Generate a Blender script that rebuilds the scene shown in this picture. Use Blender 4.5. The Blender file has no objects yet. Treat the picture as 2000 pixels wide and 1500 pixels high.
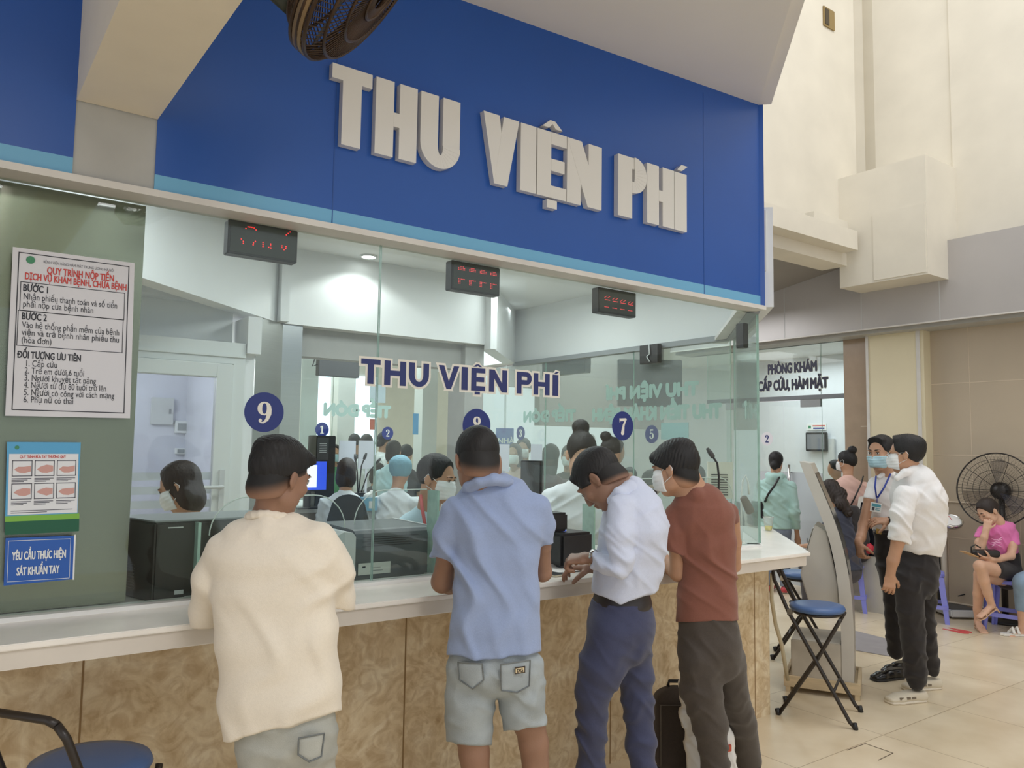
import bpy, bmesh, math, random
import numpy as np
from mathutils import Vector, Matrix
random.seed(7)
SC = bpy.context.scene
COL = SC.collection
# ------------------------------------------------------------------ camera, world, large lights, exposure
F, YAW, PITCH, ROLL, EYE = 1540.0, math.radians(53.733), math.radians(4.569), math.radians(0.842), 1.58
_cy, _sy, _cp, _sp = math.cos(YAW), math.sin(YAW), math.cos(PITCH), math.sin(PITCH)
_f = np.array([_cy*_cp, _sy*_cp, _sp]); _r = np.array([_sy, -_cy, 0.0]); _u = np.cross(_r, _f)
CR = math.cos(ROLL)*_r + math.sin(ROLL)*_u
CU = -math.sin(ROLL)*_r + math.cos(ROLL)*_u
CF = _f
HR = np.array([_sy, -_cy, 0.0])            # horizontal right of the view
HF = np.array([_cy, _sy, 0.0])             # horizontal forward of the view
cam = bpy.data.cameras.new('camera'); camo = bpy.data.objects.new('camera', cam); COL.objects.link(camo)
cam.sensor_width = 36.0; cam.lens = 36.0*F/2000.0; cam.clip_start = 0.05; cam.clip_end = 100
camo.matrix_world = Matrix(((CR[0], CU[0], -CF[0], 0), (CR[1], CU[1], -CF[1], 0), (CR[2], CU[2], -CF[2], EYE), (0, 0, 0, 1)))
SC.camera = camo
world = bpy.data.worlds.new('daylight'); SC.world = world; world.use_nodes = True
bg = world.node_tree.nodes['Background']; bg.inputs[0].default_value = (0.95, 0.975, 1.0, 1); bg.inputs[1].default_value = 0.78
def area(name, loc, size, power, color=(1, 1, 1), rot=(0, 0, 0), sizey=None, spread=None):
    l = bpy.data.lights.new(name, 'AREA'); l.energy = power; l.color = color; l.size = size
    l.shape = 'RECTANGLE' if sizey else 'DISK'
    if sizey: l.size_y = sizey
    if spread: l.spread = spread
    o = bpy.data.objects.new(name, l); COL.objects.link(o); o.location = loc; o.rotation_euler = rot
    return o
area('skylight', (5.6, 0.8, 8.5), 5.0, 175, (1.0, 0.98, 0.95), sizey=5.0)
area('hall_ceiling_light', (0.42, -0.45, 3.40), 1.7, 74, (0.98, 0.99, 1.0), sizey=1.2)
for lx, ly in ((2.4, 3.7), (2.5, 4.25), (3.55, 3.9), (3.8, 5.0), (0.9, 3.6)):
    area('office_ceiling_light', (lx, ly, 2.88), 0.45, 8, (0.95, 0.98, 1.0))
area('reception_ceiling_light', (3.6, 6.4, 2.88), 1.6, 30, (0.93, 0.97, 1.0), sizey=1.0)
area('reception_hall_light', (3.6, 10.2, 3.4), 3.5, 95, (0.95, 0.97, 1.0), sizey=3.0)
area('side_corridor_light', (6.6, 6.6, 3.2), 1.6, 45, (0.97, 0.98, 1.0), sizey=2.0)
area('clinic_ceiling_light', (9.6, 6.3, 2.9), 1.4, 34, (0.93, 0.97, 1.0), sizey=2.2)
SC.view_settings.view_transform = 'Standard'; SC.view_settings.look = 'None'
SC.view_settings.exposure = 0.14; SC.view_settings.gamma = 1.0; SC.view_settings.use_curve_mapping = False
SC.cycles.transparent_max_bounces = 40; SC.cycles.max_bounces = 8; SC.cycles.caustics_reflective = False
SC.cycles.caustics_refractive = False; SC.cycles.use_denoising = True; SC.cycles.sample_clamp_indirect = 4.0

# ------------------------------------------------------------------ unprojection helpers (pixels of the 2000 x 1500 photograph)
def ray(px, py): return CF + (px-1000.0)/F*CR - (py-750.0)/F*CU
E0 = np.array([0, 0, EYE])
def W(px, py, d): return E0 + d*ray(px, py)
def onz(px, py, z): d = ray(px, py); return E0 + (z-EYE)/d[2]*d
def ony(px, py, y): d = ray(px, py); return E0 + y/d[1]*d
def onx(px, py, x): d = ray(px, py); return E0 + x/d[0]*d
def onpl(px, py, a, n): d = ray(px, py); n = np.array(n, float); return E0 + ((np.array(a, float)-E0)@n)/(d@n)*d
def nrm(v): v = np.array(v, float); return v/np.linalg.norm(v)

# ------------------------------------------------------------------ materials
def lin(c):
    def g(v): v /= 255.0; return v/12.92 if v <= 0.04045 else ((v+0.055)/1.055)**2.4
    return (g(c[0]), g(c[1]), g(c[2]), 1.0)
MATS = {}
def mat(name, c, rough=0.5, metal=0.0, noise=0.0, nscale=8.0, bump=0.0, bscale=60.0, spec=0.5, emit=None, coat=0.0, stretch=(1, 1, 1), sheen=0.0, sub=0.0):
    if name in MATS: return MATS[name]
    m = bpy.data.materials.new(name); m.use_nodes = True; nt = m.node_tree; b = nt.nodes['Principled BSDF']
    col = lin(c)
    b.inputs['Base Color'].default_value = col; b.inputs['Roughness'].default_value = rough; b.inputs['Metallic'].default_value = metal
    b.inputs['Specular IOR Level'].default_value = spec; b.inputs['Coat Weight'].default_value = coat
    if sheen: b.inputs['Sheen Weight'].default_value = sheen
    if sub: b.inputs['Subsurface Weight'].default_value = sub; b.inputs['Subsurface Radius'].default_value = (0.012, 0.005, 0.003); b.inputs['Subsurface Scale'].default_value = 1.0
    if emit: b.inputs['Emission Color'].default_value = lin(c); b.inputs['Emission Strength'].default_value = emit
    if noise or bump:
        tc = nt.nodes.new('ShaderNodeTexCoord'); mp = nt.nodes.new('ShaderNodeMapping'); mp.inputs['Scale'].default_value = stretch
        nt.links.new(tc.outputs['Object'], mp.inputs[0])
    if noise:
        n = nt.nodes.new('ShaderNodeTexNoise'); n.inputs['Scale'].default_value = nscale; n.inputs['Detail'].default_value = 5; nt.links.new(mp.outputs[0], n.inputs[0])
        r = nt.nodes.new('ShaderNodeValToRGB'); r.color_ramp.elements[0].position = 0.3; r.color_ramp.elements[1].position = 0.7
        lo = tuple(max(0, v*(1-noise)) for v in col[:3]); hi = tuple(min(1, v*(1+noise)) for v in col[:3])
        r.color_ramp.elements[0].color = lo+(1,); r.color_ramp.elements[1].color = hi+(1,)
        nt.links.new(n.outputs[0], r.inputs[0]); nt.links.new(r.outputs[0], b.inputs['Base Color'])
    if bump:
        n = nt.nodes.new('ShaderNodeTexNoise'); n.inputs['Scale'].default_value = bscale; n.inputs['Detail'].default_value = 4; nt.links.new(mp.outputs[0], n.inputs[0])
        bp = nt.nodes.new('ShaderNodeBump'); bp.inputs['Strength'].default_value = bump; bp.inputs['Distance'].default_value = 0.004
        nt.links.new(n.outputs[0], bp.inputs['Height']); nt.links.new(bp.outputs[0], b.inputs['Normal'])
    MATS[name] = m; return m
def glassmat(name, tint=(0.93, 0.975, 0.955), ior=1.45, rough=0.02, haze=0.0, hazecol=(0.85, 0.9, 0.9)):
    if name in MATS: return MATS[name]
    m = bpy.data.materials.new(name); m.use_nodes = True; nt = m.node_tree; nt.nodes.clear()
    out = nt.nodes.new('ShaderNodeOutputMaterial'); tr = nt.nodes.new('ShaderNodeBsdfTransparent'); gl = nt.nodes.new('ShaderNodeBsdfGlossy')
    fr = nt.nodes.new('ShaderNodeFresnel'); mx = nt.nodes.new('ShaderNodeMixShader')
    tr.inputs[0].default_value = tint+(1,); gl.inputs['Roughness'].default_value = rough; fr.inputs[0].default_value = ior
    ge = nt.nodes.new('ShaderNodeNewGeometry'); ma = nt.nodes.new('ShaderNodeMath'); ma.operation = 'MULTIPLY_ADD'
    nt.links.new(ge.outputs['Backfacing'], ma.inputs[0]); ma.inputs[1].default_value = 1/ior-ior; ma.inputs[2].default_value = ior; nt.links.new(ma.outputs[0], fr.inputs[0])
    nt.links.new(fr.outputs[0], mx.inputs[0]); nt.links.new(gl.outputs[0], mx.inputs[2])
    if haze:
        df = nt.nodes.new('ShaderNodeBsdfDiffuse'); df.inputs[0].default_value = hazecol+(1,); m2 = nt.nodes.new('ShaderNodeMixShader'); m2.inputs[0].default_value = haze
        nt.links.new(tr.outputs[0], m2.inputs[1]); nt.links.new(df.outputs[0], m2.inputs[2]); nt.links.new(m2.outputs[0], mx.inputs[1])
    else: nt.links.new(tr.outputs[0], mx.inputs[1])
    nt.links.new(mx.outputs[0], out.inputs[0]); MATS[name] = m; return m

def ramp(nt, src, stops):
    r = nt.nodes.new('ShaderNodeValToRGB'); el = r.color_ramp.elements
    while len(el) < len(stops): el.new(0.5)
    for e, (p, c) in zip(el, stops): e.position = p; e.color = lin(c)
    nt.links.new(src, r.inputs[0]); return r
def marble_mat():
    m = bpy.data.materials.new('brown_marble_cladding'); m.use_nodes = True; nt = m.node_tree; b = nt.nodes['Principled BSDF']
    tc = nt.nodes.new('ShaderNodeTexCoord')
    n1 = nt.nodes.new('ShaderNodeTexNoise'); n1.inputs['Scale'].default_value = 3.2; n1.inputs['Detail'].default_value = 9; n1.inputs['Distortion'].default_value = 1.6; n1.inputs['Roughness'].default_value = 0.66
    nt.links.new(tc.outputs['Object'], n1.inputs[0])
    r = ramp(nt, n1.outputs[0], [(0.26, (170, 142, 106)), (0.40, (212, 190, 154)), (0.55, (226, 208, 176)), (0.72, (242, 232, 208))])
    n2 = nt.nodes.new('ShaderNodeTexNoise'); n2.inputs['Scale'].default_value = 11; n2.inputs['Detail'].default_value = 6; n2.inputs['Distortion'].default_value = 2.5
    nt.links.new(tc.outputs['Object'], n2.inputs[0])
    r2 = ramp(nt, n2.outputs[0], [(0.35, (205, 182, 152)), (0.6, (255, 252, 246))])
    mx = nt.nodes.new('ShaderNodeMix'); mx.data_type = 'RGBA'; mx.blend_type = 'MULTIPLY'; mx.inputs[0].default_value = 0.55
    nt.links.new(r.outputs[0], mx.inputs[6]); nt.links.new(r2.outputs[0], mx.inputs[7])
    nt.links.new(mx.outputs[2], b.inputs['Base Color']); b.inputs['Roughness'].default_value = 0.32
    return m
def floor_mat():
    m = bpy.data.materials.new('cream_floor_tiles'); m.use_nodes = True; nt = m.node_tree; b = nt.nodes['Principled BSDF']
    tc = nt.nodes.new('ShaderNodeTexCoord'); mp = nt.nodes.new('ShaderNodeMapping')
    mp.inputs['Location'].default_value = (-4.40+8.15*2, -2.43+8.15*2, 0)
    nt.links.new(tc.outputs['Object'], mp.inputs[0])
    br = nt.nodes.new('ShaderNodeTexBrick'); br.offset = 0; br.squash = 1; br.inputs['Scale'].default_value = 1
    br.inputs['Brick Width'].default_value = 0.815; br.inputs['Row Height'].default_value = 0.815; br.inputs['Mortar Size'].default_value = 0.0022
    br.inputs['Color1'].default_value = lin((236, 222, 196)); br.inputs['Color2'].default_value = lin((230, 216, 189)); br.inputs['Mortar'].default_value = lin((168, 146, 112))
    br.inputs['Mortar Smooth'].default_value = 0.1
    nt.links.new(mp.outputs[0], br.inputs[0])
    n = nt.nodes.new('ShaderNodeTexNoise'); n.inputs['Scale'].default_value = 3; n.inputs['Detail'].default_value = 6; nt.links.new(tc.outputs['Object'], n.inputs[0])
    r = ramp(nt, n.outputs[0], [(0.3, (228, 222, 212)), (0.7, (255, 255, 255))])
    mx = nt.nodes.new('ShaderNodeMix'); mx.data_type = 'RGBA'; mx.blend_type = 'MULTIPLY'; mx.inputs[0].default_value = 0.8
    nt.links.new(br.outputs[0], mx.inputs[6]); nt.links.new(r.outputs[0], mx.inputs[7]); nt.links.new(mx.outputs[2], b.inputs['Base Color'])
    b.inputs['Roughness'].default_value = 0.3; return m
def steel_mat(name, c, rough):
    m = bpy.data.materials.new(name); m.use_nodes = True; nt = m.node_tree; b = nt.nodes['Principled BSDF']
    tc = nt.nodes.new('ShaderNodeTexCoord'); mp = nt.nodes.new('ShaderNodeMapping'); mp.inputs['Scale'].default_value = (0.6, 0.6, 90)
    nt.links.new(tc.outputs['Object'], mp.inputs[0]); n = nt.nodes.new('ShaderNodeTexNoise'); n.inputs['Scale'].default_value = 4; n.inputs['Detail'].default_value = 3
    nt.links.new(mp.outputs[0], n.inputs[0])
    col = lin(c); r = nt.nodes.new('ShaderNodeValToRGB'); r.color_ramp.elements[0].color = tuple(v*0.82 for v in col[:3])+(1,); r.color_ramp.elements[1].color = col
    nt.links.new(n.outputs[0], r.inputs[0]); nt.links.new(r.outputs[0], b.inputs['Base Color'])
    b.inputs['Metallic'].default_value = 0.85; b.inputs['Roughness'].default_value = rough
    bp = nt.nodes.new('ShaderNodeBump'); bp.inputs['Strength'].default_value = 0.06; bp.inputs['Distance'].default_value = 0.002; nt.links.new(n.outputs[0], bp.inputs['Height']); nt.links.new(bp.outputs[0], b.inputs['Normal'])
    MATS[name] = m; return m

M_white = mat('white_paint', (232, 234, 234), 0.5, noise=0.03, nscale=2)
M_offwhite = mat('offwhite_trim', (216, 213, 208), 0.45, noise=0.06, nscale=6)
M_cream = mat('cream_plaster', (228, 222, 208), 0.8, noise=0.05, nscale=2.2, bump=0.15, bscale=25)
M_creamcol = mat('cream_column_paint', (226, 216, 186), 0.7, noise=0.03, nscale=2)
M_beam = mat('cream_beam_paint', (232, 221, 202), 0.7, noise=0.02)
M_greypanel = mat('grey_aluminium_panel', (186, 182, 180), 0.42, metal=0.25, noise=0.05, nscale=1.4)
M_greypaint = mat('grey_paint', (180, 180, 177), 0.6, noise=0.04)
M_soffit = mat('soffit_paint', (230, 226, 222), 0.6, noise=0.03, nscale=1.2)
M_ceilgrey = mat('grey_ceiling', (150, 146, 142), 0.7)
M_blue = mat('blue_fascia', (32, 84, 168), 0.34, noise=0.04, nscale=1.5)
M_lblue = mat('light_blue_stripe', (112, 176, 214), 0.4)
M_marble = marble_mat(); M_floor = floor_mat()
M_slab = mat('white_stone_counter', (238, 233, 226), 0.22, noise=0.07, nscale=5)
M_apron = mat('counter_apron_stone', (212, 204, 194), 0.3, noise=0.06, nscale=5)
M_steel = steel_mat('brushed_steel', (134, 134, 118), 0.25)
M_steel2 = steel_mat('brushed_steel_column', (190, 192, 188), 0.28)
M_glass = glassmat('clear_glass')
M_glass2 = glassmat('side_glass', (0.90, 0.955, 0.94), haze=0.10)
M_frost = glassmat('frosted_glass', (0.86, 0.9, 0.93), haze=0.72, hazecol=(0.72, 0.76, 0.80))
M_acrylic = glassmat('acrylic', (0.955, 0.97, 0.97), ior=1.3)
M_glassedge = mat('green_glass_edge', (176, 206, 196), 0.15, noise=0.1, nscale=30)
M_black = mat('black_plastic', (38, 38, 40), 0.4, noise=0.08)
M_dark = mat('dark_grey_plastic', (70, 72, 74), 0.4)
M_blackmetal = mat('black_metal_tube', (52, 46, 42), 0.35, metal=0.2)
M_grey = mat('grey_plastic', (150, 154, 156), 0.4)
M_lgrey = mat('light_grey_plastic', (206, 208, 208), 0.4)
M_tile = mat('beige_wall_tile', (190, 176, 156), 0.3, noise=0.05, nscale=1.5)
M_browntile = mat('brown_pilaster_tile', (166, 146, 126), 0.22, noise=0.05)
M_grout = mat('pale_grout', (222, 208, 188), 0.8)
M_brownbase = mat('brown_marble_baseboard', (176, 150, 122), 0.3, noise=0.25, nscale=9)
M_red = mat('red_led', (255, 40, 40), 0.5, emit=2.2)
M_navy = mat('navy_vinyl', (44, 54, 112), 0.4)
M_discblue = mat('blue_vinyl_disc', (36, 52, 122), 0.4)
M_vinylwhite = mat('cream_vinyl', (238, 234, 222), 0.45)
M_vinylback = mat('pale_green_vinyl_back', (166, 192, 184), 0.5)
M_paper = mat('white_paper', (240, 240, 238), 0.7)
M_ink = mat('black_ink', (40, 42, 52), 0.6)
M_redink = mat('red_ink', (200, 66, 60), 0.6)
M_silver = mat('silver_powder_coat', (196, 192, 184), 0.38, metal=0.25, noise=0.03)
M_wood = mat('worn_pine', (206, 186, 152), 0.7, noise=0.18, nscale=5, stretch=(1, 1, 6))
M_chrome = mat('chrome', (210, 210, 208), 0.15, metal=1.0)
M_lav = mat('lavender_plastic', (136, 140, 222), 0.4)
M_seatblue = mat('blue_vinyl_seat', (78, 108, 158), 0.35)
M_navyseat = mat('navy_vinyl_seat', (36, 60, 122), 0.35)
M_lamp = mat('lit_diffuser', (255, 255, 255), 0.5, emit=9)

# ------------------------------------------------------------------ mesh builder and scene graph helpers
def wl(p):
    l = np.zeros(3)
    while p is not None: l = l+np.array(p.location); p = p.parent
    return l
class MB:
    def __init__(s): s.v = []; s.f = []; s.m = []
    def add(s, vs, fs, mi=0):
        o = len(s.v); s.v += [tuple(float(c) for c in v) for v in vs]; s.f += [tuple(i+o for i in f) for f in fs]; s.m += [mi]*len(fs); return s
    def box(s, a, b, mi=0):
        (x0, y0, z0), (x1, y1, z1) = a, b
        return s.add([(x0,y0,z0),(x1,y0,z0),(x1,y1,z0),(x0,y1,z0),(x0,y0,z1),(x1,y0,z1),(x1,y1,z1),(x0,y1,z1)], [(0,3,2,1),(4,5,6,7),(0,1,5,4),(1,2,6,5),(2,3,7,6),(3,0,4,7)], mi)
    def obox(s, o, e1, e2, e3, mi=0):
        o, e1, e2, e3 = (np.array(t, float) for t in (o, e1, e2, e3))
        vs = [o, o+e1, o+e1+e2, o+e2, o+e3, o+e1+e3, o+e1+e2+e3, o+e2+e3]
        return s.add(vs, [(0,3,2,1),(4,5,6,7),(0,1,5,4),(1,2,6,5),(2,3,7,6),(3,0,4,7)], mi)
    def prism(s, poly, off, mi=0, side=None):
        n = len(poly); off = np.array(off, float); p = [np.array(q, float) for q in poly]
        s.add(p+[q+off for q in p], [tuple(range(n))[::-1], tuple(range(n, 2*n))], mi)
        o = len(s.v)-2*n
        for i in range(n):
            j = (i+1) % n; s.f.append((o+i, o+j, o+n+j, o+n+i)); s.m.append(mi if side is None else side)
        return s
    def tube(s, pts, r, n=10, mi=0, closed=False):
        pts = [np.array(p, float) for p in pts]; k = len(pts); vs = []; fs = []
        rr = r if isinstance(r, (list, tuple)) else [r]*k
        up = None
        for i in range(k):
            a = pts[(i-1) % k] if (i > 0 or closed) else pts[i]; b = pts[(i+1) % k] if (i < k-1 or closed) else pts[i]
            t = nrm(b-a)
            if up is None:
                up = np.cross(t, [0.123, 0.345, 0.93]); up = nrm(up)
            else:
                up = up-(up@t)*t; up = nrm(up)
            w = np.cross(t, up)
            for j in range(n):
                an = 2*math.pi*j/n; vs.append(pts[i]+rr[i]*(math.cos(an)*up+math.sin(an)*w))
        for i in range(k if closed else k-1):
            i2 = (i+1) % k
            for j in range(n):
                j2 = (j+1) % n; fs.append((i*n+j, i*n+j2, i2*n+j2, i2*n+j))
        if not closed: fs += [tuple(range(n))[::-1], tuple(range((k-1)*n, k*n))]
        return s.add(vs, fs, mi)
    def lathe(s, prof, c, axis=(0, 0, 1), n=32, mi=0, sx=1.0, xdir=None, capped=True):
        c = np.array(c, float); a = nrm(axis); x = nrm(np.cross(a, [0.31, 0.17, 0.93] if abs(a[2]) < 0.9 else [0, 1, 0]))
        if xdir is not None: x = np.array(xdir, float); x = nrm(x-(x@a)*a)
        y = np.cross(a, x); vs = []; fs = []; k = len(prof)
        for (r, h) in prof:
            for j in range(n):
                an = 2*math.pi*j/n; vs.append(c+a*h+r*(sx*math.cos(an)*x+math.sin(an)*y))
        for i in range(k-1):
            for j in range(n): j2 = (j+1) % n; fs.append((i*n+j, i*n+j2, (i+1)*n+j2, (i+1)*n+j))
        if capped: fs += [tuple(range(n))[::-1], tuple(range((k-1)*n, k*n))]
        return s.add(vs, fs, mi)
    def build(s, name, mats, parent=None, smooth=False, bevel=0.0, seg=2, loc=None):
        me = bpy.data.meshes.new(name); off = np.array(loc if loc is not None else (0, 0, 0), float)
        me.from_pydata([tuple(np.array(v)-off) for v in s.v], [], s.f)
        for m in (mats if isinstance(mats, (list, tuple)) else [mats]): me.materials.append(m)
        for i, p in enumerate(me.polygons): p.material_index = s.m[i]; p.use_smooth = bool(smooth)
        bm = bmesh.new(); bm.from_mesh(me); bmesh.ops.remove_doubles(bm, verts=bm.verts, dist=1e-5); bmesh.ops.recalc_face_normals(bm, faces=bm.faces); 
        if bevel:
            es = [e for e in bm.edges if len(e.link_faces) == 2 and e.calc_face_angle(0) > 0.5]
            bmesh.ops.bevel(bm, geom=es, offset=bevel, segments=seg, affect='EDGES', clamp_overlap=True)
        bm.to_mesh(me); bm.free()
        if smooth == 'auto':
            for p in me.polygons: p.use_smooth = True
            me.set_sharp_from_angle(angle=math.radians(38))
        o = bpy.data.objects.new(name, me); COL.objects.link(o)
        if parent is not None:
            o.parent = parent
            if loc is None: o.location = tuple(-wl(parent))
        elif loc is not None: o.location = tuple(off)
        return o
def tag(o, label, cat, group=None, kind=None):
    o['label'] = label; o['category'] = cat
    if group: o['group'] = group
    if kind: o['kind'] = kind
    return o
def thing(name, label, cat, loc, group=None):
    o = bpy.data.objects.new(name, None); COL.objects.link(o); o.location = tuple(float(c) for c in loc); o.empty_display_size = 0.1
    return tag(o, label, cat, group)
def struct(name, mb, m, **k):
    o = mb.build(name, m, **k); o['kind'] = 'structure'; return o
def copy_tree(root, delta, label, rotz=0.0):
    r = root.copy(); COL.objects.link(r); r['label'] = label
    r.location = tuple(np.array(root.location)+np.array(delta)); r.rotation_euler = (0, 0, rotz)
    for ch in list(root.children):
        c = ch.copy(); COL.objects.link(c); c.parent = r
        for g in list(ch.children):
            d = g.copy(); COL.objects.link(d); d.parent = c
    return r
HORN = dict(zip('ơớờởỡợƠỚỜỞỠỢ', 'oóòỏõọOÓÒỎÕỌ'))
# text set in the built-in font, returned as a mesh builder in the plane (o, ex, ez)
def text_mesh(txt, size, bold=0.0, sx=1.0, align='LEFT', spacing=1.0):
    cu = bpy.data.curves.new('t', 'FONT'); cu.body = txt; cu.size = size; cu.offset = bold; cu.align_x = align; cu.space_character = spacing
    cu.resolution_u = 3
    fix = []
    for i, ch in enumerate(txt):
        if ch in HORN: fix.append((i, HORN[ch], 'h'))
        elif ch == 'Đ': fix.append((i, 'D', 'd'))
    if fix:
        t2 = list(txt)
        for i, b_, k in fix: t2[i] = b_
        txt = cu.body = ''.join(t2)
    o = bpy.data.objects.new('t', cu); COL.objects.link(o)
    dg = bpy.context.evaluated_depsgraph_get(); me = bpy.data.meshes.new_from_object(o.evaluated_get(dg))
    vs = [(v.co.x*sx, v.co.y) for v in me.vertices]; fs = [tuple(p.vertices) for p in me.polygons]
    bpy.data.objects.remove(o); bpy.data.curves.remove(cu); bpy.data.meshes.remove(me)
    for i, b_, k in fix:
        pv, _ = text_mesh(txt[:i+1], size, bold, sx); x1 = max(v[0] for v in pv); cv, _ = text_mesh(b_, size, bold, sx); x0 = x1-max(v[0] for v in cv)+min(v[0] for v in cv); s_ = size*sx
        if k == 'h': hgt = .70 if b_.isupper() else .50; yy = hgt*size; P = [(x1-.10*s_, yy-.10*size), (x1-.02*s_, yy-.12*size), (x1+.07*s_, yy+.02*size), (x1+.05*s_, yy+.09*size), (x1-.02*s_, yy+.09*size)]
        else: P = [(x0-.07*s_, .31*size), (x0+.28*s_, .31*size), (x0+.28*s_, .41*size), (x0-.07*s_, .41*size)]
        n0 = len(vs); vs += P; fs.append(tuple(range(n0, n0+len(P))))
    return vs, fs
def put_text(mb, txt, o, ex, ez, size, bold=0.0, sx=1.0, align='LEFT', mi=0, width=None, spacing=1.0):
    vs, fs = text_mesh(txt, size, 0.0, sx, align, spacing)
    if not vs: return mb
    if width:
        w = max(v[0] for v in vs)-min(v[0] for v in vs); k = width/w; vs = [(v[0]*k, v[1]) for v in vs]
    o, ex, ez = (np.array(t, float) for t in (o, ex, ez))
    nv = nrm(np.cross(ex, ez))*2e-5
    for i, (a, b) in enumerate([(0, 0)]+([(bold, 0), (-bold, 0), (0, bold), (0, -bold), (bold*.7, bold*.7), (-bold*.7, -bold*.7), (bold*.7, -bold*.7), (-bold*.7, bold*.7)] if bold else [])): mb.add([o+ex*(x+a)+ez*(y+b)+nv*i for x, y in vs], fs, mi)
    return mb
# ------------------------------------------------------------------ the setting
GY = 2.83                                   # plane of the front office glass
q = MB(); q.add([(-4, -5, 0), (14, -5, 0), (14, 17, 0), (-4, 17, 0)], [(0, 1, 2, 3)]); struct('floor', q, M_floor)
# lower far wall (x = 8.3): tiles, cream pilaster, brown pilaster
q = MB(); q.box((8.3, -5, 0.10), (8.5, 3.985, 3.2))
for z in (2.288, 1.563): q.box((8.297, -5, z-.003), (8.301, 3.985, z+.003), 1)
for y in (3.61, 2.30): q.box((8.297, y-.002, 1.10), (8.301, y+.002, 3.2), 1)
for y in (3.86, 3.2): q.box((8.297, y-.002, 0.1), (8.301, y+.002, 1.10), 1)
q.box((8.285, -5, 1.092), (8.30, 3.985, 1.104), 1); q.box((8.297, -5, .74), (8.301, 3.985, .744), 1)
struct('wall_right', q, [M_tile, M_grout])
q = MB(); q.box((8.27, -5, 0), (8.30, 3.985, 0.10)); q.box((8.265, -5, .10), (8.30, 3.985, .108), 1); struct('baseboard_right', q, [M_brownbase, M_grout])
q = MB(); q.box((8.16, 3.985, 0), (8.6, 4.60, 3.0)); q.box((8.15, 4.575, 0), (8.165, 4.605, 2.95), 1); q.box((8.15, 4.02, 0), (8.165, 4.06, 2.95), 1); struct('wall_right_pilaster', q, [M_creamcol, M_offwhite])
q = MB(); q.box((8.26, 4.60, 0), (8.5, 4.93, 3.0)); q.box((8.257, 4.60, 1.86), (8.262, 4.74, 1.868), 1); struct('wall_right_brown_pilaster', q, [M_browntile, M_grout])
# grey metal fascia over the far wall, with joints
q = MB(); q.box((7.9, -5, 2.876), (8.32, 7.2, 3.66))
for y in (5.44, 4.50, 3.69): q.box((7.897, y-.003, 2.876), (7.902, y+.003, 3.66), 1)
q.box((7.893, -5, 2.868), (7.91, 7.2, 2.882), 2); q.box((8.0, -5, 2.84), (8.32, 7.2, 2.876), 3)
struct('trim_1', q, [M_greypanel, M_lgrey, M_offwhite, M_greypaint])
# pier, upper walls
q = MB(); q.box((7.5, 3.6, 3.27), (8.3, 4.5, 4.43)); q.box((7.49, 3.612, 3.29), (7.505, 4.13, 3.96)); struct('wall_pier', q, M_cream)
q = MB(); q.box((8.1, -5, 3.66), (8.4, 3.62, 9)); struct('wall_upper_right', q, M_cream)
q = MB()
foot = [(4.2, 4.5), (7.86, 4.5), (8.09, 4.72), (8.17, 4.57), (8.11, 4.42), (8.12, 3.58), (8.6, 3.58), (8.6, 5.3), (4.2, 5.3)]
q.prism([(x, y, 3.93) for x, y in foot], (0, 0, 5)); 
struct('wall_upper_left', q, M_cream)
q = MB(); q.box((7.27, 4.485, 6.03), (7.47, 4.499, 6.24)); q.box((7.29, 4.478, 6.05), (7.36, 4.49, 6.22), 1); struct('window_1', q, [mat('vent_opening', (150, 128, 84), 0.8), mat('vent_depth', (84, 74, 58), .9)])
q = MB(); q.box((4.2, 4.25, 3.61), (7.42, 4.62, 3.805)); q.box((4.2, 4.42, 3.49), (7.5, 4.7, 3.62)); q.box((6.9, 4.40, 3.86), (7.53, 4.52, 3.95)); struct('trim_2', q, M_cream)
q = MB(); q.add([(4.2, 4.6, 3.55), (7.92, 4.6, 3.60), (7.92, 5.775, 3.415), (7.92, 7.4, 3.2), (4.2, 7.4, 3.2)], [(0, 1, 2, 3, 4)]); struct('ceiling_corridor', q, M_ceilgrey)

# soffit over the public side, beam, fascia boards
def sz(x): return 3.484+(x-1.72)*.0502
pts = [(-3.5, 2.75), (3.77, 2.75), (2.969, 2.003), (-0.9, -1.7), (-3.5, -1.7)]
q = MB(); q.prism([(x, y, sz(x)) for x, y in pts], (0, 0, .12)); q.obox((3.77, 2.75, sz(3.77)), (-.80, -.747, 0), (.05, -.05, 0), (0, 0, .5)); struct('ceiling', q, M_soffit)
q = MB(); q.prism([(.306, 2.75, 2.646), (.544, 2.75, 2.646), (.544, 2.75, 3.6), (.306, 2.75, 3.6)], (0, -4.6, 0)); struct('trim_3', q, M_beam)
LX, RX = .544, 3.752
def fascia(x0, x1, nm):
    q = MB(); zb, zt = 2.404, sz(x1)+.03
    q.prism([(x0, 2.75, 2.460), (x1, 2.75, 2.460), (x1, 2.75, sz(x1)+.02), (x0, 2.75, sz(x0)+.02)], (0, .07, 0), 0)
    q.box((x0, 2.75, zb), (x1, 2.82, 2.460), 1)
    return struct(nm, q, [M_blue, M_lblue])
fascia(LX, RX+.015, 'wall_fascia'); fascia(-3, .306, 'wall_fascia_left')
q = MB(); q.box((1.165, 2.7488, 2.41), (1.169, 2.7505, 3.44)); q.box((3.28, 2.7488, 2.41), (3.283, 2.7505, 3.52)); struct('trim_4', q, mat('blue_joint', (30, 76, 150), .4))
q = MB(); q.box((.306, 2.755, 2.404), (.544, 2.82, 2.66)); struct('trim_5', q, M_greypaint)
q = MB(); q.obox((3.766, 2.752, 2.404), (1.0, 1.0, 0), (.02, -.02, 0), (0, 0, 1.2)); struct('wall_fascia_chamfer', q, M_blue)
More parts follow.
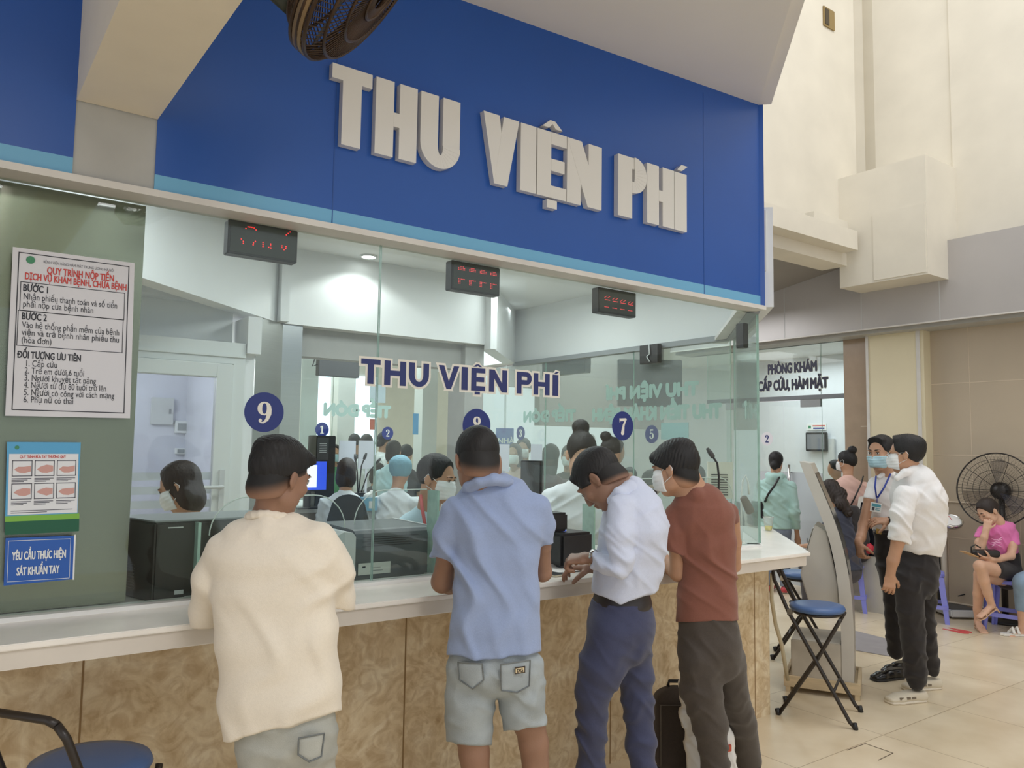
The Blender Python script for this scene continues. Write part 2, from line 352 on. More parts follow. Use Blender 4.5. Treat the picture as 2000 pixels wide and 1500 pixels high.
q = MB(); q.obox((3.83, 2.777, 2.62), (.5, .5, 0), (.014, -.014, 0), (0, 0, .36)); tag(q.build('side_sign', M_offwhite), 'white sign panel seen edge on at the right end of the blue fascia', 'sign')
# cream head rail above the glass
q = MB(); q.box((-3, 2.735, 2.382), (3.80, 2.86, 2.405)); q.obox((3.80, 2.80, 2.382), (1.0, 1.0, 0), (-.08, .08, 0), (0, 0, .023)); struct('trim_6', q, M_offwhite)
# steel clad pier left of the counter, behind the glass
q = MB(); q.box((-1.6, 2.868, 1.056), (.545, 3.25, 2.38)); struct('wall_left_steel_pier', q, M_steel)

# inner office: octagonal ring of white bulkheads, ceiling
q = MB()
A0, A1, B1, C0, C1, D0 = (.30, 3.78), (1.86, 5.23), (3.60, 5.23), (4.62, 6.25), (4.62, 3.63), (3.80, 2.83)
def bulk(a, b, z0, z1, th=.12, flip=1):
    a, b = np.array(a), np.array(b); t = nrm(b-a); n = np.array([-t[1], t[0]])*th*flip
    q.obox((a[0], a[1], z0), (b[0]-a[0], b[1]-a[1], 0), (n[0], n[1], 0), (0, 0, z1-z0))
bulk(A0, A1, 2.40, 3.0); bulk(A1, B1, 2.40, 3.0); bulk(B1, C0, 2.40, 3.0); bulk(C0, C1, 2.41, 3.0); bulk(C1, D0, 2.41, 3.0)
bulk((-1.5, 2.9), A0, 2.4, 3.0)
q.box((1.84, 5.14, 2.40), (1.90, 5.24, 2.96)); q.box((3.56, 5.15, 2.36), (3.62, 5.24, 2.96))
struct('wall_bulkhead', q, M_white)
q = MB(); 
for a, b in ((C0, C1), (C1, D0)):
    a, b = np.array(a), np.array(b); t = nrm(b-a); n = np.array([-t[1], t[0]])
    q.obox((a[0]-n[0]*.03, a[1]-n[1]*.03, 2.375), (b[0]-a[0], b[1]-a[1], 0), (n[0]*.07, n[1]*.07, 0), (0, 0, .04))
struct('trim_7', q, M_grey)
q = MB(); q.prism([(x, y, 2.93) for x, y in ((-1.6, 2.84), (3.78, 2.84), (4.60, 3.66), (4.72, 3.66), (4.72, 7.6), (-1.6, 7.6))], (0, 0, .07)); struct('ceiling_office', q, M_white)
q = MB(); q.prism([(-.4, 4.2, 2.44), (1.80, 5.32, 2.44), (1.80, 7.5, 2.44), (-.4, 7.5, 2.44)], (0, 0, .05)); struct('ceiling_back_office', q, M_white)
# downlights
def downlight(px, py, z, label, r=.05):
    c = onz(px, py, z-.012); t = thing('downlight', label, 'ceiling light', c, 'recessed ceiling lights')
    q = MB(); q.lathe([(r, 0), (r*1.25, 0), (r*1.25, .012), (r, .012)], c, n=28, capped=False); q.build('rim', M_white, t, smooth=True)
    q = MB(); q.lathe([(.001, .004), (r, .004)], c, n=28, capped=False); q.build('diffuser', M_lamp, t)
downlight(720, 503, 2.93, 'round lit downlight in the ceiling right of the first red display')
downlight(328, 597, 2.44, 'round lit downlight in the lower ceiling above the white door')
q = bpy.data.lights.new('downlight_beam', 'SPOT'); q.energy = 7; q.spot_size = 2.4; q.shadow_soft_size = .05; o = bpy.data.objects.new('downlight_beam', q); COL.objects.link(o); o.location = tuple(onz(720, 503, 2.9)-np.array([0, 0, .03]))
q = bpy.data.lights.new('door_downlight_beam', 'SPOT'); q.energy = 18; q.spot_size = 2.4; q.shadow_soft_size = .05; o = bpy.data.objects.new('door_downlight_beam', q); COL.objects.link(o); o.location = tuple(onz(328, 597, 2.42)-np.array([0, 0, .03]))

# header wall over the white door + door + frosted room behind
q = MB(); q.box((-.6, 5.05, 2.19), (1.50, 5.15, 2.50)); q.box((1.535, 4.845, 2.13), (1.62, 5.15, 2.36)); q.box((1.53, 4.9, 0), (1.60, 5.05, 2.13)); struct('wall_back_left', q, M_white)
q = MB(); q.box((-.6, 4.86, 2.06), (1.53, 5.07, 2.19)); q.box((1.46, 4.86, 0), (1.53, 4.93, 2.06)); q.box((-.6, 4.85, 2.10), (1.53, 4.86, 2.115)); struct('door_1', q, mat('upvc_white', (226, 230, 228), .35))
dq = MB(); dq.box((1.36, 4.84, .1), (1.455, 4.90, 2.055)); dq.box((.3, 4.84, 1.97), (1.36, 4.90, 2.055)); dq.box((.3, 4.84, .1), (1.36, 4.9, .6))
dl = thing('door_leaf', 'white framed glazed door behind the masked woman, with lever handle', 'door', (1.0, 4.87, .1))
dq.build('door_frame', MATS['upvc_white'], dl, bevel=.004)
dq = MB(); dq.box((.3, 4.865, .6), (1.36, 4.872, 1.97)); dq.build('glass_pane', glassmat('door_glass', (.90, .91, .95)), dl)
dq = MB(); dq.box((1.395, 4.825, 1.16), (1.425, 4.842, 1.42)); dq.tube([(1.41, 4.83, 1.32), (1.41, 4.79, 1.32), (1.27, 4.79, 1.318)], .010); dq.build('door_handle', M_lgrey, [o for o in dl.children if o.name.startswith('door_frame')][0])
q = MB(); q.box((-.8, 6.9, 0), (1.75, 7.0, 2.45)); q.box((1.70, 5.3, 0), (1.76, 7.0, 2.45)); struct('wall_back_room', q, mat('pale_marble_wall', (214, 215, 226), .35, noise=.06, nscale=3))
q = bpy.data.lights.new('back_room_light', 'POINT'); q.energy = 18; q.color = (.96, .97, 1); q.shadow_soft_size = .3; o = bpy.data.objects.new('back_room_light', q); COL.objects.link(o); o.location = (.7, 6.0, 2.2)
# steel column at the corner of the bulkheads
q = MB(); q.prism([(1.66, 5.07, 0), (1.90, 5.25, 0), (2.04, 5.25, 0), (2.04, 5.5, 0), (1.6, 5.5, 0)], (0, 0, 2.40)); struct('wall_back_steel_column', q, M_steel2)
# grey lintels behind the back bulkhead
q = MB(); q.box((2.04, 5.36, 2.20), (3.6, 5.5, 2.42)); q.box((3.42, 5.3, 0), (3.60, 5.55, 2.4)); struct('wall_back_lintel', q, M_greypaint)

# counter
HC = 1.04
q = MB(); top = [(-1.6, 2.5), (3.836, 2.5), (4.86, 3.49), (4.62, 3.75), (3.72, 3.32), (-1.6, 3.32)]
q.prism([(x, y, HC-.018) for x, y in top], (0, 0, .018))
ap = [(-1.6, 2.512), (3.815, 2.512), (4.83, 3.495), (4.62, 3.73), (3.70, 3.30), (-1.6, 3.30)]
q.prism([(x, y, HC-.070) for x, y in ap], (0, 0, .0525), 1)
counter = thing('service_counter', 'long service counter with white stone top and mottled brown marble base', 'counter', (2.0, 3.0, 0))
q.build('counter_top', [M_slab, M_apron], counter, bevel=.003)
q = MB(); q.prism([(-1.6, 3.0, 0), (4.163, 3.0, 0), (4.92, 3.72, 0), (4.70, 3.9, 0), (4.1, 3.25, 0), (-1.6, 3.25, 0)], (0, 0, HC-.071))
for px in (160, 790, 1192, 1475): x = ony(px, 1350, 3.0)[0]; q.box((x-.003, 2.9985, 0), (x+.003, 3.01, HC-.071), 1)
q.build('counter_base', [M_marble, mat('marble_joint', (146, 116, 76), .7)], counter)
q = MB(); q.box((-1.6, 2.795, HC), (3.82, 2.865, HC+.014)); q.obox((3.80, 2.79, HC), (.78, .78, 0), (-.05, .05, 0), (0, 0, .014)); struct('trim_8', q, mat('white_sill', (238, 238, 236), .25))

# glass
def pane(name, a, b, z0, z1, th=.010, m=M_glass, label=None):
    a, b = np.array(a, float), np.array(b, float); t = nrm(b-a); n = np.array([-t[1], t[0]])*th
    q = MB(); q.obox((a[0], a[1], z0), (b[0]-a[0], b[1]-a[1], 0), (n[0], n[1], 0), (0, 0, z1-z0)); q.m = [0]*6
    # narrow edges are green
    for i, f in enumerate(q.f):
        if i in (3, 5): q.m[i] = 1
    o = q.build(name, [m, M_glassedge]); o['kind'] = 'structure'; return o
pane('window_2', (-1.6, GY), (1.412, GY), HC+.014, 2.385); pane('window_3', (1.418, GY), (3.857, GY), HC+.014, 2.385)
pane('window_4', (3.862, 2.838), (4.60, 3.58), HC+.014, 2.385, m=M_glass2)
pane('window_5', (4.62, 3.63), (4.62, 4.60), 1.0, 2.385, m=M_glass2); pane('window_6', (4.62, 4.606), (4.62, 5.75), 1.0, 2.385, m=M_glass2); pane('window_7', (4.62, 5.756), (4.62, 7.2), 1.0, 2.385, m=M_glass2)
pane('window_8', (2.0, 7.6), (3.3, 7.6), .95, 2.5); pane('window_9', (3.306, 7.6), (4.7, 7.6), .95, 2.5)
# clinic glass front (far right) and the room behind it
pane('window_10', (8.3, 4.93), (8.3, 5.23), 0, 2.84); pane('window_11', (8.3, 5.24), (8.3, 6.9), 2.24, 2.84)
q = MB(); q.box((8.28, 4.93, 2.19), (8.34, 6.9, 2.24)); q.box((8.28, 4.93, 2.84), (8.34, 7.2, 2.88)); struct('trim_9', q, mat('grey_rail', (120, 124, 128), .4, metal=.4))
q = MB(); q.box((10.6, 3.5, 0), (10.7, 11, 3.3)); q.box((8.5, 3.4, 0), (10.7, 3.5, 3.3)); struct('wall_clinic', q, mat('clinic_white_wall', (226, 230, 236), .5, noise=.02))
q = MB(); q.box((8.3, 3.4, 3.0), (10.7, 11, 3.1)); struct('ceiling_clinic', q, M_white)
for k, (y0, y1) in enumerate(((5.245, 5.745), (5.755, 6.60))):
    t = thing('glass_door', 'frosted glass clinic door %s with steel bar handle' % ('beside the brown pilaster' if k == 0 else 'behind the woman in the mint jacket'), 'door', (8.3, (y0+y1)/2, 0))
    q = MB(); q.box((8.30, y0, 0.01), (8.31, y1, 1.33)); q.build('frosted_band', M_frost, t)
    q = MB(); q.box((8.302, y0, 1.33), (8.312, y1, 2.18)); q.build('glass_pane', M_glass, t)
    hy = y1-.10 if k == 0 else y0+.10
    q = MB(); q.tube([(8.25, hy, .86), (8.25, hy, 1.42)], .014); 
    for z in (.95, 1.33): q.tube([(8.25, hy, z), (8.302, hy, z)], .009)
    q.build('bar_handle', M_chrome, t, smooth=True)
    q = MB(); q.box((8.285, y0 if k == 0 else y1-.3, 2.10), (8.325, (y0+.26) if k == 0 else y1, 2.20)); q.build('patch_fitting', M_grey, t)
# reception hall beyond the office
q = MB(); q.box((-1, 14, 0), (9, 14.1, 4)); q.box((.9, 7.7, 0), (1.0, 14, 4)); struct('wall_back', q, mat('hall_cream_wall', (232, 226, 214), .6, noise=.03))
q = MB(); q.box((1, 7.7, 3.6), (8.4, 14, 3.7)); q.box((4.6, 6.4, 2.42), (4.74, 7.7, 3.0)); q.box((1.6, 7.54, 2.5), (4.7, 7.68, 3.0)); struct('ceiling_hall', q, M_white)
q = MB()
for x, y, w in ((3.35, 8.6, .20), (4.55, 10.3, .26), (5.10, 8.9, .22), (3.75, 12.5, .5)): q.box((x, y, 0), (x+w, y+w, 3.6))
struct('wall_hall_columns', q, M_white)
q = MB()
for x in (4.75, 5.55, 6.35): q.box((x, 13.96, .7), (x+.62, 13.99, 2.9))
struct('window_12', q, mat('bright_window', (226, 236, 255), .4, emit=1.6))
q = MB(); q.box((6.0, 7.6, 1.85), (8.2, 7.7, 3.0)); q.box((5.3, 7.55, 2.3), (6.0, 7.65, 3.0)); struct('wall_side_lintel', q, M_ceilgrey)
# ------------------------------------------------------------------ organic shapes: smooth unions of lofted sections, meshed by surface nets
class SDF:
    def __init__(s): s.P = []
    def _add(s, fn, lo, hi, k, op): s.P.append((fn, np.array(lo, float), np.array(hi, float), k, op)); return s
    def ell(s, c, r, axes=None, k=.01, op='u', cuts=()):
        c = np.array(c, float); r = np.array(r, float); A = np.eye(3) if axes is None else np.array(axes, float)
        ext = np.sqrt(((A*r[:, None])**2).sum(0))
        def fn(X, Y, Z):
            dx, dy, dz = X-c[0], Y-c[1], Z-c[2]
            u = [A[i, 0]*dx+A[i, 1]*dy+A[i, 2]*dz for i in range(3)]
            k0 = np.sqrt(sum((u[i]/r[i])**2 for i in range(3)))+1e-9; k1 = np.sqrt(sum((u[i]/r[i]**2)**2 for i in range(3)))+1e-9
            d = k0*(k0-1)/k1
            for p, n in cuts: d = np.maximum(d, (X-p[0])*n[0]+(Y-p[1])*n[1]+(Z-p[2])*n[2])
            return d
        return s._add(fn, c-ext, c+ext, k, op)
    def loft(s, st, right=HR, k=.012, op='u', cuts=(), n=2.0, kin=None):
        # st: list of (centre, half width along `right`, half depth); consecutive stations are joined
        for i in range(len(st)-1):
            c0, w0, h0 = np.array(st[i][0], float), st[i][1], st[i][2]; c1, w1, h1 = np.array(st[i+1][0], float), st[i+1][1], st[i+1][2]
            a = c1-c0; L = np.linalg.norm(a)
            if L < 1e-6: continue
            a = a/L; r = np.array(right, float); r = r-(r@a)*a
            if np.linalg.norm(r) < 1e-3: r = np.cross(a, [0, 0, 1.])
            r = nrm(r); f = np.cross(a, r)
            def fn(X, Y, Z, c0=c0, a=a, L=L, r=r, f=f, w0=w0, w1=w1, h0=h0, h1=h1):
                dx, dy, dz = X-c0[0], Y-c0[1], Z-c0[2]
                l = dx*a[0]+dy*a[1]+dz*a[2]; t = np.clip(l/L, 0, 1); sx = l-t*L
                u = dx*r[0]+dy*r[1]+dz*r[2]; v = dx*f[0]+dy*f[1]+dz*f[2]
                w = w0+(w1-w0)*t; h = h0+(h1-h0)*t; m = np.minimum(w, h)
                if n == 2.0: e2 = (u/w)**2+(v/h)**2
                else: e2 = ((np.abs(u)/w)**n+(np.abs(v)/h)**n)**(2.0/n)
                e2 = e2+(sx/m)**2; k0 = np.sqrt(e2)+1e-9; k1 = np.sqrt((u/w**2)**2+(v/h**2)**2+(sx/m**2)**2)+1e-9
                d = k0*(k0-1)/k1
                for p, nn in cuts: d = np.maximum(d, (X-p[0])*nn[0]+(Y-p[1])*nn[1]+(Z-p[2])*nn[2])
                return d
            R = max(w0, h0, w1, h1)
            s._add(fn, np.minimum(c0, c1)-R, np.maximum(c0, c1)+R, k if i == 0 or kin is None else kin, op)
        return s
    def mesh(s, vox, disp=None, cuts=(), smooth=1):
        un = [p for p in s.P if p[4] == 'u']
        lo = np.min([p[1] for p in un], 0)-3*vox; hi = np.max([p[2] for p in un], 0)+3*vox
        nx, ny, nz = [int(math.ceil(v/vox))+1 for v in (hi-lo)]
        gx, gy, gz = lo[0]+vox*np.arange(nx), lo[1]+vox*np.arange(ny), lo[2]+vox*np.arange(nz)
        D = np.full((nx, ny, nz), 0.25, np.float32)
        for fn, a, b, k, op in s.P:
            m = 3*vox+k
            i0 = np.maximum(np.floor((a-m-lo)/vox).astype(int), 0); i1 = np.minimum(np.ceil((b+m-lo)/vox).astype(int)+1, [nx, ny, nz])
            if (i1 <= i0).any(): continue
            sl = tuple(slice(i0[j], i1[j]) for j in range(3))
            d = fn(gx[sl[0]][:, None, None], gy[sl[1]][None, :, None], gz[sl[2]][None, None, :]).astype(np.float32); E = D[sl]
            if op == 'u':
                h = np.maximum(k-np.abs(E-d), 0)/max(k, 1e-6); D[sl] = np.minimum(E, d)-h*h*k*.25
            else:
                d = -d; h = np.maximum(k-np.abs(E-d), 0)/max(k, 1e-6); D[sl] = np.maximum(E, d)+h*h*k*.25
        X, Y, Z = gx[:, None, None], gy[None, :, None], gz[None, None, :]
        if disp is not None:
            I = np.argwhere(np.abs(D) < .03); P = np.stack([gx[I[:, 0]], gy[I[:, 1]], gz[I[:, 2]]], 1)
            D[I[:, 0], I[:, 1], I[:, 2]] += disp(P).astype(np.float32)
        for p, n in cuts: D = np.maximum(D, ((X-p[0])*n[0]+(Y-p[1])*n[1]+(Z-p[2])*n[2]).astype(np.float32))
        return surface_nets(D, lo, vox, smooth)
def surface_nets(D, lo, vox, smooth=1):
    S = D < 0; nx, ny, nz = D.shape
    cnt = np.zeros((nx-1, ny-1, nz-1), np.uint8)
    for i in (0, 1):
        for j in (0, 1):
            for k in (0, 1): cnt += S[i:nx-1+i, j:ny-1+j, k:nz-1+k]
    C = np.argwhere((cnt > 0) & (cnt < 8)); N = len(C)
    if N == 0: return np.zeros((0, 3)), np.zeros((0, 4), int)
    idx = np.full(cnt.shape, -1, np.int32); idx[C[:, 0], C[:, 1], C[:, 2]] = np.arange(N)
    acc = np.zeros((N, 3)); num = np.zeros(N)
    cor = [(i, j, k) for i in (0, 1) for j in (0, 1) for k in (0, 1)]
    val = {c: D[C[:, 0]+c[0], C[:, 1]+c[1], C[:, 2]+c[2]].astype(float) for c in cor}
    for c in cor:
        for ax in range(3):
            if c[ax]: continue
            e = list(c); e[ax] = 1; a, b = val[c], val[tuple(e)]; m = (a < 0) != (b < 0); t = np.where(m, a/np.where(m, a-b, 1), 0)
            p = np.tile(np.array(c, float), (N, 1)); p[:, ax] = t; acc[m] += p[m]; num[m] += 1
    V = lo+vox*(C+acc/num[:, None])
    F = []
    for ax in range(3):
        a = [slice(None)]*3; b = [slice(None)]*3; a[ax] = slice(0, -1); b[ax] = slice(1, None)
        ch = S[tuple(a)] != S[tuple(b)]; I = np.argwhere(ch)
        o1, o2 = [(1, 2), (2, 0), (0, 1)][ax]
        ok = (I[:, o1] > 0) & (I[:, o2] > 0) & (I[:, o1] < D.shape[o1]-1) & (I[:, o2] < D.shape[o2]-1); I = I[ok]
        ins = S[I[:, 0], I[:, 1], I[:, 2]]
        def g(d1, d2):
            J = I.copy(); J[:, o1] -= d1; J[:, o2] -= d2; return idx[J[:, 0], J[:, 1], J[:, 2]]
        qd = np.stack([g(1, 1), g(0, 1), g(0, 0), g(1, 0)], 1); qd[~ins] = qd[~ins][:, ::-1]; F.append(qd)
    F = np.concatenate(F); F = F[(F >= 0).all(1)]
    for _ in range(smooth):
        a2 = np.zeros_like(V); n2 = np.zeros(N)
        for i in range(4):
            np.add.at(a2, F[:, i], V[F[:, (i+1) % 4]]+V[F[:, (i-1) % 4]]); np.add.at(n2, F[:, i], 2)
        V = np.where(n2[:, None] > 0, .5*V+.5*a2/np.maximum(n2, 1)[:, None], V)
    return V, F
def vf_object(name, V, F, m, parent, matidx=None):
    me = bpy.data.meshes.new(name); loc = wl(parent)
    me.vertices.add(len(V)); me.vertices.foreach_set('co', (V-loc).astype(np.float32).ravel())
    me.loops.add(F.size); me.loops.foreach_set('vertex_index', F.ravel().astype(np.int32)); me.polygons.add(len(F))
    me.polygons.foreach_set('loop_start', np.arange(0, F.size, 4, dtype=np.int32)); 
    me.polygons.foreach_set('use_smooth', np.ones(len(F), bool))
    for x in (m if isinstance(m, list) else [m]): me.materials.append(x)
    if matidx is not None: me.polygons.foreach_set('material_index', matidx.astype(np.int32))
    me.update(calc_edges=True); me.validate()
    o = bpy.data.objects.new(name, me); COL.objects.link(o); o.parent = parent
    return o
def folds(specs, grain=0.0):
    # cloth folds: each spec (direction across the folds, wavelength, depth, warp direction, warp wavelength, centre, radius)
    def f(P):
        d = np.zeros(len(P))
        for n, lam, A, m, mu, c, R in specs:
            n, m = nrm(n), nrm(m)
            w = 1.0 if c is None else np.exp(-((P-np.array(c))**2).sum(1)/(R*R))
            ph = P@n/lam+.35*np.sin(2*np.pi*(P@m)/mu)+.2*np.sin(2*np.pi*(P@(m+.6*n))/(mu*.43)+1.3)
            rdg = .5+.5*np.sin(2*np.pi*ph); amp = .65+.35*np.sin(2*np.pi*(P@m)/(mu*1.7)+2.0*np.sin(P@n*9))
            d -= 1.35*A*w*amp*(rdg**2.6)
        return d
    return f
# ------------------------------------------------------------------ heads, hands, shoes
def head_axes(px, py, yaw, pitch, roll=0.0):
    # yaw: degrees to the right of "facing away from the viewer"; pitch: up positive; roll: clockwise in the picture
    aw = ray(px, py); aw = nrm([aw[0], aw[1], 0]); rt = nrm([aw[1], -aw[0], 0]); y, p, ro = (math.radians(t) for t in (yaw, pitch, roll))
    f0 = math.cos(y)*aw+math.sin(y)*rt; r0 = np.array([f0[1], -f0[0], 0]); z = np.array([0, 0, 1.])
    f = math.cos(p)*f0+math.sin(p)*z; u = np.cross(r0, f)
    r = math.cos(ro)*r0-math.sin(ro)*u; u = np.cross(r, f)
    return np.array([r, f, u])
class Head:
    def __init__(s, c, axes, sc=1.0): s.c = np.array(c, float); s.A = axes; s.s = sc
    def p(s, x, y, z): return s.c+s.s*(x*s.A[0]+y*s.A[1]+z*s.A[2])
    def v(s, x, y, z): return x*s.A[0]+y*s.A[1]+z*s.A[2]
    def loc(s, P): return ((P-s.c)@s.A.T)/s.s
    def ell(s, S, c, r, k=.012, op='u', tilt=None, cuts=()):
        A = s.A
        if tilt: A = (np.array(tilt)@s.A)
        S.ell(s.p(*c), np.array(r)*s.s, A, k*s.s, op, [(s.p(*a), s.v(*b)) for a, b in cuts])
    def build(s, S, fem=False, neck=None, nose=1.0):
        s.ell(S, (0, -.014, .035), (.074, .095, .084)); s.ell(S, (0, .026, -.020), (.061 if not fem else .058, .064, .086), .03)
        s.ell(S, (0, .056, -.088), (.030 if not fem else .024, .027, .024), .03)
        for q in (-1, 1):
            s.ell(S, (q*.044, .018, -.062), (.019, .038, .028), .025)
            s.ell(S, (q*.040, .066, -.020), (.022, .018, .018), .022)          # cheek
            s.ell(S, (q*.031, .100, .010), (.016, .015, .012), .014, 'd')      # eye socket
            s.ell(S, (q*.030, .076, .011), (.0135, .0125, .0125), .004)         # eyelids
            s.ell(S, (q*.030, .086, .030), (.022, .008, .006), .012)            # brow
            c, sn = math.cos(.35*q), math.sin(.35*q)
            T = [(c, sn, 0), (-sn, c, 0), (0, 0, 1)]
            s.ell(S, (q*.079, -.010, .000), (.008, .019, .031), .006, 'u', T); s.ell(S, (q*.086, -.004, .004), (.005, .010, .016), .004, 'd', T)
            s.ell(S, (q*.074, -.004, -.026), (.006, .009, .010), .006)
            s.ell(S, (q*.010, .097, -.034), (.0085, .010, .0075), .006)
        S.loft([(s.p(0, .086, .018), .007*s.s, .008*s.s), (s.p(0, .098*nose, -.012), .008*s.s, .009*s.s), (s.p(0, .106*nose, -.030), .0105*s.s, .010*s.s)], s.A[0], .010)
        s.ell(S, (0, .090, -.056), (.023, .010, .0062), .006); s.ell(S, (0, .087, -.067), (.020, .010, .0068), .006)
        s.ell(S, (0, .100, -.0615), (.022, .006, .0018), .003, 'd')
    def face(s, par, brow=(38, 30, 26), eyes='open'):
        mb = mat('eyebrow_hair', brow, .8)
        for q in (-1, 1):
            b = MB(); b.tube([s.p(q*(.012+.009*i), .0945-.0011*i*i*.9, .0335+.0016*math.sin(i*.9)) for i in range(5)], [.0022, .0034, .0034, .0028, .0012], 8); b.build('eyebrow', mb, par, smooth=True)
            if eyes == 'open':
                b = MB(); b.lathe([(.0005, .0006), (.004, .0004), (.0076, -.0012)], s.p(q*.0305, .0895, .0105), s.A[1], 14, sx=1.35, xdir=s.A[0]); eo = b.build('eye', mat('eye_white', (226, 222, 216), .25), par, smooth=True)
                b = MB(); b.lathe([(.0005, .0014), (.0046, .0010), (.005, .0)], s.p(q*.0305, .0898, .0105), s.A[1], 14); b.build('iris', mat('dark_iris', (34, 22, 18), .15), eo, smooth=True)
            b = MB(); z = .0165 if eyes == 'open' else .0065
            b.tube([s.p(q*(.019+.0058*i), (.0885, .0915, .0915, .0895, .0855)[i], z+(.0, .0022, .0024, .0014, -.001)[i]*(1 if eyes == 'open' else -1)) for i in range(5)], .0016, 6); b.build('eyelash', mb, par, smooth=True)
def hand(S, w, d, n, side, curl=(20, 30, 20), sc=1.0, spread=4.0, thumb=0.6, k=.006):
    # w wrist centre, d direction of the fingers, n outward normal of the back of the hand, side +1 when the thumb points along cross(d, n)
    d = nrm(d); n = np.array(n, float); n = nrm(n-(n@d)*d); x = np.cross(d, n)*side; w = np.array(w, float)
    P = lambda a, b, c: w+sc*(a*x+b*d+c*n)
    S.loft([(P(0, -.015, 0), .026*sc, .020*sc), (P(.001, .03, 0), .034*sc, .016*sc), (P(.001, .078, 0), .040*sc, .0125*sc)], x, .012)
    tips = []
    for i, (fx, ln) in enumerate(((.030, .070), (.0105, .077), (-.0095, .071), (-.0285, .056))):
        c = P(fx, .080, 0); ang = 0.0; sp = math.radians(spread)*(1.5-i); st = [(c, .0092*sc, .0092*sc)]
        for j, (fr, cu) in enumerate(zip((.44, .31, .25), curl)):
            ang += math.radians(cu*(1+.12*i)); v = math.cos(ang)*(math.cos(sp)*d+math.sin(sp)*x)-math.sin(ang)*n; c = c+sc*ln*fr*v
            r = (.0082, .0076, .0064)[j]*sc; st.append((c, r, r))
        S.loft(st, x, .009 if False else k, kin=.004); tips.append(c)
    c = P(.022, .022, -.004); st = [(c, .0135*sc, .0135*sc)]
    for j, (ln, r, o) in enumerate(((.040, .0115, (.75, .55, -.35)), (.030, .0098, (.45, .75, -.45-.3*thumb)), (.024, .0082, (.25, .8, -.55-.5*thumb)))):
        v = nrm(o[0]*x+o[1]*d+o[2]*n); c = c+sc*ln*v; st.append((c, r*sc, r*sc))
    S.loft(st, x, .014, kin=.004); return tips
def shoe(par, name, heel, dr, m, msole, L=.26, w=.046, hgt=.075, low=False, vox=.006):
    # heel: point on the floor under the ankle; dr: direction of the toe
    dr = nrm([dr[0], dr[1], 0]); rt = np.array([dr[1], -dr[0], 0]); z = np.array([0, 0, 1.]); h = np.array(heel, float); zf = h[2]
    S = SDF(); P = lambda a, b, c: h+a*dr+b*rt+c*z
    S.loft([(P(-.03, 0, .035), w*.82, .034), (P(.06, 0, .038), w*.85, .036), (P(.14, 0, .028), w, .028), (P(L-.075, 0, .022), w*.86, .020)], rt, .02)
    if not low: S.loft([(P(-.012, 0, .03), w*.8, w*.95), (P(.0, 0, hgt), w*.78, w*.95)], rt, .03)
    V, F = S.mesh(vox, cuts=[(P(0, 0, .012), (0, 0, -1)), (P(0, 0, hgt), (0, 0, 1))]); o = vf_object(name, V, F, m, par)
    S = SDF(); S.loft([(P(-.03, 0, .008), w*.9, .02), (P(.06, 0, .008), w*.9, .02), (P(.14, 0, .008), w*1.05, .02), (P(L-.075, 0, .008), w*.92, .02)], rt, .02)
    V, F = S.mesh(vox, cuts=[(P(0, 0, .0005), (0, 0, -1)), (P(0, 0, .018), (0, 0, 1))], smooth=0); vf_object('sole', V, F, msole, o)
    return o
# materials for people
def skin(name, c): return mat(name, c, .5, noise=.07, nscale=14, bump=.12, bscale=220, sub=.12)
SK1 = skin('skin_tan', (172, 132, 108)); SK2 = skin('skin_brown', (150, 114, 94)); SK3 = skin('skin_light', (214, 172, 146)); SK4 = skin('skin_medium', (190, 146, 118))
HAIR = mat('black_hair', (22, 20, 21), .62, bump=.7, bscale=90, stretch=(1, 1, .25), noise=.25, nscale=60); HAIRB = mat('dark_brown_hair', (44, 34, 30), .6, bump=.7, bscale=90, stretch=(1, 1, .25), noise=.25, nscale=60)
FADE2 = mat('skin_stubble', (112, 86, 72), .6, noise=.15, nscale=60); FADE = mat('shaved_hair', (66, 52, 46), .6, noise=.2, nscale=60)
def cloth(name, c, n=.04, sc=120, rough=.85, bump=.25): return mat(name, c, rough, noise=n, nscale=sc, bump=bump, bscale=350, sheen=.15)
def denim(name, c): return mat(name, c, .85, noise=.16, nscale=9, bump=.35, bscale=400)
M_mask = mat('white_mask_fabric', (236, 238, 240), .7, bump=.2, bscale=200); M_maskblue = mat('pale_blue_mask_fabric', (176, 210, 222), .7, bump=.2, bscale=200)
VOX = 1.0
def chain(pts, d0):
    # (px, py, half width in px, extra depth[, depth/width ratio]) -> stations
    out = []
    for p in pts:
        d = d0+p[3]; r = p[2]*d/F; out.append((W(p[0], p[1], d), r, r*(p[4] if len(p) > 4 else 1.0)))
    return out
def bands(rows, d0):
    # (y, left edge px, right edge px, extra depth, depth/width ratio) -> stations of a torso, skirt or hip
    out = []
    for y, a, b, dd, ra in rows:
        d = d0+dd; w = (b-a)/2*d/F; out.append((W((a+b)/2, y, d), w, w*ra))
    return out
def cut(p0, p1, d, up=False):
    # a plane through two picture points at depth d, seen edge on, that trims everything below it (above it when up)
    a, b = W(p0[0], p0[1], d), W(p1[0], p1[1], d); t = b-a; v = nrm(ray(*p0)); n = np.cross(t, v); n = nrm(n)
    if (n[2] > 0) != up: n = -n
    return (a, n)
def earloop(h, par, q):
    b = MB(); b.tube([h.p(q*.058, .062, -.018), h.p(q*.074, .02, .012), h.p(q*.083, -.012, .030), h.p(q*.088, -.028, .004), h.p(q*.080, -.012, -.030), h.p(q*.070, .02, -.045), h.p(q*.052, .066, -.070)], .0016, 6); b.build('ear_loop', M_mask, par, smooth=True)
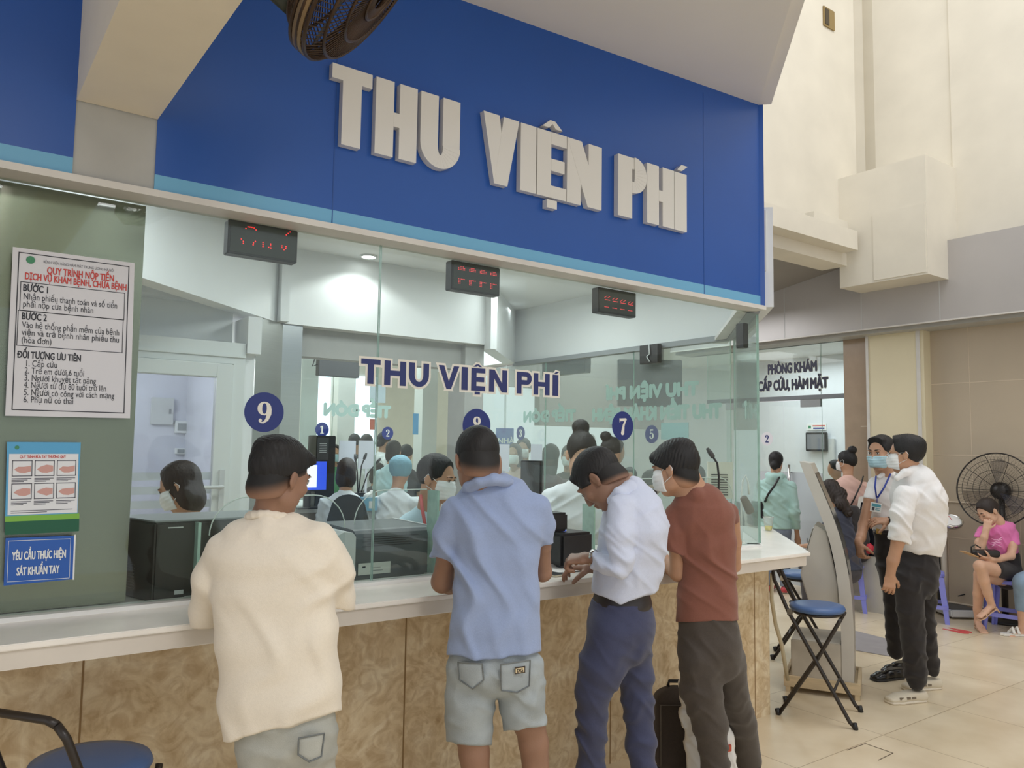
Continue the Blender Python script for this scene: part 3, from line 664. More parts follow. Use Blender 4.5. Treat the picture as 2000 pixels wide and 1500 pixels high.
def mask(h, par, m=M_mask, drop=0.0, vox=.005, loops=(-1, 1)):
    S = SDF(); s = h
    z0 = -.052-drop
    h.ell(S, (0, .030, -.024-drop*.3), (.071, .075, .093), .02); h.ell(S, (0, .064, -.088), (.036, .032, .028), .03)
    h.ell(S, (0, .100, -.030-drop), (.016, .020, .030), .02); h.ell(S, (0, .07, -.055), (.05, .042, .05), .02)
    for q in (-1, 1): h.ell(S, (q*.040, .066, -.022), (.026, .022, .024), .02); h.ell(S, (q*.044, .020, -.060), (.025, .044, .034), .02)
    cs = [(h.p(0, 0, .006-drop), h.v(0, -.10, 1)), (h.p(0, 0, -.104-drop*.25), h.v(0, .25, -1)), (h.p(0, .036, 0), h.v(0, -1, 0))]
    def pl(P): z = h.loc(P)[:, 2]; return -.0016*np.sin(z*2*np.pi/.019)
    V, F = S.mesh(vox*h.s, pl, cs, smooth=1); o = vf_object('face_mask', V, F, m, par)
    for q in loops: earloop(h, o, q)
    return o
def hairshape(par, h, m=HAIR, top=.012, cuts=(), blobs=(), strand=.0035, lam=.016, dirn=(0, .6, -1), vox=.004, name='hair', base=True, sub=(), wide=1.0):
    S = SDF(); 
    if base: h.ell(S, (0, -.016, .040), (.0765*wide+top*.55, .099+top*.6, .084+top), .02)
    for b in blobs: h.ell(S, b[0], b[1], b[2] if len(b) > 2 else .02)
    for b in sub: h.ell(S, b[0], b[1], .008, 'd')
    dv = nrm(h.v(*dirn)); a = nrm(np.cross(dv, h.A[0]+.3*h.A[2])); b2 = np.cross(dv, a)
    def dp(P):
        q = P-h.c
        return -.6*strand*np.sin(2*np.pi*((q@a)/(lam*.62)+.5*np.sin((q@dv)*40)+.3*np.sin((q@b2)*90)))*(.6+.4*np.sin((q@b2)*2*np.pi/(lam*2.3)+(q@dv)*25))
    V, F = S.mesh(vox*h.s, dp, [(h.p(*p), h.v(*n)) for p, n in cuts], smooth=1)
    return vf_object(name, V, F, m, par)
def fade(par, h, skc, y0, slope, rng, zlow=-.085, sc=1.0):
    # clipped hair that thins out to bare skin towards the neck and ears
    o = hairshape(par, h, top=.0045, cuts=[((0, -.07, zlow), (0, .45, -1)), ((0, .052, 0), (0, 1, 0))], strand=.0004, name='clipped_hair', blobs=[((0, -.040, -.015), (.0735*sc, .0635, .060)), ((0, -.052, -.055), (.058, .052, .04), .03)])
    me = o.data; n = len(me.vertices); co = np.zeros(n*3, np.float32); me.vertices.foreach_get('co', co); L = h.loc(co.reshape(-1, 3)+wl(o))
    t = np.clip((L[:, 2]-(y0-rng+slope*(L[:, 1]+.07)))/rng, 0, 1); t = t*t*(3-2*t); a, b = np.array(lin(skc)), np.array(lin((24, 22, 22)))
    c = a[None]*(1-t[:, None])+b[None]*t[:, None]; at_ = me.color_attributes.new('stubble', 'FLOAT_COLOR', 'POINT'); at_.data.foreach_set('color', c.astype(np.float32).ravel())
    m = MATS.get('clipped_hair_mat')
    if m is None:
        m = bpy.data.materials.new('clipped_hair'); m.use_nodes = True; nt = m.node_tree; v = nt.nodes.new('ShaderNodeVertexColor'); v.layer_name = 'stubble'; nt.links.new(v.outputs[0], nt.nodes['Principled BSDF'].inputs['Base Color']); nt.nodes['Principled BSDF'].inputs['Roughness'].default_value = .65; MATS['clipped_hair_mat'] = m
    me.materials.clear(); me.materials.append(m); return o
def person(label, at, group=None, cat='person'): return thing('person', label, cat, (at[0], at[1], at[2] if len(at) > 2 else 0.0), group)
# ------------------------------------------------------------------ the four men at the counter
def floor_under(P): return np.array([P[0], P[1], 0.0])
def shrink(st, kw=.86, kh=.86): return [(c, w*kw, h*kh) for c, w, h in st]
def finish(S, name, m, par, vox, disp=None, cuts=()):
    V, F = S.mesh(vox*VOX, disp, cuts); return vf_object(name, V, F, m, par)

def neckband(par, c, a, b_, m, tilt=.018):
    S = SDF(); S.loft([(c+HR*a*math.cos(t)+HF*b_*math.sin(t)+np.array([0, 0, -tilt*math.sin(t)]), .0075, .012) for t in np.linspace(0, 2*math.pi, 19)], (0, 0, 1) if False else HR, .006, kin=.006); V, Fc = S.mesh(.0042); vf_object('collar_rib', V, Fc, m, par)
def patch(par, name, poly, dep, d0, m):
    # a sewn-on patch that follows the curve of the cloth below it
    c = np.mean(poly, 0); b = MB(); n = len(poly); ring = lambda k: [(c+(np.array(p)-c)*k) for p in poly]
    fine = []
    for i in range(n):
        a, e = np.array(poly[i], float), np.array(poly[(i+1) % n], float); fine += [a+(e-a)*t for t in (0, .25, .5, .75)]
    lv = [[c+(p-c)*k for p in fine] for k in (1.0, .75, .5, .25)]; P = [[W(q[0], q[1], d0+dep(q[0])-(.004 if k else 0)) for q in r] for k, r in enumerate(lv)]; N = len(fine); vs = [p for r in P for p in r]+[W(c[0], c[1], d0+dep(c[0])-.004)]
    fs = [(k*N+i, k*N+(i+1) % N, (k+1)*N+(i+1) % N, (k+1)*N+i) for k in range(3) for i in range(N)]+[(3*N+i, 3*N+(i+1) % N, 4*N) for i in range(N)]
    b.add(vs, fs); b.build(name, m, par, smooth=True)
    s_ = MB(); s_.tube([W(q[0], q[1], d0+dep(q[0])-.0035) for q in lv[0]], .0022, 5, closed=True); s_.build('pocket_seam', denim('dark_seam', (118, 122, 122)), par, smooth=True)
# --- man in the cream T-shirt at window 9
d0 = 2.25; base = floor_under(W(555, 1300, d0)); R = person('man in an oversized cream T-shirt and pale jeans leaning on the counter', base)
h = Head(W(547, 934, d0), head_axes(547, 934, 50, -16, 2), .86)
S = SDF(); h.build(S)
S.loft(chain([(522, 1040, 44, .03), (528, 1008, 33, .01), (535, 968, 29, .0), (545, 935, 27, 0)], d0), HR, .018)
tor = bands([(1050, 452, 612, .0, .55), (1100, 425, 640, .0, .5), (1250, 440, 640, 0, .55), (1420, 455, 650, 0, .6)], d0)
S.loft(shrink(tor, .82, .8), HR, .04)
aL = chain([(446, 1085, 17, .04), (412, 1150, 17, .07), (404, 1192, 18, .12), (430, 1188, 17, .26), (468, 1180, 14, .42)], d0); aR = chain([(616, 1072, 17, .04), (650, 1122, 17, .08), (662, 1168, 19, .12), (650, 1160, 18, .30), (628, 1152, 14, .46)], d0)
S.loft(aL, HR, .015); S.loft(aR, HR, .015)
hand(S, aL[-1][0], HF+.4*HR, (0, 0, 1), 1, (15, 20, 15)); hand(S, aR[-1][0], HF-.5*HR, (0, 0, 1), -1, (15, 20, 15))
finish(S, 'body', SK2, R, .0055)
S = SDF()
ts = bands([(1036, 466, 598, .0, .50), (1054, 434, 640, .0, .45), (1090, 412, 655, .0, .50), (1150, 418, 641, .0, .55), (1250, 428, 650, 0, .58), (1350, 435, 662, 0, .60), (1462, 442, 672, 0, .62)], d0)
S.loft(ts, HR, .02, cuts=[cut((446, 1447), (668, 1387), d0)], n=2.3, kin=.02)
S.loft(chain([(470, 1046, 24, .01, 1.5), (528, 1037, 27, .01, 1.8), (592, 1040, 24, .02, 1.5)], d0), (0, 0, 1), .022)
S.loft(chain([(434, 1072, 30, .0), (412, 1130, 33, .02), (400, 1190, 27, .08), (400, 1250, 25, .12)], d0), HR, .022, cuts=[cut((374, 1226), (436, 1222), d0)])
sl = chain([(626, 1058, 33, .0), (650, 1110, 34, .03), (664, 1160, 25, .10), (668, 1205, 21, .14)], d0); S.loft(sl, HR, .022, cuts=[cut((630, 1166), (690, 1186), d0)])
S.loft(chain([(494, 1024, 15, .05), (524, 1006, 30, -.02, .6), (560, 1010, 16, .05)], d0), (0, 0, 1), .012)
S.loft(chain([(527, 1002, 37, .02, 1.0), (532, 960, 33, .0, 1.0)], d0), HR, .008, 'd')
fl = folds([(HR*.98+np.array([0, 0, .10]), .16, .009, (0, 0, 1), .6, W(640, 1280, d0), .26), (HR*.8+np.array([0, 0, -.6]), .10, .013, (0, 0, 1), .5, W(645, 1120, d0), .14), ((0, 0, 1.), .10, .005, HR, .5, W(520, 1050, d0), .12), (HR, .22, .006, (0, 0, 1), .9, W(480, 1330, d0), .3)])
finish(S, 'shirt', cloth('cream_cotton', (236, 226, 210), .02), R, .0055, fl)
neckband(R, W(527, 1013, d0+.012), .062, .058, MATS['cream_cotton'])
S = SDF(); hp = bands([(1405, 462, 655, 0, .62), (1450, 468, 652, 0, .62)], d0); S.loft(hp, HR, .02)
lgs = [chain([(515, 1440, 52, 0), (515, 1520, 46, 0), (512, 1650, 38, .02), (508, 1760, 34, .0), (506, 1915, 30, -.03)], d0), chain([(604, 1440, 52, 0), (606, 1520, 46, .04), (610, 1650, 38, .08), (612, 1760, 34, .06), (612, 1900, 30, .03)], d0)]
for l in lgs: S.loft(l, HR, .02)
finish(S, 'jeans', denim('pale_grey_denim', (176, 177, 170)), R, .008, folds([((0, 0, 1), .09, .005, HR, .4, None, 1)]))
patch(R, 'back_pocket', [(583, 1442), (634, 1432), (628, 1478), (604, 1488), (582, 1474)], lambda x: -.118*math.sqrt(max(.05, 1-((x-558)/100)**2)), d0, MATS['pale_grey_denim'])
for l, nm in zip(lgs, 'ab'):
    p = floor_under(l[-1][0]); shoe(R, 'shoe', p, HF+.2*HR, mat('white_sneaker', (220, 218, 212), .6), mat('pale_sole', (232, 228, 216), .6))
# undercut hair: long on top, shaved round the sides
hairshape(R, h, top=.017, cuts=[((0, -.07, -.022), (0, .62, -1)), ((0, .085, .035), (0, 1, -.25))], blobs=[((0, .062, .085), (.062, .040, .028)), ((.028, .080, .050), (.034, .018, .034)), ((0, -.06, .085), (.07, .06, .04))], strand=.003)
fade(R, h, (150, 114, 94), -.022, .62, .060)
h.face(R)

# --- man in the blue polo shirt at window 8
d0 = 2.65; base = floor_under(W(965, 1300, d0)); R = person('man in a blue polo shirt and grey denim shorts seen from behind', base)
h = Head(W(932, 902, d0), head_axes(932, 902, -14, -22, 0), .90)
S = SDF(); h.build(S)
S.loft(chain([(956, 990, 36, .03), (950, 958, 31, .01), (940, 925, 32, .0), (934, 900, 30, 0)], d0), HR, .03)
tor = bands([(985, 900, 1030, .0, .6), (1030, 892, 1045, .0, .6), (1150, 900, 1040, 0, .65), (1290, 885, 1048, 0, .65)], d0); S.loft(shrink(tor, .85, .85), HR, .04)
aL = chain([(890, 1018, 17, .02), (873, 1082, 19, .04), (864, 1136, 21, .08), (878, 1140, 19, .2), (893, 1128, 15, .33)], d0); aR = chain([(1046, 1010, 15, .04), (1060, 1066, 15, .07), (1060, 1118, 17, .13), (1048, 1118, 15, .28), (1028, 1110, 13, .42)], d0)
S.loft(aL, HR, .015); S.loft(aR, HR, .015); hand(S, aL[-1][0], HF+.5*HR, (0, 0, 1), 1); hand(S, aR[-1][0], HF-.4*HR, (0, 0, 1), -1)
legs = [chain([(920, 1410, 33, 0), (926, 1470, 29, .0), (932, 1540, 27, .0), (934, 1650, 25, .02), (934, 1760, 17, -.02), (934, 1792, 16, -.03)], d0), chain([(1030, 1390, 31, .04), (1042, 1450, 28, .05), (1048, 1520, 26, .06), (1052, 1630, 25, .06), (1050, 1735, 17, .04), (1048, 1764, 16, .02)], d0)]
for l in legs: S.loft(l, HR, .015)
S.loft(chain([(935, 1300, 38, 0, .7), (920, 1420, 33, 0)], d0), HR, .03); S.loft(chain([(1000, 1300, 38, 0, .7), (1030, 1400, 31, .04)], d0), HR, .03)
finish(S, 'body', SK2, R, .0055)
S = SDF()
ts = bands([(958, 912, 1002, .0, .6), (972, 902, 1030, .0, .55), (992, 886, 1052, .0, .5), (1025, 880, 1062, .0, .55), (1080, 890, 1052, .0, .6), (1150, 888, 1049, 0, .62), (1214, 883, 1051, 0, .66), (1292, 872, 1060, 0, .68)], d0)
S.loft(ts, HR, .02, cuts=[cut((870, 1277), (960, 1289), d0), cut((960, 1288), (1060, 1271), d0)], n=2.3, kin=.02)
S.loft(chain([(918, 975, 24, .02), (956, 962, 34, .01), (1006, 968, 26, .02)], d0), (0, 0, 1), .03)
S.loft(chain([(886, 1000, 26, .0), (880, 1040, 29, .01), (871, 1085, 26, .04), (868, 1110, 24, .06)], d0), HR, .02, cuts=[cut((846, 1083), (900, 1093), d0)])
S.loft(chain([(1046, 990, 26, .0), (1057, 1030, 24, .03), (1060, 1075, 20, .07)], d0), HR, .02, cuts=[cut((1044, 1066), (1080, 1060), d0)])
fl = folds([(nrm(HR*.88+np.array([0, 0, .34])), .105, .019, (0, 0, 1), .65, W(975, 1120, d0-.1), .27), (nrm(HR*.7+np.array([0, 0, .7])), .085, .006, (0, 0, 1), .5, W(900, 1050, d0), .12), (HR, .13, .010, (0, 0, 1), .6, W(960, 1230, d0), .22)])
finish(S, 'polo_shirt', cloth('blue_pique', (150, 166, 202), .03, 160), R, .0055, fl)
S = SDF(); S.loft(chain([(909, 963, 8, .02, 1.5), (920, 950, 11, -.045, 1.5), (940, 940, 12, -.075, 1.5), (962, 936, 12, -.08, 1.5), (984, 939, 11, -.055, 1.5), (1002, 951, 9, .02, 1.5)], d0), (0, 0, 1), .01)
finish(S, 'collar', MATS['blue_pique'], R, .005)
S = SDF(); S.loft(bands([(1268, 888, 1044, 0, .62), (1300, 876, 1054, 0, .66)], d0), HR, .02, kin=.03)
S.loft(chain([(918, 1310, 45, 0, .95), (917, 1370, 45, .0, .95), (917, 1465, 44, .02, 1)], d0), HR, .025, cuts=[cut((870, 1447), (962, 1456), d0)])
S.loft(chain([(1015, 1305, 44, 0, .95), (1020, 1360, 42, .02, .95), (1025, 1445, 41, .04, 1)], d0), HR, .025, cuts=[cut((984, 1428), (1064, 1413), d0)])
finish(S, 'shorts', denim('grey_blue_denim', (164, 172, 176)), R, .006, folds([((0, 0, 1), .11, .007, HR, .3, None, 1), (HR, .12, .004, (0, 0, 1), .4, None, 1)]))
md = denim('grey_blue_denim', (164, 172, 176))
pk = lambda px, py, o=0: W(px, py, d0-.117-o)
pf = lambda x: -.113*math.sqrt(max(.05, 1-((x-966)/98)**2))-.004
patch(R, 'back_pocket', [(978, 1298), (1036, 1289), (1034, 1340), (1010, 1353), (979, 1349)], pf, d0, md)
patch(R, 'back_pocket', [(894, 1294), (942, 1296), (945, 1328), (923, 1346), (897, 1328)], pf, d0, md)
b = MB(); b.prism([pk(1005, 1304, .004), pk(1026, 1301, .004), pk(1026, 1314, .004), pk(1005, 1317, .004)], HF*.004); b.prism([pk(1007, 1306, .005), pk(1024, 1303.5, .005), pk(1024, 1312, .005), pk(1007, 1315, .005)], HF*.004, 1)
put_text(b, 'DG', pk(1009, 1313.5, .0065), nrm(HR+np.array([0, 0, .14])), (0, 0, 1), .0145, .0006, mi=0); b.build('pocket_badge', [mat('badge_brown', (60, 46, 36), .5), mat('badge_gold', (226, 208, 170), .4)], R)
for l in legs: p = floor_under(l[-1][0]); shoe(R, 'sandal', p, HF, mat('dark_sandal', (60, 52, 46), .6), mat('dark_sole', (50, 46, 44), .6), low=True)
hairshape(R, h, HAIR, top=.009, cuts=[((0, -.07, -.022), (0, .70, -1)), ((0, .075, .04), (0, 1, -.2))], strand=.0012, lam=.01)
fade(R, h, (150, 114, 94), -.022, .70, .062)
h.face(R)

# --- man in the pale shirt bending over his papers
d0 = 3.05; base = floor_under(W(1215, 1300, d0)); R = person('man in a pale lavender long-sleeved shirt and navy trousers bending over papers on the counter', base)
h = Head(W(1172, 938, d0), head_axes(1172, 938, -70, -50, 0), .94)
S = SDF(); h.build(S)
S.loft(chain([(1232, 985, 42, .0), (1222, 965, 33, .0), (1205, 950, 30, .0), (1186, 935, 29, 0)], d0), HR, .03)
tor = bands([(985, 1195, 1285, 0, 1.4), (1055, 1180, 1290, 0, 1.3), (1165, 1168, 1272, 0, 1.2)], d0); S.loft(shrink(tor, .84, .84), HR, .04)
aL = chain([(1214, 1004, 14, -.12), (1214, 1060, 13, -.18), (1214, 1106, 11, -.185), (1186, 1103, 11, -.14), (1153, 1090, 11, -.05)], d0); aR = chain([(1225, 1005, 22, .18), (1215, 1065, 20, .22), (1200, 1110, 17, .22), (1160, 1108, 12, .16)], d0)
S.loft(aL, HR, .015); S.loft(aR, HR, .015)
hand(S, aL[-1][0], -HR+.35*HF+np.array([0, 0, -.12]), (0, 0, 1)+.35*-HF, 1, (42, 55, 35)); hand(S, aR[-1][0], -HR*.9+.1*HF+np.array([0, 0, .0]), (0, 0, 1), -1, (25, 30, 25))
finish(S, 'body', SK2, R, .0045)
S = SDF()
ts = bands([(972, 1200, 1262, .0, 1.7), (990, 1188, 1288, .0, 1.75), (1022, 1178, 1300, .0, 1.55), (1058, 1172, 1297, .0, 1.35), (1105, 1164, 1288, 0, 1.25), (1150, 1159, 1281, 0, 1.15), (1190, 1162, 1278, 0, 1.1)], d0)
S.loft(ts, HR, .02, cuts=[cut((1150, 1150), (1212, 1177), d0), cut((1212, 1176), (1275, 1154), d0)], n=2.2, kin=.02)
S.loft(chain([(1214, 992, 27, -.14), (1212, 1040, 26, -.18), (1214, 1085, 22, -.19), (1212, 1108, 18, -.19), (1186, 1104, 17, -.14), (1164, 1094, 14, -.08), (1150, 1089, 13, -.04)], d0), HR, .016, cuts=[cut((1159, 1112), (1160, 1070), d0)] if False else [(W(1160, 1092, d0-.07), nrm(-HR+np.array([0, 0, .2])))])
S.loft(chain([(1226, 1000, 26, .16), (1216, 1060, 24, .21), (1200, 1108, 19, .21), (1172, 1106, 15, .18)], d0), HR, .016)
S.loft(chain([(1238, 952, 22, -.03, 1.1), (1216, 972, 26, -.02, 1.6), (1200, 985, 20, .0, 1.4)], d0), HR, .02)
fl = folds([(nrm(HR*.8+np.array([0, 0, .5])), .08, .014, (0, 0, 1), .4, W(1265, 1085, d0-.15), .22), (nrm(HR*.5+np.array([0, 0, .85])), .065, .008, HR, .3, W(1214, 1075, d0-.2), .12), (nrm(HR*.4+np.array([0, 0, 1])), .06, .007, HR, .3, W(1185, 1100, d0-.2), .08), (nrm(HR+np.array([0, 0, -.3])), .09, .007, (0, 0, 1), .4, W(1220, 1130, d0-.15), .15)])
finish(S, 'shirt', cloth('pale_lavender_cotton', (206, 213, 234), .02), R, .005, fl)
S = SDF(); S.loft(chain([(1247, 946, 10, -.02, 1.8), (1232, 953, 11, -.08, 1.5), (1212, 965, 11, -.11, 1.4), (1195, 980, 9, -.09, 1.3)], d0), nrm(HR+np.array([0, 0, 1])), .01); finish(S, 'collar', MATS['pale_lavender_cotton'], R, .005)
S = SDF(); S.loft(bands([(1158, 1162, 1268, 0, 1.1), (1172, 1158, 1272, 0, 1.1)], d0), HR, .01, n=2.2); V, Fc = S.mesh(.006, None, [(W(1212, 1192, d0), (0, 0, -1)), (W(1212, 1150, d0), (0, 0, 1))]); vf_object('belt', V, Fc, mat('dark_leather', (44, 38, 38), .4), R)
S = SDF(); S.loft(bands([(1180, 1156, 1272, 0, 1.1), (1214, 1150, 1276, 0, 1.1), (1240, 1148, 1274, 0, 1.0)], d0), HR, .02, cuts=[(W(1212, 1172, d0), (0, 0, 1))], kin=.02)
lf = chain([(1196, 1235, 46, -.06, 1.1), (1176, 1300, 43, -.07), (1158, 1355, 31, -.07), (1156, 1434, 26, -.04), (1154, 1500, 24, -.02), (1152, 1590, 23, -.02), (1150, 1652, 22, -.02)], d0); lr = chain([(1232, 1235, 42, .06, 1.1), (1238, 1310, 33, .07), (1247, 1380, 27, .07), (1252, 1456, 25, .05), (1258, 1520, 23, .03), (1264, 1590, 22, .02), (1266, 1632, 21, .02)], d0)
S.loft(lf, HR, .025); S.loft(lr, HR, .025)
fl = folds([(nrm(HR*.5+np.array([0, 0, 1])), .10, .009, HR, .3, W(1165, 1370, d0), .35), (nrm(-HR*.5+np.array([0, 0, 1])), .11, .008, HR, .3, W(1250, 1400, d0), .35), (nrm(HR*.8+np.array([0, 0, .6])), .07, .006, (0, 0, 1), .3, W(1225, 1240, d0), .16)])
finish(S, 'trousers', cloth('navy_twill', (62, 66, 94), .05), R, .006, fl)
for l in (lf, lr): p = floor_under(l[-1][0]); shoe(R, 'shoe', p, -HR*.8+.6*HF, mat('black_leather', (30, 28, 28), .25), M_black)
b = MB(); w0 = aL[-1][0]; ax = nrm(-HR+.35*HF); b.lathe([(.030, -.011), (.033, -.006), (.033, .006), (.030, .011)], w0-ax*.012, ax, 20); b.lathe([(.001, .03), (.016, .03), (.017, .024), (.017, .018)], w0-ax*.012, nrm(np.array([0, 0, 1])-.5*HF), 20); b.build('wristwatch', M_chrome, R, smooth='auto')
hairshape(R, h, HAIR, top=.013, cuts=[((0, -.07, -.040), (0, .45, -1)), ((0, .070, .030), (0, 1, -.15)), ], blobs=[((.0, .074, .072), (.056, .026, .03)), ((-.064, .040, .018), (.012, .018, .026))], strand=.0025, sub=[((-.085, -.004, -.004), (.03, .024, .036))])
fade(R, h, (150, 114, 94), -.040, .45, .035, zlow=-.07)
h.face(R, eyes='closed')

# --- man in the rust T-shirt with mask at window 7
d0 = 3.45; base = floor_under(W(1385, 1350, d0+.2)); R = person('man in a rust brown T-shirt, white mask and dark trousers standing at the counter', base)
h = Head(W(1318, 918, d0), head_axes(1318, 918, -66, -12, 0), .95)
S = SDF(); h.build(S)
S.loft(chain([(1362, 985, 36, .02), (1352, 962, 28, .0), (1338, 935, 26, .0), (1322, 915, 26, 0)], d0), HR, .03)
tor = bands([(990, 1325, 1410, 0, .8), (1030, 1325, 1425, 0, .7), (1120, 1345, 1425, 0, .8), (1220, 1340, 1425, 0, .8)], d0); S.loft(shrink(tor, .86, .86), HR, .04)
aL = chain([(1326, 1018, 12, .02), (1321, 1070, 14, -.015), (1325, 1118, 17, .02), (1312, 1110, 14, .12), (1298, 1094, 11, .2)], d0); aR = chain([(1428, 1010, 16, .05), (1434, 1060, 13, .12), (1434, 1105, 12, .2), (1415, 1105, 11, .35)], d0)
S.loft(aL, HR, .015); S.loft(aR, HR, .015); hand(S, aL[-1][0], HF*.6-.6*HR+np.array([0, 0, .25]), HF*-.3-HR*.7+np.array([0, 0, .6]), -1, (35, 45, 30)); hand(S, aR[-1][0], HF-HR, (0, 0, 1), -1)
finish(S, 'body', SK4, R, .0048)
S = SDF()
ts = bands([(972, 1330, 1402, .0, .8), (985, 1315, 1416, .0, .8), (1010, 1310, 1432, .0, .72), (1060, 1326, 1436, .0, .72), (1120, 1333, 1435, 0, .75), (1160, 1325, 1437, 0, .78), (1228, 1320, 1442, 0, .8)], d0)
S.loft(ts, HR, .018, cuts=[cut((1318, 1215), (1442, 1212), d0)], n=2.2, kin=.02)
S.loft(chain([(1318, 1003, 19, .0), (1316, 1040, 22, -.02), (1318, 1085, 24, -.02)], d0), HR, .014, cuts=[cut((1292, 1073), (1344, 1083), d0)])
S.loft(chain([(1424, 1000, 18, .02), (1430, 1035, 14, .08)], d0), HR, .014, cuts=[cut((1410, 1036), (1445, 1020), d0)])
S.loft(chain([(1340, 972, 9, -.03), (1360, 967, 14, -.06), (1384, 958, 9, -.02)], d0), (0, 0, 1), .014)
neckband(R, W(1360, 968, d0+.012), .064, .056, cloth('rust_cotton', (134, 84, 70), .03))
fl = folds([(nrm(HR*.75+np.array([0, 0, .62])), .10, .015, (0, 0, 1), .5, W(1380, 1140, d0-.15), .2), (nrm(HR+np.array([0, 0, -.35])), .075, .008, (0, 0, 1), .4, W(1325, 1045, d0-.1), .1), (HR, .085, .009, (0, 0, 1), .5, W(1400, 1040, d0-.15), .13)])
finish(S, 't_shirt', cloth('rust_cotton', (134, 84, 70), .03), R, .005, fl)
S = SDF(); S.loft(bands([(1205, 1325, 1437, 0, .8), (1260, 1326, 1446, 0, .8), (1290, 1330, 1448, .02, .75)], d0), HR, .02, kin=.02)
lf = chain([(1366, 1285, 40, -.03), (1370, 1346, 38, -.02), (1386, 1412, 33, .0), (1396, 1490, 25, .02), (1400, 1555, 23, .02)], d0); lr = chain([(1420, 1285, 35, .06), (1430, 1346, 29, .14), (1450, 1412, 26, .26), (1462, 1485, 25, .40)], d0)
S.loft(lf, HR, .02); S.loft(lr, HR, .02)
finish(S, 'trousers', cloth('charcoal_twill', (74, 66, 60), .06), R, .006, folds([((0, 0, 1), .10, .008, HR, .3, W(1390, 1430, d0), .4), (nrm(HR+np.array([0, 0, .3])), .09, .006, (0, 0, 1), .4, W(1385, 1280, d0), .3)]))
for l in (lf, lr): p = floor_under(l[-1][0]); shoe(R, 'shoe', p, -HR*.5+HF, mat('dark_sneaker', (52, 46, 44), .5), mat('pale_sole', (232, 228, 216), .6))
mask(h, R, loops=(-1, 1))
hairshape(R, h, HAIR, top=.019, cuts=[((0, -.07, -.048), (0, .62, -1)), ((0, .088, .040), (0, 1, -.10))], blobs=[((0, .076, .066), (.064, .030, .034)), ((0, -.05, .1), (.066, .06, .036)), ((-.066, .03, .03), (.014, .04, .034))], strand=.004, lam=.022, sub=[((-.085, .004, -.02), (.022, .022, .032))])
fade(R, h, (190, 146, 118), -.044, .62, .045, zlow=-.105)
h.face(R)
# ------------------------------------------------------------------ the two men in white by the kiosk
d0 = 5.5; base = floor_under(W(1745, 1290, d0)); R = person('man in a white polo shirt with blue lanyard, mask under his nose and wristwatch', base)
h = Head(W(1721, 886, d0), head_axes(1721, 886, -148, -6, 0), .98)
S = SDF(); h.build(S)
S.loft(chain([(1730, 940, 17, .03), (1726, 915, 15, .03), (1722, 895, 15, .02)], d0), HR, .03)
S.loft(chain([(1735, 955, 24, .04, .6), (1737, 1030, 22, .04, .7)], d0), HR, .04)
aR = chain([(1708, 948, 8, -.02), (1697, 975, 9, -.04), (1687, 1025, 10, -.06), (1681, 1050, 9, -.12), (1677, 1060, 8, -.15)], d0); aL = chain([(1772, 950, 9, .08), (1775, 1000, 9, .05), (1768, 1027, 9, .0), (1740, 1018, 8, -.1), (1733, 1018, 7.5, -.12)], d0)
S.loft(aR, HR, .015); S.loft(aL, HR, .015)
hand(S, aR[-1][0], (0.0, 0.0, -1)-.25*HF, -HR-.3*HF, -1, (35, 45, 30), .95); hand(S, aL[-1][0], -HR*.95-.1*HF+np.array([0, 0, .05]), (0, 0, 1)-.6*HF, -1, (22, 26, 18), .95)
finish(S, 'body', SK4, R, .005)
S = SDF(); S.loft(bands([(928, 1716, 1745, .03, .9), (940, 1702, 1768, .03, .55), (970, 1702, 1775, .03, .6), (1010, 1705, 1772, .03, .65), (1045, 1708, 1770, .03, .68)], d0), HR, .02, cuts=[(W(1730, 1038, d0), (0, 0, -1))], n=2.2)
S.loft(chain([(1709, 943, 12, .0), (1697, 980, 12.5, -.045)], d0), HR, .014, cuts=[cut((1682, 971), (1714, 977), d0)])
S.loft(chain([(1766, 944, 11, .05), (1776, 975, 11, .06)], d0), HR, .014)
S.loft(chain([(1716, 932, 4, -.05), (1724, 926, 4, -.01), (1738, 924, 4.5, .0), (1748, 932, 4, -.04)], d0), (0, 0, 1), .01)
fl = folds([(nrm(HR*.8+np.array([0, 0, .6])), .10, .008, (0, 0, 1), .4, W(1725, 1010, d0), .3)])
WHITE = cloth('white_cotton', (238, 236, 236), .02); finish(S, 'polo_shirt', WHITE, R, .007, fl)
b = MB(); nk = lambda x, y, d: W(x, y, d0+d)
b.tube([nk(1711, 930, -.06), nk(1709, 950, -.125), nk(1712, 972, -.135)], .006, 6); b.tube([nk(1739, 926, -.05), nk(1727, 952, -.125), nk(1714, 972, -.137)], .006, 6); b.tube([nk(1713, 971, -.138), nk(1713, 982, -.138)], .003, 6); b.build('lanyard', mat('blue_ribbon', (44, 62, 150), .6), R, smooth=True)
b = MB(); c0 = nk(1701, 980, -.15); e1 = (nk(1722, 984, -.15)-c0); e2 = nk(1699, 998, -.15)-c0; b.obox(c0, e1, e2, -HF*.004); b.obox(c0+e1*.08+e2*.12-HF*.0045, e1*.84, e2*.32, -HF*.001, 1); b.obox(c0+e1*.12+e2*.5-HF*.0045, e1*.25, e2*.36, -HF*.001, 2); b.obox(c0+e1*.45+e2*.55-HF*.0045, e1*.45, e2*.07, -HF*.001, 1); b.obox(c0+e1*.45+e2*.72-HF*.0045, e1*.4, e2*.07, -HF*.001, 1)
b.build('id_badge', [M_paper, mat('badge_teal', (90, 160, 176), .5), mat('badge_photo', (70, 74, 84), .5)], R)
S = SDF(); S.loft(bands([(1040, 1709, 1770, .03, .72), (1075, 1711, 1776, .04, .75), (1110, 1714, 1776, .05, .75)], d0), HR, .02, cuts=[(W(1730, 1036, d0), (0, 0, 1))])
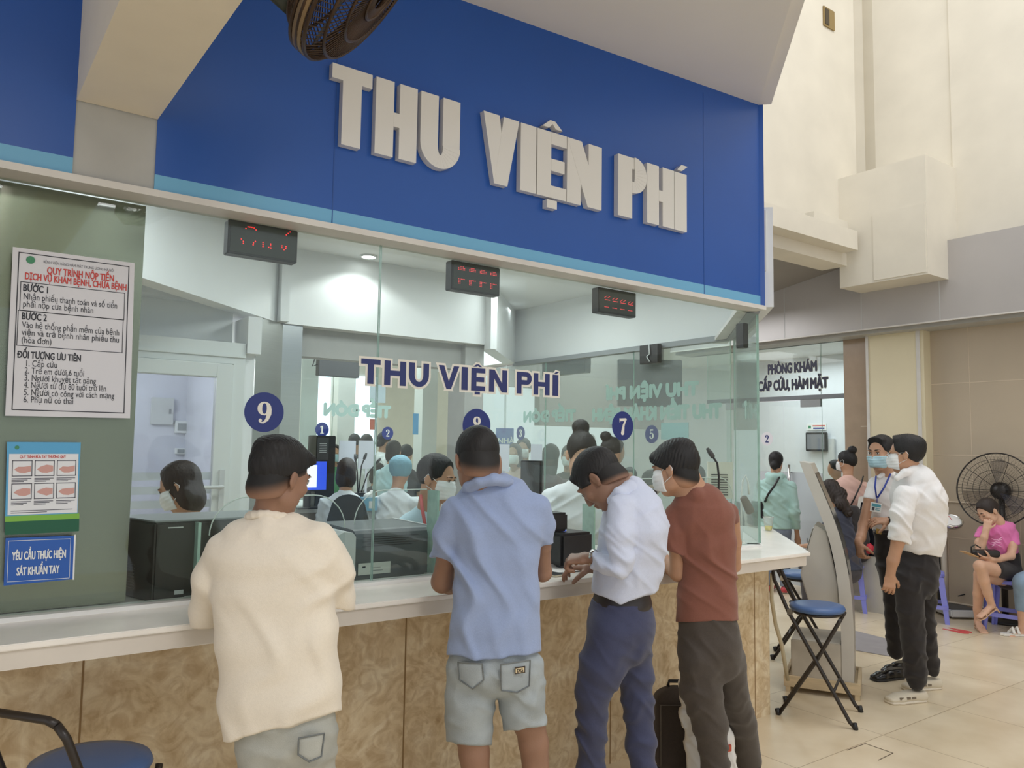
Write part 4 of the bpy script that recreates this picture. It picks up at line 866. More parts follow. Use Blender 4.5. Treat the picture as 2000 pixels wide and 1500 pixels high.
lR = chain([(1737, 1110, 20, .0), (1745, 1170, 17, .0), (1747, 1225, 16, .02), (1750, 1272, 15, .05)], d0); lL = chain([(1765, 1110, 20, .1), (1768, 1170, 17, .14), (1766, 1225, 15, .2), (1764, 1262, 14, .24)], d0)
S.loft(lR, HR, .02); S.loft(lL, HR, .02)
BLKT = cloth('black_trousers', (40, 36, 37), .08); finish(S, 'trousers', BLKT, R, .008, folds([((0, 0, 1), .12, .008, HR, .3, None, 1)]))
b = MB(); b.tube([nk(1708, 1036, -.07), nk(1716, 1038, -.13), nk(1730, 1039, -.14), nk(1745, 1038, -.13)], .012, 8); b.build('belt', mat('dark_leather', (44, 38, 38), .4), R, smooth=True)
b = MB(); c0 = nk(1711, 1032, -.15); b.obox(c0, nk(1721, 1034, -.155)-c0, (0, 0, -.034), -HF*.005); b.build('belt_buckle', mat('brass', (190, 160, 96), .3, metal=.9), R, bevel=.002)
M_shoeblk = mat('polished_black_leather', (26, 24, 24), .18)
for l, o in ((lR, (-1, -.35)), (lL, (-.9, -.45))): shoe(R, 'leather_shoe', floor_under(l[-1][0]), HR*o[0]+HF*o[1], M_shoeblk, M_black, L=.27, hgt=.07)
b = MB(); w0 = aL[-1][0]+HR*.015; b.lathe([(.029, -.012), (.032, -.008), (.032, .008), (.029, .012)], w0, HR, 20); b.obox(w0-HF*.036-HR*.018+np.array([0, 0, -.017]), HR*.036, (0, 0, .036), HF*.008, 0); b.build('smart_watch', M_black, R, bevel=.003)
mask(h, R, M_maskblue, drop=.022)
hairshape(R, h, HAIR, top=.013, cuts=[((0, -.05, -.05), (0, .8, -1)), ((0, .074, .062), (0, 1, -.3)), ((0, .045, .0), (0, 1, -.2))], blobs=[((0, .05, .1), (.06, .045, .025))], strand=.002)
h.face(R)

d0 = 5.05; base = floor_under(W(1790, 1340, d0)); R = person('man in a white rolled-sleeve shirt, glasses and mask with cream clogs', base)
h = Head(W(1769, 889, d0), head_axes(1769, 889, -82, -4, 0), .98)
S = SDF(); h.build(S)
S.loft(chain([(1786, 945, 20, .0), (1781, 922, 17, .0), (1773, 900, 16, 0)], d0), HR, .03)
S.loft(chain([(1790, 960, 34, .0, 1.1), (1795, 1070, 30, .0, 1.0)], d0), HR, .04)
aL = chain([(1768, 980, 9, -.14), (1762, 1040, 9, -.16), (1754, 1058, 12, -.16), (1744, 1095, 11, -.15), (1739, 1122, 8, -.14)], d0); aR = chain([(1775, 980, 9, .2), (1765, 1045, 9, .24), (1756, 1090, 8, .24)], d0)
S.loft(aL, HR, .015); S.loft(aR, HR, .015)
hand(S, aL[-1][0], (0, 0, -1)-.12*HR, -HF-.2*HR, -1, (24, 26, 18), .95); hand(S, aR[-1][0], (0, 0, -1), HF, 1, (24, 26, 18), .95)
finish(S, 'body', SK4, R, .005)
S = SDF(); S.loft(bands([(925, 1764, 1806, .0, 1.1), (940, 1754, 1822, .0, 1.4), (970, 1748, 1837, .0, 1.35), (1010, 1750, 1839, .0, 1.2), (1050, 1755, 1839, .0, 1.05), (1080, 1762, 1832, .0, .95), (1100, 1766, 1826, .0, .9)], d0), HR, .02, cuts=[cut((1760, 1073), (1830, 1084), d0)], n=2.2)
S.loft(chain([(1768, 968, 20, -.14), (1762, 1005, 20, -.17), (1758, 1040, 17, -.17), (1757, 1052, 19, -.165)], d0), HR, .016, cuts=[cut((1738, 1052), (1780, 1062), d0)])
S.loft(chain([(1777, 965, 18, .18), (1768, 1010, 17, .22), (1762, 1050, 16, .24)], d0), HR, .016)
S.loft(chain([(1752, 934, 5, -.08, 1.4), (1768, 923, 7, -.085, 1.2), (1785, 917, 7, -.06, 1.2), (1796, 918, 6, .0, 1.2)], d0), (0, 0, 1), .012)
fl = folds([(nrm(HR*.9+np.array([0, 0, .4])), .11, .012, (0, 0, 1), .4, W(1805, 1030, d0-.15), .28), (nrm(HR*.4+np.array([0, 0, 1])), .07, .008, HR, .3, W(1758, 1010, d0-.2), .14), (nrm(HR*.7+np.array([0, 0, -.7])), .12, .008, HR, .4, W(1790, 970, d0-.15), .16)])
finish(S, 'shirt', WHITE, R, .006, fl)
S = SDF(); S.loft(bands([(1072, 1765, 1828, .0, .95), (1110, 1751, 1830, .0, .95), (1135, 1748, 1828, .0, .9)], d0), HR, .02, cuts=[(W(1790, 1070, d0), (0, 0, 1))])
lL = chain([(1774, 1135, 27, -.05, 1.0), (1778, 1190, 24, -.05), (1784, 1250, 21, -.03), (1790, 1325, 19, .0)], d0); lR = chain([(1806, 1135, 23, .1, 1.0), (1806, 1190, 17, .14), (1812, 1250, 15, .2), (1820, 1306, 13.5, .28)], d0)
S.loft(lL, HR, .02); S.loft(lR, HR, .02)
finish(S, 'trousers', BLKT, R, .007, folds([((0, 0, 1), .12, .009, HR, .3, None, 1), (HR, .12, .005, (0, 0, 1), .4, None, 1)]))
M_clog = mat('cream_foam_clog', (212, 202, 182), .7); 
for l in (lL, lR):
    p = floor_under(l[-1][0]); o = shoe(R, 'clog', p, -HR-.25*HF, M_clog, mat('cream_foam_sole', (222, 212, 194), .7), L=.28, w=.052, hgt=.065)
    b = MB(); dr = nrm(-HR-.25*HF); rt = np.array([dr[1], -dr[0], 0])
    for a in (.05, .09, .14): b.obox(p+dr*a-rt*.052+np.array([0, 0, .030]), dr*.026, (0, 0, .014), rt*.008)
    b.build('vent_hole', mat('clog_hole', (120, 108, 92), .8), R)
mask(h, R, loops=(-1, 1))
hairshape(R, h, HAIR, top=.017, cuts=[((0, -.06, -.05), (0, .75, -1)), ((0, .080, .045), (0, 1, -.25)), ((0, .05, .0), (0, 1, -.1))], blobs=[((0, .05, .100), (.062, .055, .034)), ((0, -.075, .07), (.066, .05, .045))], strand=.003, sub=[((-.085, .004, -.02), (.022, .03, .032))])
h.face(R)
b = MB(); G = lambda x, y, z: h.p(x, y, z)
for q in (-1, 1):
    b.tube([G(q*.031+.022*math.cos(a), .104-.01*abs(math.cos(a)), .008+.017*math.sin(a)) for a in np.linspace(0, 6.283, 17)[:-1]], .0013, 6, closed=True); b.tube([G(q*.053, .094, .012), G(q*.075, .05, .014), G(q*.083, -.005, .016)], .0013, 6)
b.tube([G(-.009, .105, .010), G(.009, .105, .010)], .0013, 6); b.build('glasses', M_chrome, R, smooth=True)

# ------------------------------------------------------------------ seated woman in pink with a phone
d0 = 7.15; zf = W(1910, 1235, d0); base = floor_under(W(1940, 1200, d0)); R = person('seated woman in a pink T-shirt, legs crossed, chin on hand, looking at a phone', base)
h = Head(W(1930, 1000, d0), head_axes(1930, 1000, -135, -30, 8), .95)
S = SDF(); h.build(S, True)
S.loft(chain([(1955, 1035, 13, .03), (1948, 1018, 11, .03), (1936, 1002, 10, .02)], d0), HR, .03)
S.loft(chain([(1956, 1045, 22, .04, .7), (1962, 1095, 20, .06, .8)], d0), HR, .04)
aR = chain([(1921, 1036, 7, -.02), (1913, 1060, 8, -.08), (1914, 1078, 7.5, -.12), (1922, 1050, 6.5, -.13), (1926, 1034, 6, -.12)], d0); aL = chain([(1978, 1045, 7, .0), (1978, 1066, 8, -.04), (1974, 1086, 7.5, -.08), (1950, 1092, 6.5, -.16), (1934, 1092, 5.5, -.2)], d0)
S.loft(aR, HR, .015); S.loft(aL, HR, .015)
hand(S, aR[-1][0], (0, 0, 1)+.25*HR, -HR*.6-HF, 1, (40, 50, 40), .88); hand(S, aL[-1][0], -HR+np.array([0, 0, .12]), (0, 0, -1)-.5*HF, 1, (14, 18, 14), .9)
tl = chain([(1968, 1118, 15, -.02), (1940, 1112, 14, -.16), (1914, 1106, 11.5, -.26), (1921, 1132, 10.5, -.24), (1929, 1158, 8.5, -.22), (1937, 1182, 6, -.2)], d0); bl = chain([(1972, 1130, 15, .05), (1945, 1128, 14, -.06), (1914, 1122, 11, -.14), (1911, 1160, 9.5, -.10), (1909, 1190, 7.5, -.06), (1909, 1214, 5.5, -.04)], d0)
S.loft(tl, HR, .012); S.loft(bl, HR, .012)
for a, dr in ((tl, -HR-.15*HF+np.array([0, 0, -.55])), (bl, -HR*.15-HF+np.array([0, 0, -.28]))):
    e = a[-1][0]; dr = nrm(dr); S.loft([(e-dr*.01, .022, .03), (e+dr*.07+np.array([0, 0, -.02]), .034, .018), (e+dr*.145+np.array([0, 0, -.03]), .036, .013)], np.cross(dr, [0, 0, 1]), .015)
finish(S, 'body', SK3, R, .0065)
S = SDF(); S.loft(bands([(1028, 1943, 1968, .03, .9), (1036, 1922, 1982, .03, .55), (1055, 1930, 1984, .04, .62), (1090, 1936, 1988, .06, .72)], d0), HR, .02, n=2.2, cuts=[(W(1960, 1089, d0), (0, 0, -1))])
S.loft(chain([(1922, 1036, 10, .0), (1914, 1052, 11, -.05)], d0), HR, .012, cuts=[cut((1898, 1048), (1934, 1052), d0)]); S.loft(chain([(1977, 1042, 11, .02), (1980, 1062, 11, -.02)], d0), HR, .012, cuts=[cut((1960, 1063), (1995, 1064), d0)])
PINK = cloth('pink_cotton', (228, 124, 184), .03); finish(S, 'shirt', PINK, R, .007, folds([(nrm(HR*.6+np.array([0, 0, .8])), .08, .007, HR, .3, None, 1)]))
b = MB(); 
for k in range(4): b.tube([W(1937+i*5, 1052+k*5+3*math.sin(i+k), d0-.118-.004*k) for i in range(5)], .003, 5)
b.build('shirt_print', mat('pale_pink_print', (246, 190, 222), .7), R, smooth=True)
S = SDF(); S.loft(bands([(1086, 1938, 1990, .06, .8), (1120, 1942, 1994, .04, .85), (1132, 1945, 1993, .04, .8)], d0), HR, .02); S.loft(chain([(1972, 1118, 19, .0), (1945, 1110, 16.5, -.14)], d0), HR, .02, cuts=[(W(1940, 1110, d0-.14), nrm(-HR))]); S.loft(chain([(1974, 1128, 18, .06), (1962, 1126, 17, .0)], d0), HR, .02)
finish(S, 'shorts', cloth('black_shorts', (44, 38, 38), .06), R, .007)
for a, dr, nm in ((tl, -HR-.15*HF+np.array([0, 0, -.55]), 0), (bl, -HR*.15-HF+np.array([0, 0, -.28]), 1)):
    e = a[-1][0]; dr = nrm(dr); x = nrm(np.cross(dr, [0, 0, 1])); z = np.cross(x, dr); b = MB(); sl = mat('beige_sandal', (206, 172, 144), .5)
    b.prism([e+dr*t+x*w+np.array([0, 0, -.03])-z*.018*(1 if t > .05 else .8) for t, w in ((-.03, .02), (.05, .022), (.12, .036), (.165, .02), (.165, -.02), (.12, -.036), (.05, -.022), (-.03, -.02))], -z*.008)
    b.tube([e+dr*.11+x*.036-z*.035, e+dr*.10-z*.002, e+dr*.11-x*.036-z*.035], .007, 8); b.tube([e+dr*.0+x*.028-z*.02, e+dr*.03+z*.018, e+dr*.0-x*.028-z*.02], .005, 8)
    b.tube([e-dr*.02-z*.03, e-dr*.035-z*.09], [.012, .006], 8); b.build('heeled_sandal', sl, R, smooth='auto')
hairshape(R, h, HAIRB, top=.011, cuts=[((0, .078, .058), (0, 1, -.35)), ((0, .03, -.02), (0, 1, -.4)), ((0, -.05, -.06), (0, .3, -1))], blobs=[((.01, -.105, .012), (.042, .036, .046))], strand=.002, vox=.006)
b = MB(); b.lathe([(.026, -.012), (.032, 0), (.026, .012)], h.p(.005, -.088, .026), h.v(0, -1, -.1), 16); b.build('hair_tie', mat('magenta_hair_tie', (196, 96, 190), .5), R, smooth=True)
h.face(R, eyes='closed')
ph = W(1893, 1081, d0-.30); t = thing('smartphone', 'tan backed smartphone held by the seated woman in pink', 'phone', ph)
b = MB(); ux = nrm(W(1904, 1086, d0-.28)-W(1882, 1077, d0-.31)); uy = nrm(np.cross(ux, [0, 0, 1.])); un = np.cross(ux, uy); b.obox(ph-ux*.075-uy*.037, ux*.15, uy*.074, un*.009); b.build('case', mat('tan_phone_case', (196, 160, 116), .4), t, bevel=.004)
b = MB(); b.obox(ph-ux*.070-uy*.033+un*.0092*(1 if un[2] > 0 else 0)-un*.0004*(0 if un[2] > 0 else 1), ux*.14, uy*.066, un*.0005); b.build('screen', M_black, t)
bgc = W(1925, 1081, d0-.17); t = thing('handbag', 'small black handbag on the lap of the seated woman in pink', 'bag', bgc)
S = SDF(); S.loft([(bgc-HR*.085, .05, .035), (bgc+HR*.085, .05, .035)], HF, .02, n=3); V, Fc = S.mesh(.008); vf_object('bag_body', V, Fc, mat('black_leather_bag', (40, 34, 32), .45), t)
b = MB(); b.tube([W(1897, 1080, d0-.2), W(1897, 1068, d0-.2), W(1905, 1064, d0-.2), W(1915, 1070, d0-.2)], .006, 8); b.build('strap', M_black, t, smooth=True)

# ------------------------------------------------------------------ generic people for the background, built at their own distance
def figure(label, hp, d, yaw, pitch=-5, face=True, hair='short', shirt=None, pants=None, sk=SK4, msk=None, seated=False, H=None, fem=False, arms='down', group=None, sleeve=.55, body_yaw=None, shoes_m=None, vox=.009, lean=0.0, lower=True, sc=.96, lower_to=None, cap=None, wide=1.0, knee=.42):
    c = W(hp[0], hp[1], d); A = head_axes(hp[0], hp[1], yaw, pitch); h = Head(c, A, sc)
    by = yaw if body_yaw is None else body_yaw; B = head_axes(hp[0], hp[1], by, 0); fx, rx, z = B[1], B[0], np.array([0, 0, 1.])
    R = person(label, (c[0], c[1], 0.0), group); k = (.93 if fem else 1.0)*wide
    O = c-fx*(.05+lean)+np.array([0, 0, -.11]); nb = O+z*-.08
    P = lambda a, b, q: nb+rx*a+fx*b+z*q
    hipz = -.50; hc = P(0, lean*-1.2+.0, hipz)
    sh = [P(-.175*k, -.0, -.075), P(.175*k, -.0, -.075)]
    if arms == 'down': el = [P(-.215*k, -.03, -.36), P(.215*k, -.03, -.36)]; wr = [P(-.22*k, .06, -.60), P(.22*k, .06, -.60)]
    elif arms == 'desk': el = [P(-.23*k, .10, -.33), P(.23*k, .10, -.33)]; wr = [P(-.14*k, .32, -.36), P(.14*k, .32, -.36)]
    else: el = [P(-.21*k, .04, -.33), P(.21*k, .04, -.33)]; wr = [P(-.05, .22, -.28), P(.05, .22, -.28)]
    S = SDF(); h.build(S, fem) if d < 6 or face else h.ell(S, (0, 0, .0), (.072, .09, .115))
    S.loft([(nb+z*-.02, .06*k, .055), (c+h.v(0, -.02, -.06), .052*k, .052)], rx, .03)
    S.loft([(P(0, 0, -.12), .145*k, .085), (hc, .13*k, .09)], rx, .03)
    for i in (0, 1):
        S.loft([(sh[i], .034, .034), (el[i], .036, .036), (wr[i], .025, .022)], rx, .015)
        dr = nrm(wr[i]-el[i]); S.loft([(wr[i], .024, .018), (wr[i]+dr*.08, .036, .016), (wr[i]+dr*.15, .03, .012)], rx, .01)
    finish(S, 'body', sk, R, vox*.8)
    S = SDF(); S.loft([(P(0, 0, .0), .075*k, .065), (P(0, 0, -.05), .155*k, .085), (P(0, 0, -.20), .18*k, .112), (P(0, lean*-.6, -.38), .165*k, .108), (hc+z*-.06, .178*k, .118)], rx, .02, n=2.2)
    for i in (0, 1): e2 = sh[i]+(el[i]-sh[i])*min(1, sleeve*1.25); st = [(sh[i]+z*.005, .056, .056), (e2, .054, .054)]; st += [(wr[i], .036, .036)] if sleeve > .9 else []; S.loft(st, rx, .02, cuts=[(e2-(el[i]-sh[i])*.06, nrm(el[i]-sh[i]))] if sleeve <= .9 else [])
    finish(S, 'shirt', shirt, R, vox, folds([(nrm(rx*.7+z*.6), .10, .009, z, .4, None, 1)]), [(nb+z*(hipz-.05), (0, 0, -1))])
    if lower:
        S = SDF(); zf = -nb[2]
        S.loft([(hc+z*.03, .155*k, .105), (hc+z*-.08, .165*k, .115)], rx, .02)
        for s in (-1, 1):
            if seated: kn = hc+rx*s*.11+fx*knee+z*-.06; an = np.array([kn[0], kn[1], .09])+fx*-.02; S.loft([(hc+rx*s*.09+z*-.05, .08, .085), (kn, .06, .062), (an, .045, .048)], rx, .02)
            else: an = np.array([hc[0], hc[1], .09])+rx*s*.09; S.loft([(hc+rx*s*.08+z*-.08, .085, .09), ((hc+an)/2+rx*s*.045+fx*.02, .062, .066), (an, .052, .056)], rx, .02)
            shoe(R, 'shoe', (an[0], an[1], 0), fx, shoes_m or M_black, M_offwhite, vox=.01)
        finish(S, 'trousers', pants, R, vox, None, [((0, 0, .075), (0, 0, -1))])
    if msk: mask(h, R, msk, vox=.006 if d < 6 else .008)
    hv = .006 if d < 6 else .008
    if hair == 'short': hairshape(R, h, HAIR, top=.013, cuts=[((0, -.06, -.05), (0, .7, -1)), ((0, .08, .05), (0, 1, -.25)), ((0, .05, 0), (0, 1, -.1))], vox=hv)
    elif hair == 'bun': hairshape(R, h, HAIR, top=.012, cuts=[((0, .08, .055), (0, 1, -.3)), ((0, .03, -.02), (0, 1, -.4)), ((0, -.05, -.06), (0, .3, -1))], blobs=[((0, -.09, .135), (.05, .05, .045)), ((0, -.08, .02), (.06, .05, .07))], vox=hv)
    elif hair == 'pony': hairshape(R, h, HAIR, top=.012, cuts=[((0, .08, .055), (0, 1, -.3)), ((0, .03, -.02), (0, 1, -.4))], blobs=[((0, -.105, -.035), (.045, .04, .05)), ((0, -.05, -.02), (.066, .05, .07))], vox=hv)
    elif hair == 'long': hairshape(R, h, HAIRB, top=.014, cuts=[((0, .08, .055), (0, 1, -.3)), ((0, .045, -.02), (0, 1, 0))], blobs=[((0, -.05, -.06), (.088, .065, .13), .03), ((0, -.06, -.16), (.08, .05, .09), .03)], vox=hv, strand=.005)
    elif hair == 'bob': hairshape(R, h, HAIRB, top=.014, cuts=[((0, .08, .05), (0, 1, -.3)), ((0, .05, -.02), (0, 1, 0))], blobs=[((0, -.03, -.05), (.092, .075, .10), .03)], vox=hv)
    elif hair == 'curls': hairshape(R, h, HAIRB, top=.016, cuts=[((0, .08, .055), (0, 1, -.3)), ((0, .045, -.02), (0, 1, 0))], blobs=[((0, -.06, -.06), (.085, .075, .12), .03), ((-.02, -.09, -.17), (.075, .06, .08), .02), ((.02, -.11, -.06), (.06, .05, .07), .02), ((0, -.10, -.26), (.05, .05, .06), .02)], vox=hv, strand=.011, lam=.05)
    elif hair == 'cap': hairshape(R, h, cap, top=.026, cuts=[((0, .085, .05), (0, 1, -.5)), ((0, -.05, -.055), (0, .35, -1))], blobs=[((0, -.03, .07), (.095, .11, .075))], vox=hv, strand=.004, lam=.05, name='surgical_cap', wide=1.12)
    if face and d < 6.5: h.face(R)
    return R, h
NAVY = cloth('navy_tee', (58, 62, 78), .03); MINT = cloth('mint_fabric', (176, 212, 206), .02); JEANG = denim('grey_blue_jeans', (128, 138, 156)); PINKT = cloth('dusty_pink_tee', (222, 184, 172), .02)
LBLUE = cloth('pale_blue_uniform', (190, 216, 228), .02); UNI = cloth('white_uniform', (232, 236, 240), .02); DKT = cloth('dark_clothes', (70, 66, 70), .06); GRN = cloth('green_tee', (80, 150, 100), .05); PLUM = cloth('plum_top', (96, 74, 84), .05)
R, h = figure('woman in a mint hooded jacket with a black shoulder bag facing the frosted doors', (1516, 903), 9.0, 12, 0, False, 'pony', MINT, JEANG, fem=True, sleeve=1.0, shoes_m=mat('red_sneaker', (196, 70, 78), .5), wide=1.05)
S = SDF(); S.loft([(h.p(-.09, .0, -.17), .03, .03), (h.p(-.07, -.09, -.155), .035, .035), (h.p(0, -.12, -.165), .04, .045), (h.p(.07, -.09, -.155), .035, .035), (h.p(.09, 0, -.17), .03, .03)], (0, 0, 1), .02); S.ell(h.p(0, -.125, -.225), (.10, .03, .07), h.A, .03); finish(S, 'hood', MINT, R, .008)
t = thing('shoulder_bag', 'black shoulder bag on the strap of the woman in mint', 'bag', W(1491, 994, 8.9)); b = MB(); c = W(1491, 994, 8.9); b.obox(c-HR*.03+np.array([0, 0, -.10]), HR*.05, HF*.16, (0, 0, .19)); b.build('bag_body', M_black, t, bevel=.01)
b = MB(); b.tube([W(1494, 980, 8.88), W(1500, 966, 8.8), W(1513, 948, 8.80), W(1520, 935, 8.82), W(1527, 926, 8.9)], .013, 6); b.build('strap', M_black, t, smooth=True)
R, h = figure('seated woman in a navy tee with long dark curls bent behind the kiosk', (1622, 962), 8.0, -50, -28, False, 'curls', NAVY, DKT, fem=True, seated=True, arms='desk', body_yaw=-55, lean=.06)
t = thing('backpack', 'black and red backpack on the back of the woman in navy', 'backpack', W(1668, 1040, 8.0)); S = SDF(); S.loft([(W(1664, 1005, 7.95), .09, .10), (W(1668, 1045, 7.95), .13, .13), (W(1672, 1075, 7.95), .12, .12)], HR, .02, n=2.5); V, Fc = S.mesh(.012, folds([(HR, .12, .012, (0, 0, 1), .3, None, 1)])); vf_object('bag_body', V, Fc, cloth('black_nylon', (50, 46, 46), .1), t)
b = MB(); b.lathe([(.01, 0), (.05, .01), (.055, .05), (.03, .09)], W(1689, 1071, 7.85), HR+.3*HF, 14); b.build('side_pocket', mat('red_nylon', (200, 56, 70), .7), t, smooth=True)
R, h = figure('woman in a dusty pink top with hair in a bun by the brown pilaster', (1652, 903), 8.5, -60, -4, False, 'bun', PINKT, DKT, fem=True, msk=M_mask, body_yaw=-20)
b = MB(); b.tube([W(1686, 930, 8.32), W(1682, 945, 8.26), W(1668, 975, 8.26), W(1660, 990, 8.30)], .008, 6); b.build('bag_strap', M_black, R, smooth=True)
figure('dark haired head of a person sitting inside the clinic behind the glass', (1630, 917), 10.4, -100, -5, False, 'short', UNI, DKT, seated=True)
# child or visitor mostly beyond the right edge: denim leg and white sandal
R = person('person in torn light denim and white sandals, only one leg in view at right', floor_under(W(2016, 1240, 6.9)))
S = SDF(); d0 = 6.9; lg = chain([(2040, 1130, 22, .1), (2003, 1140, 18, -.05), (2000, 1190, 12, -.02), (1998, 1225, 7.5, .0), (1996, 1238, 7, 0)], d0); S.loft(lg, HR, .015); S.loft([(lg[-1][0], .022, .022), (lg[-1][0]+HF*-.02-HR*.12+np.array([0, 0, -.02]), .02, .035)], (0, 0, 1), .01); S.loft(chain([(2045, 1010, 16, .1), (2045, 1130, 36, .15, .7)], d0), HR, .02); Head(W(2046, 975, d0), head_axes(2046, 975, 60, 0)).build(S); finish(S, 'body', SK3, R, .009)
S = SDF(); S.loft(chain([(2040, 1128, 27, .1), (2003, 1140, 22, -.05), (2000, 1190, 15, -.02)], d0), HR, .015, cuts=[(W(2000, 1192, d0), (0, 0, -1))]); S.loft(chain([(2045, 1110, 40, .15, .7), (2045, 1140, 40, .15, .7)], d0), HR, .02); finish(S, 'jeans', denim('torn_light_denim', (136, 160, 184)), R, .009)
S = SDF(); S.loft(bands([(1000, 2025, 2070, .12, .8), (1020, 2008, 2090, .12, .6), (1115, 2010, 2088, .15, .7)], d0), HR, .02); finish(S, 'shirt', UNI, R, .01)
hairshape(R, Head(W(2046, 975, d0), head_axes(2046, 975, 60, 0)), HAIR, top=.014, cuts=[((0, .06, 0), (0, 1, -.2)), ((0, -.05, -.06), (0, .4, -1))], vox=.008)
b = MB(); e = lg[-1][0]; e = np.array([e[0], e[1], 0]); b.prism([e+HR*x+HF*y+np.array([0, 0, .003]) for x, y in ((.05, -.035), (-.08, -.045), (-.17, -.03), (-.19, 0), (-.17, .035), (-.08, .045), (.05, .035))], (0, 0, .016)); b.tube([e-HR*.09-HF*.045+np.array([0, 0, .02]), e-HR*.08+np.array([0, 0, .065]), e-HR*.09+HF*.045+np.array([0, 0, .02])], .012, 8); b.tube([e-HR*.05-HF*.045+np.array([0, 0, .02]), e-HR*.04+np.array([0, 0, .07]), e-HR*.05+HF*.045+np.array([0, 0, .02])], .012, 8); b.build('sandal', mat('white_sandal', (232, 230, 224), .5), R, smooth='auto')

# ------------------------------------------------------------------ office staff and people beyond
R, h = figure('clerk with a mask and a flower hair clip looking down beside the white door', (352, 953), 3.85, -72, -26, True, 'bob', cloth('cream_blouse', (226, 220, 204), .02), DKT, msk=M_mask, seated=True, fem=True, arms='desk', body_yaw=-60, vox=.008)
b = MB(); 
for i in range(6): a = i*1.047; b.lathe([(.001, 0), (.008, .003), (.001, .008)], h.p(.03, -.098, .045)+.010*(math.cos(a)*h.A[0]+math.sin(a)*h.A[2]), -h.A[1], 8)
b.build('flower_hair_clip', M_white, R, smooth=True)
R, h = figure('male clerk in a pale blue shirt with red lanyard and mask behind the grey printer', (853, 937), 4.2, 118, -12, True, 'short', LBLUE, DKT, msk=M_mask, seated=True, arms='desk', body_yaw=150, vox=.008, lean=.04, sc=1.02, knee=.18, wide=1.14)
b = MB(); b.tube([W(822, 968, 4.12), W(824, 990, 4.06), W(832, 1035, 4.04)], .009, 6); b.tube([W(850, 985, 4.07), W(842, 1010, 4.04), W(833, 1035, 4.03)], .009, 6); b.build('lanyard', mat('red_ribbon', (214, 108, 108), .6), R, smooth=True)
R, h = figure('clerk in a white open-collar blouse leaning over the desk behind the black printer', (1136, 890), 4.85, 165, -25, True, 'bun', UNI, DKT, sk=SK3, seated=True, fem=True, arms='desk', body_yaw=168, vox=.008, sleeve=.75, sc=1.10, knee=.16, wide=1.15)
S = SDF(); S.ell(h.p(0, .03, -.21), (.028, .05, .055), h.A); 
for q in (-1, 1): S2 = MB(); S2.prism([h.p(q*.045, .035, -.13), h.p(q*.085, .05, -.165), h.p(q*.06, .085, -.215), h.p(q*.015, .075, -.20)], h.v(0, .006, 0)); S2.build('collar', UNI, R)
figure('nurse in white with shoulder length hair seated on the black office chair', (677, 924), 6.75, 8, -10, False, 'bob', UNI, UNI, seated=True, fem=True, arms='desk')
figure('nurse in white wearing a blue surgical cap seen from behind', (783, 922), 6.8, 25, -8, False, 'cap', UNI, UNI, seated=True, fem=True, arms='desk', cap=mat('blue_surgical_cap', (126, 172, 190), .7), lean=.04)
figure('dark haired visitor leaning beside the blue capped nurse', (738, 925), 9.3, 30, -10, False, 'bob', DKT, DKT, seated=True)
BGP = [((606, 866), 10.5, 170, 'short', DKT, M_maskblue, 'masked visitor left of the grey ticket tower'), ((653, 888), 9.8, 175, 'bob', GRN, M_maskblue, 'masked visitor in green behind the grey ticket tower'),
 ((692, 866), 10.4, 0, 'short', DKT, None, 'dark haired visitor above the first white partition panel'), ((716, 868), 9.85, 5, 'bob', UNI, None, 'visitor above the second white partition panel'),
 ((752, 862), 10.6, 60, 'pony', UNI, None, 'visitor in white below the number two disc'), ((770, 882), 9.05, 40, 'bob', LBLUE, None, 'visitor with dark bob below the number two disc'), ((794, 888), 9.8, 20, 'short', DKT, None, 'dark clothed visitor right of the number two disc'),
 ((1004, 890), 8.3, 200, 'bob', PINKT, M_mask, 'masked visitor in pink left of the number three disc'), ((1022, 878), 8.6, 190, 'short', LBLUE, M_mask, 'masked visitor in pale blue below the number three disc'),
 ((1077, 893), 7.6, 20, 'long', PLUM, None, 'visitor with long hair in a plum top seen through the side glass'), ((1111, 893), 8.2, 185, 'short', DKT, M_mask, 'masked man in dark clothes below the number four disc'),
 ((1200, 884), 6.6, 70, 'bun', UNI, None, 'woman with a hair bun in profile below the number seven disc'),
 ((1230, 936), 8.4, 180, 'short', DKT, M_mask, 'small masked visitor between the bending man and the man in rust'), ((1277, 944), 7.4, 90, 'short', UNI, None, 'grey haired visitor beyond the glass left of the rust shirt man'), ((1362, 935), 7.6, 10, 'short', DKT, None, 'visitor beyond the glass behind the head of the man in rust')]
for (hp, d, yw, hr, sh_, mk, lb) in BGP: figure(lb, hp, d, yw, -4, mk is not None, hr, sh_, DKT, msk=mk, vox=.013, fem=hr != 'short')
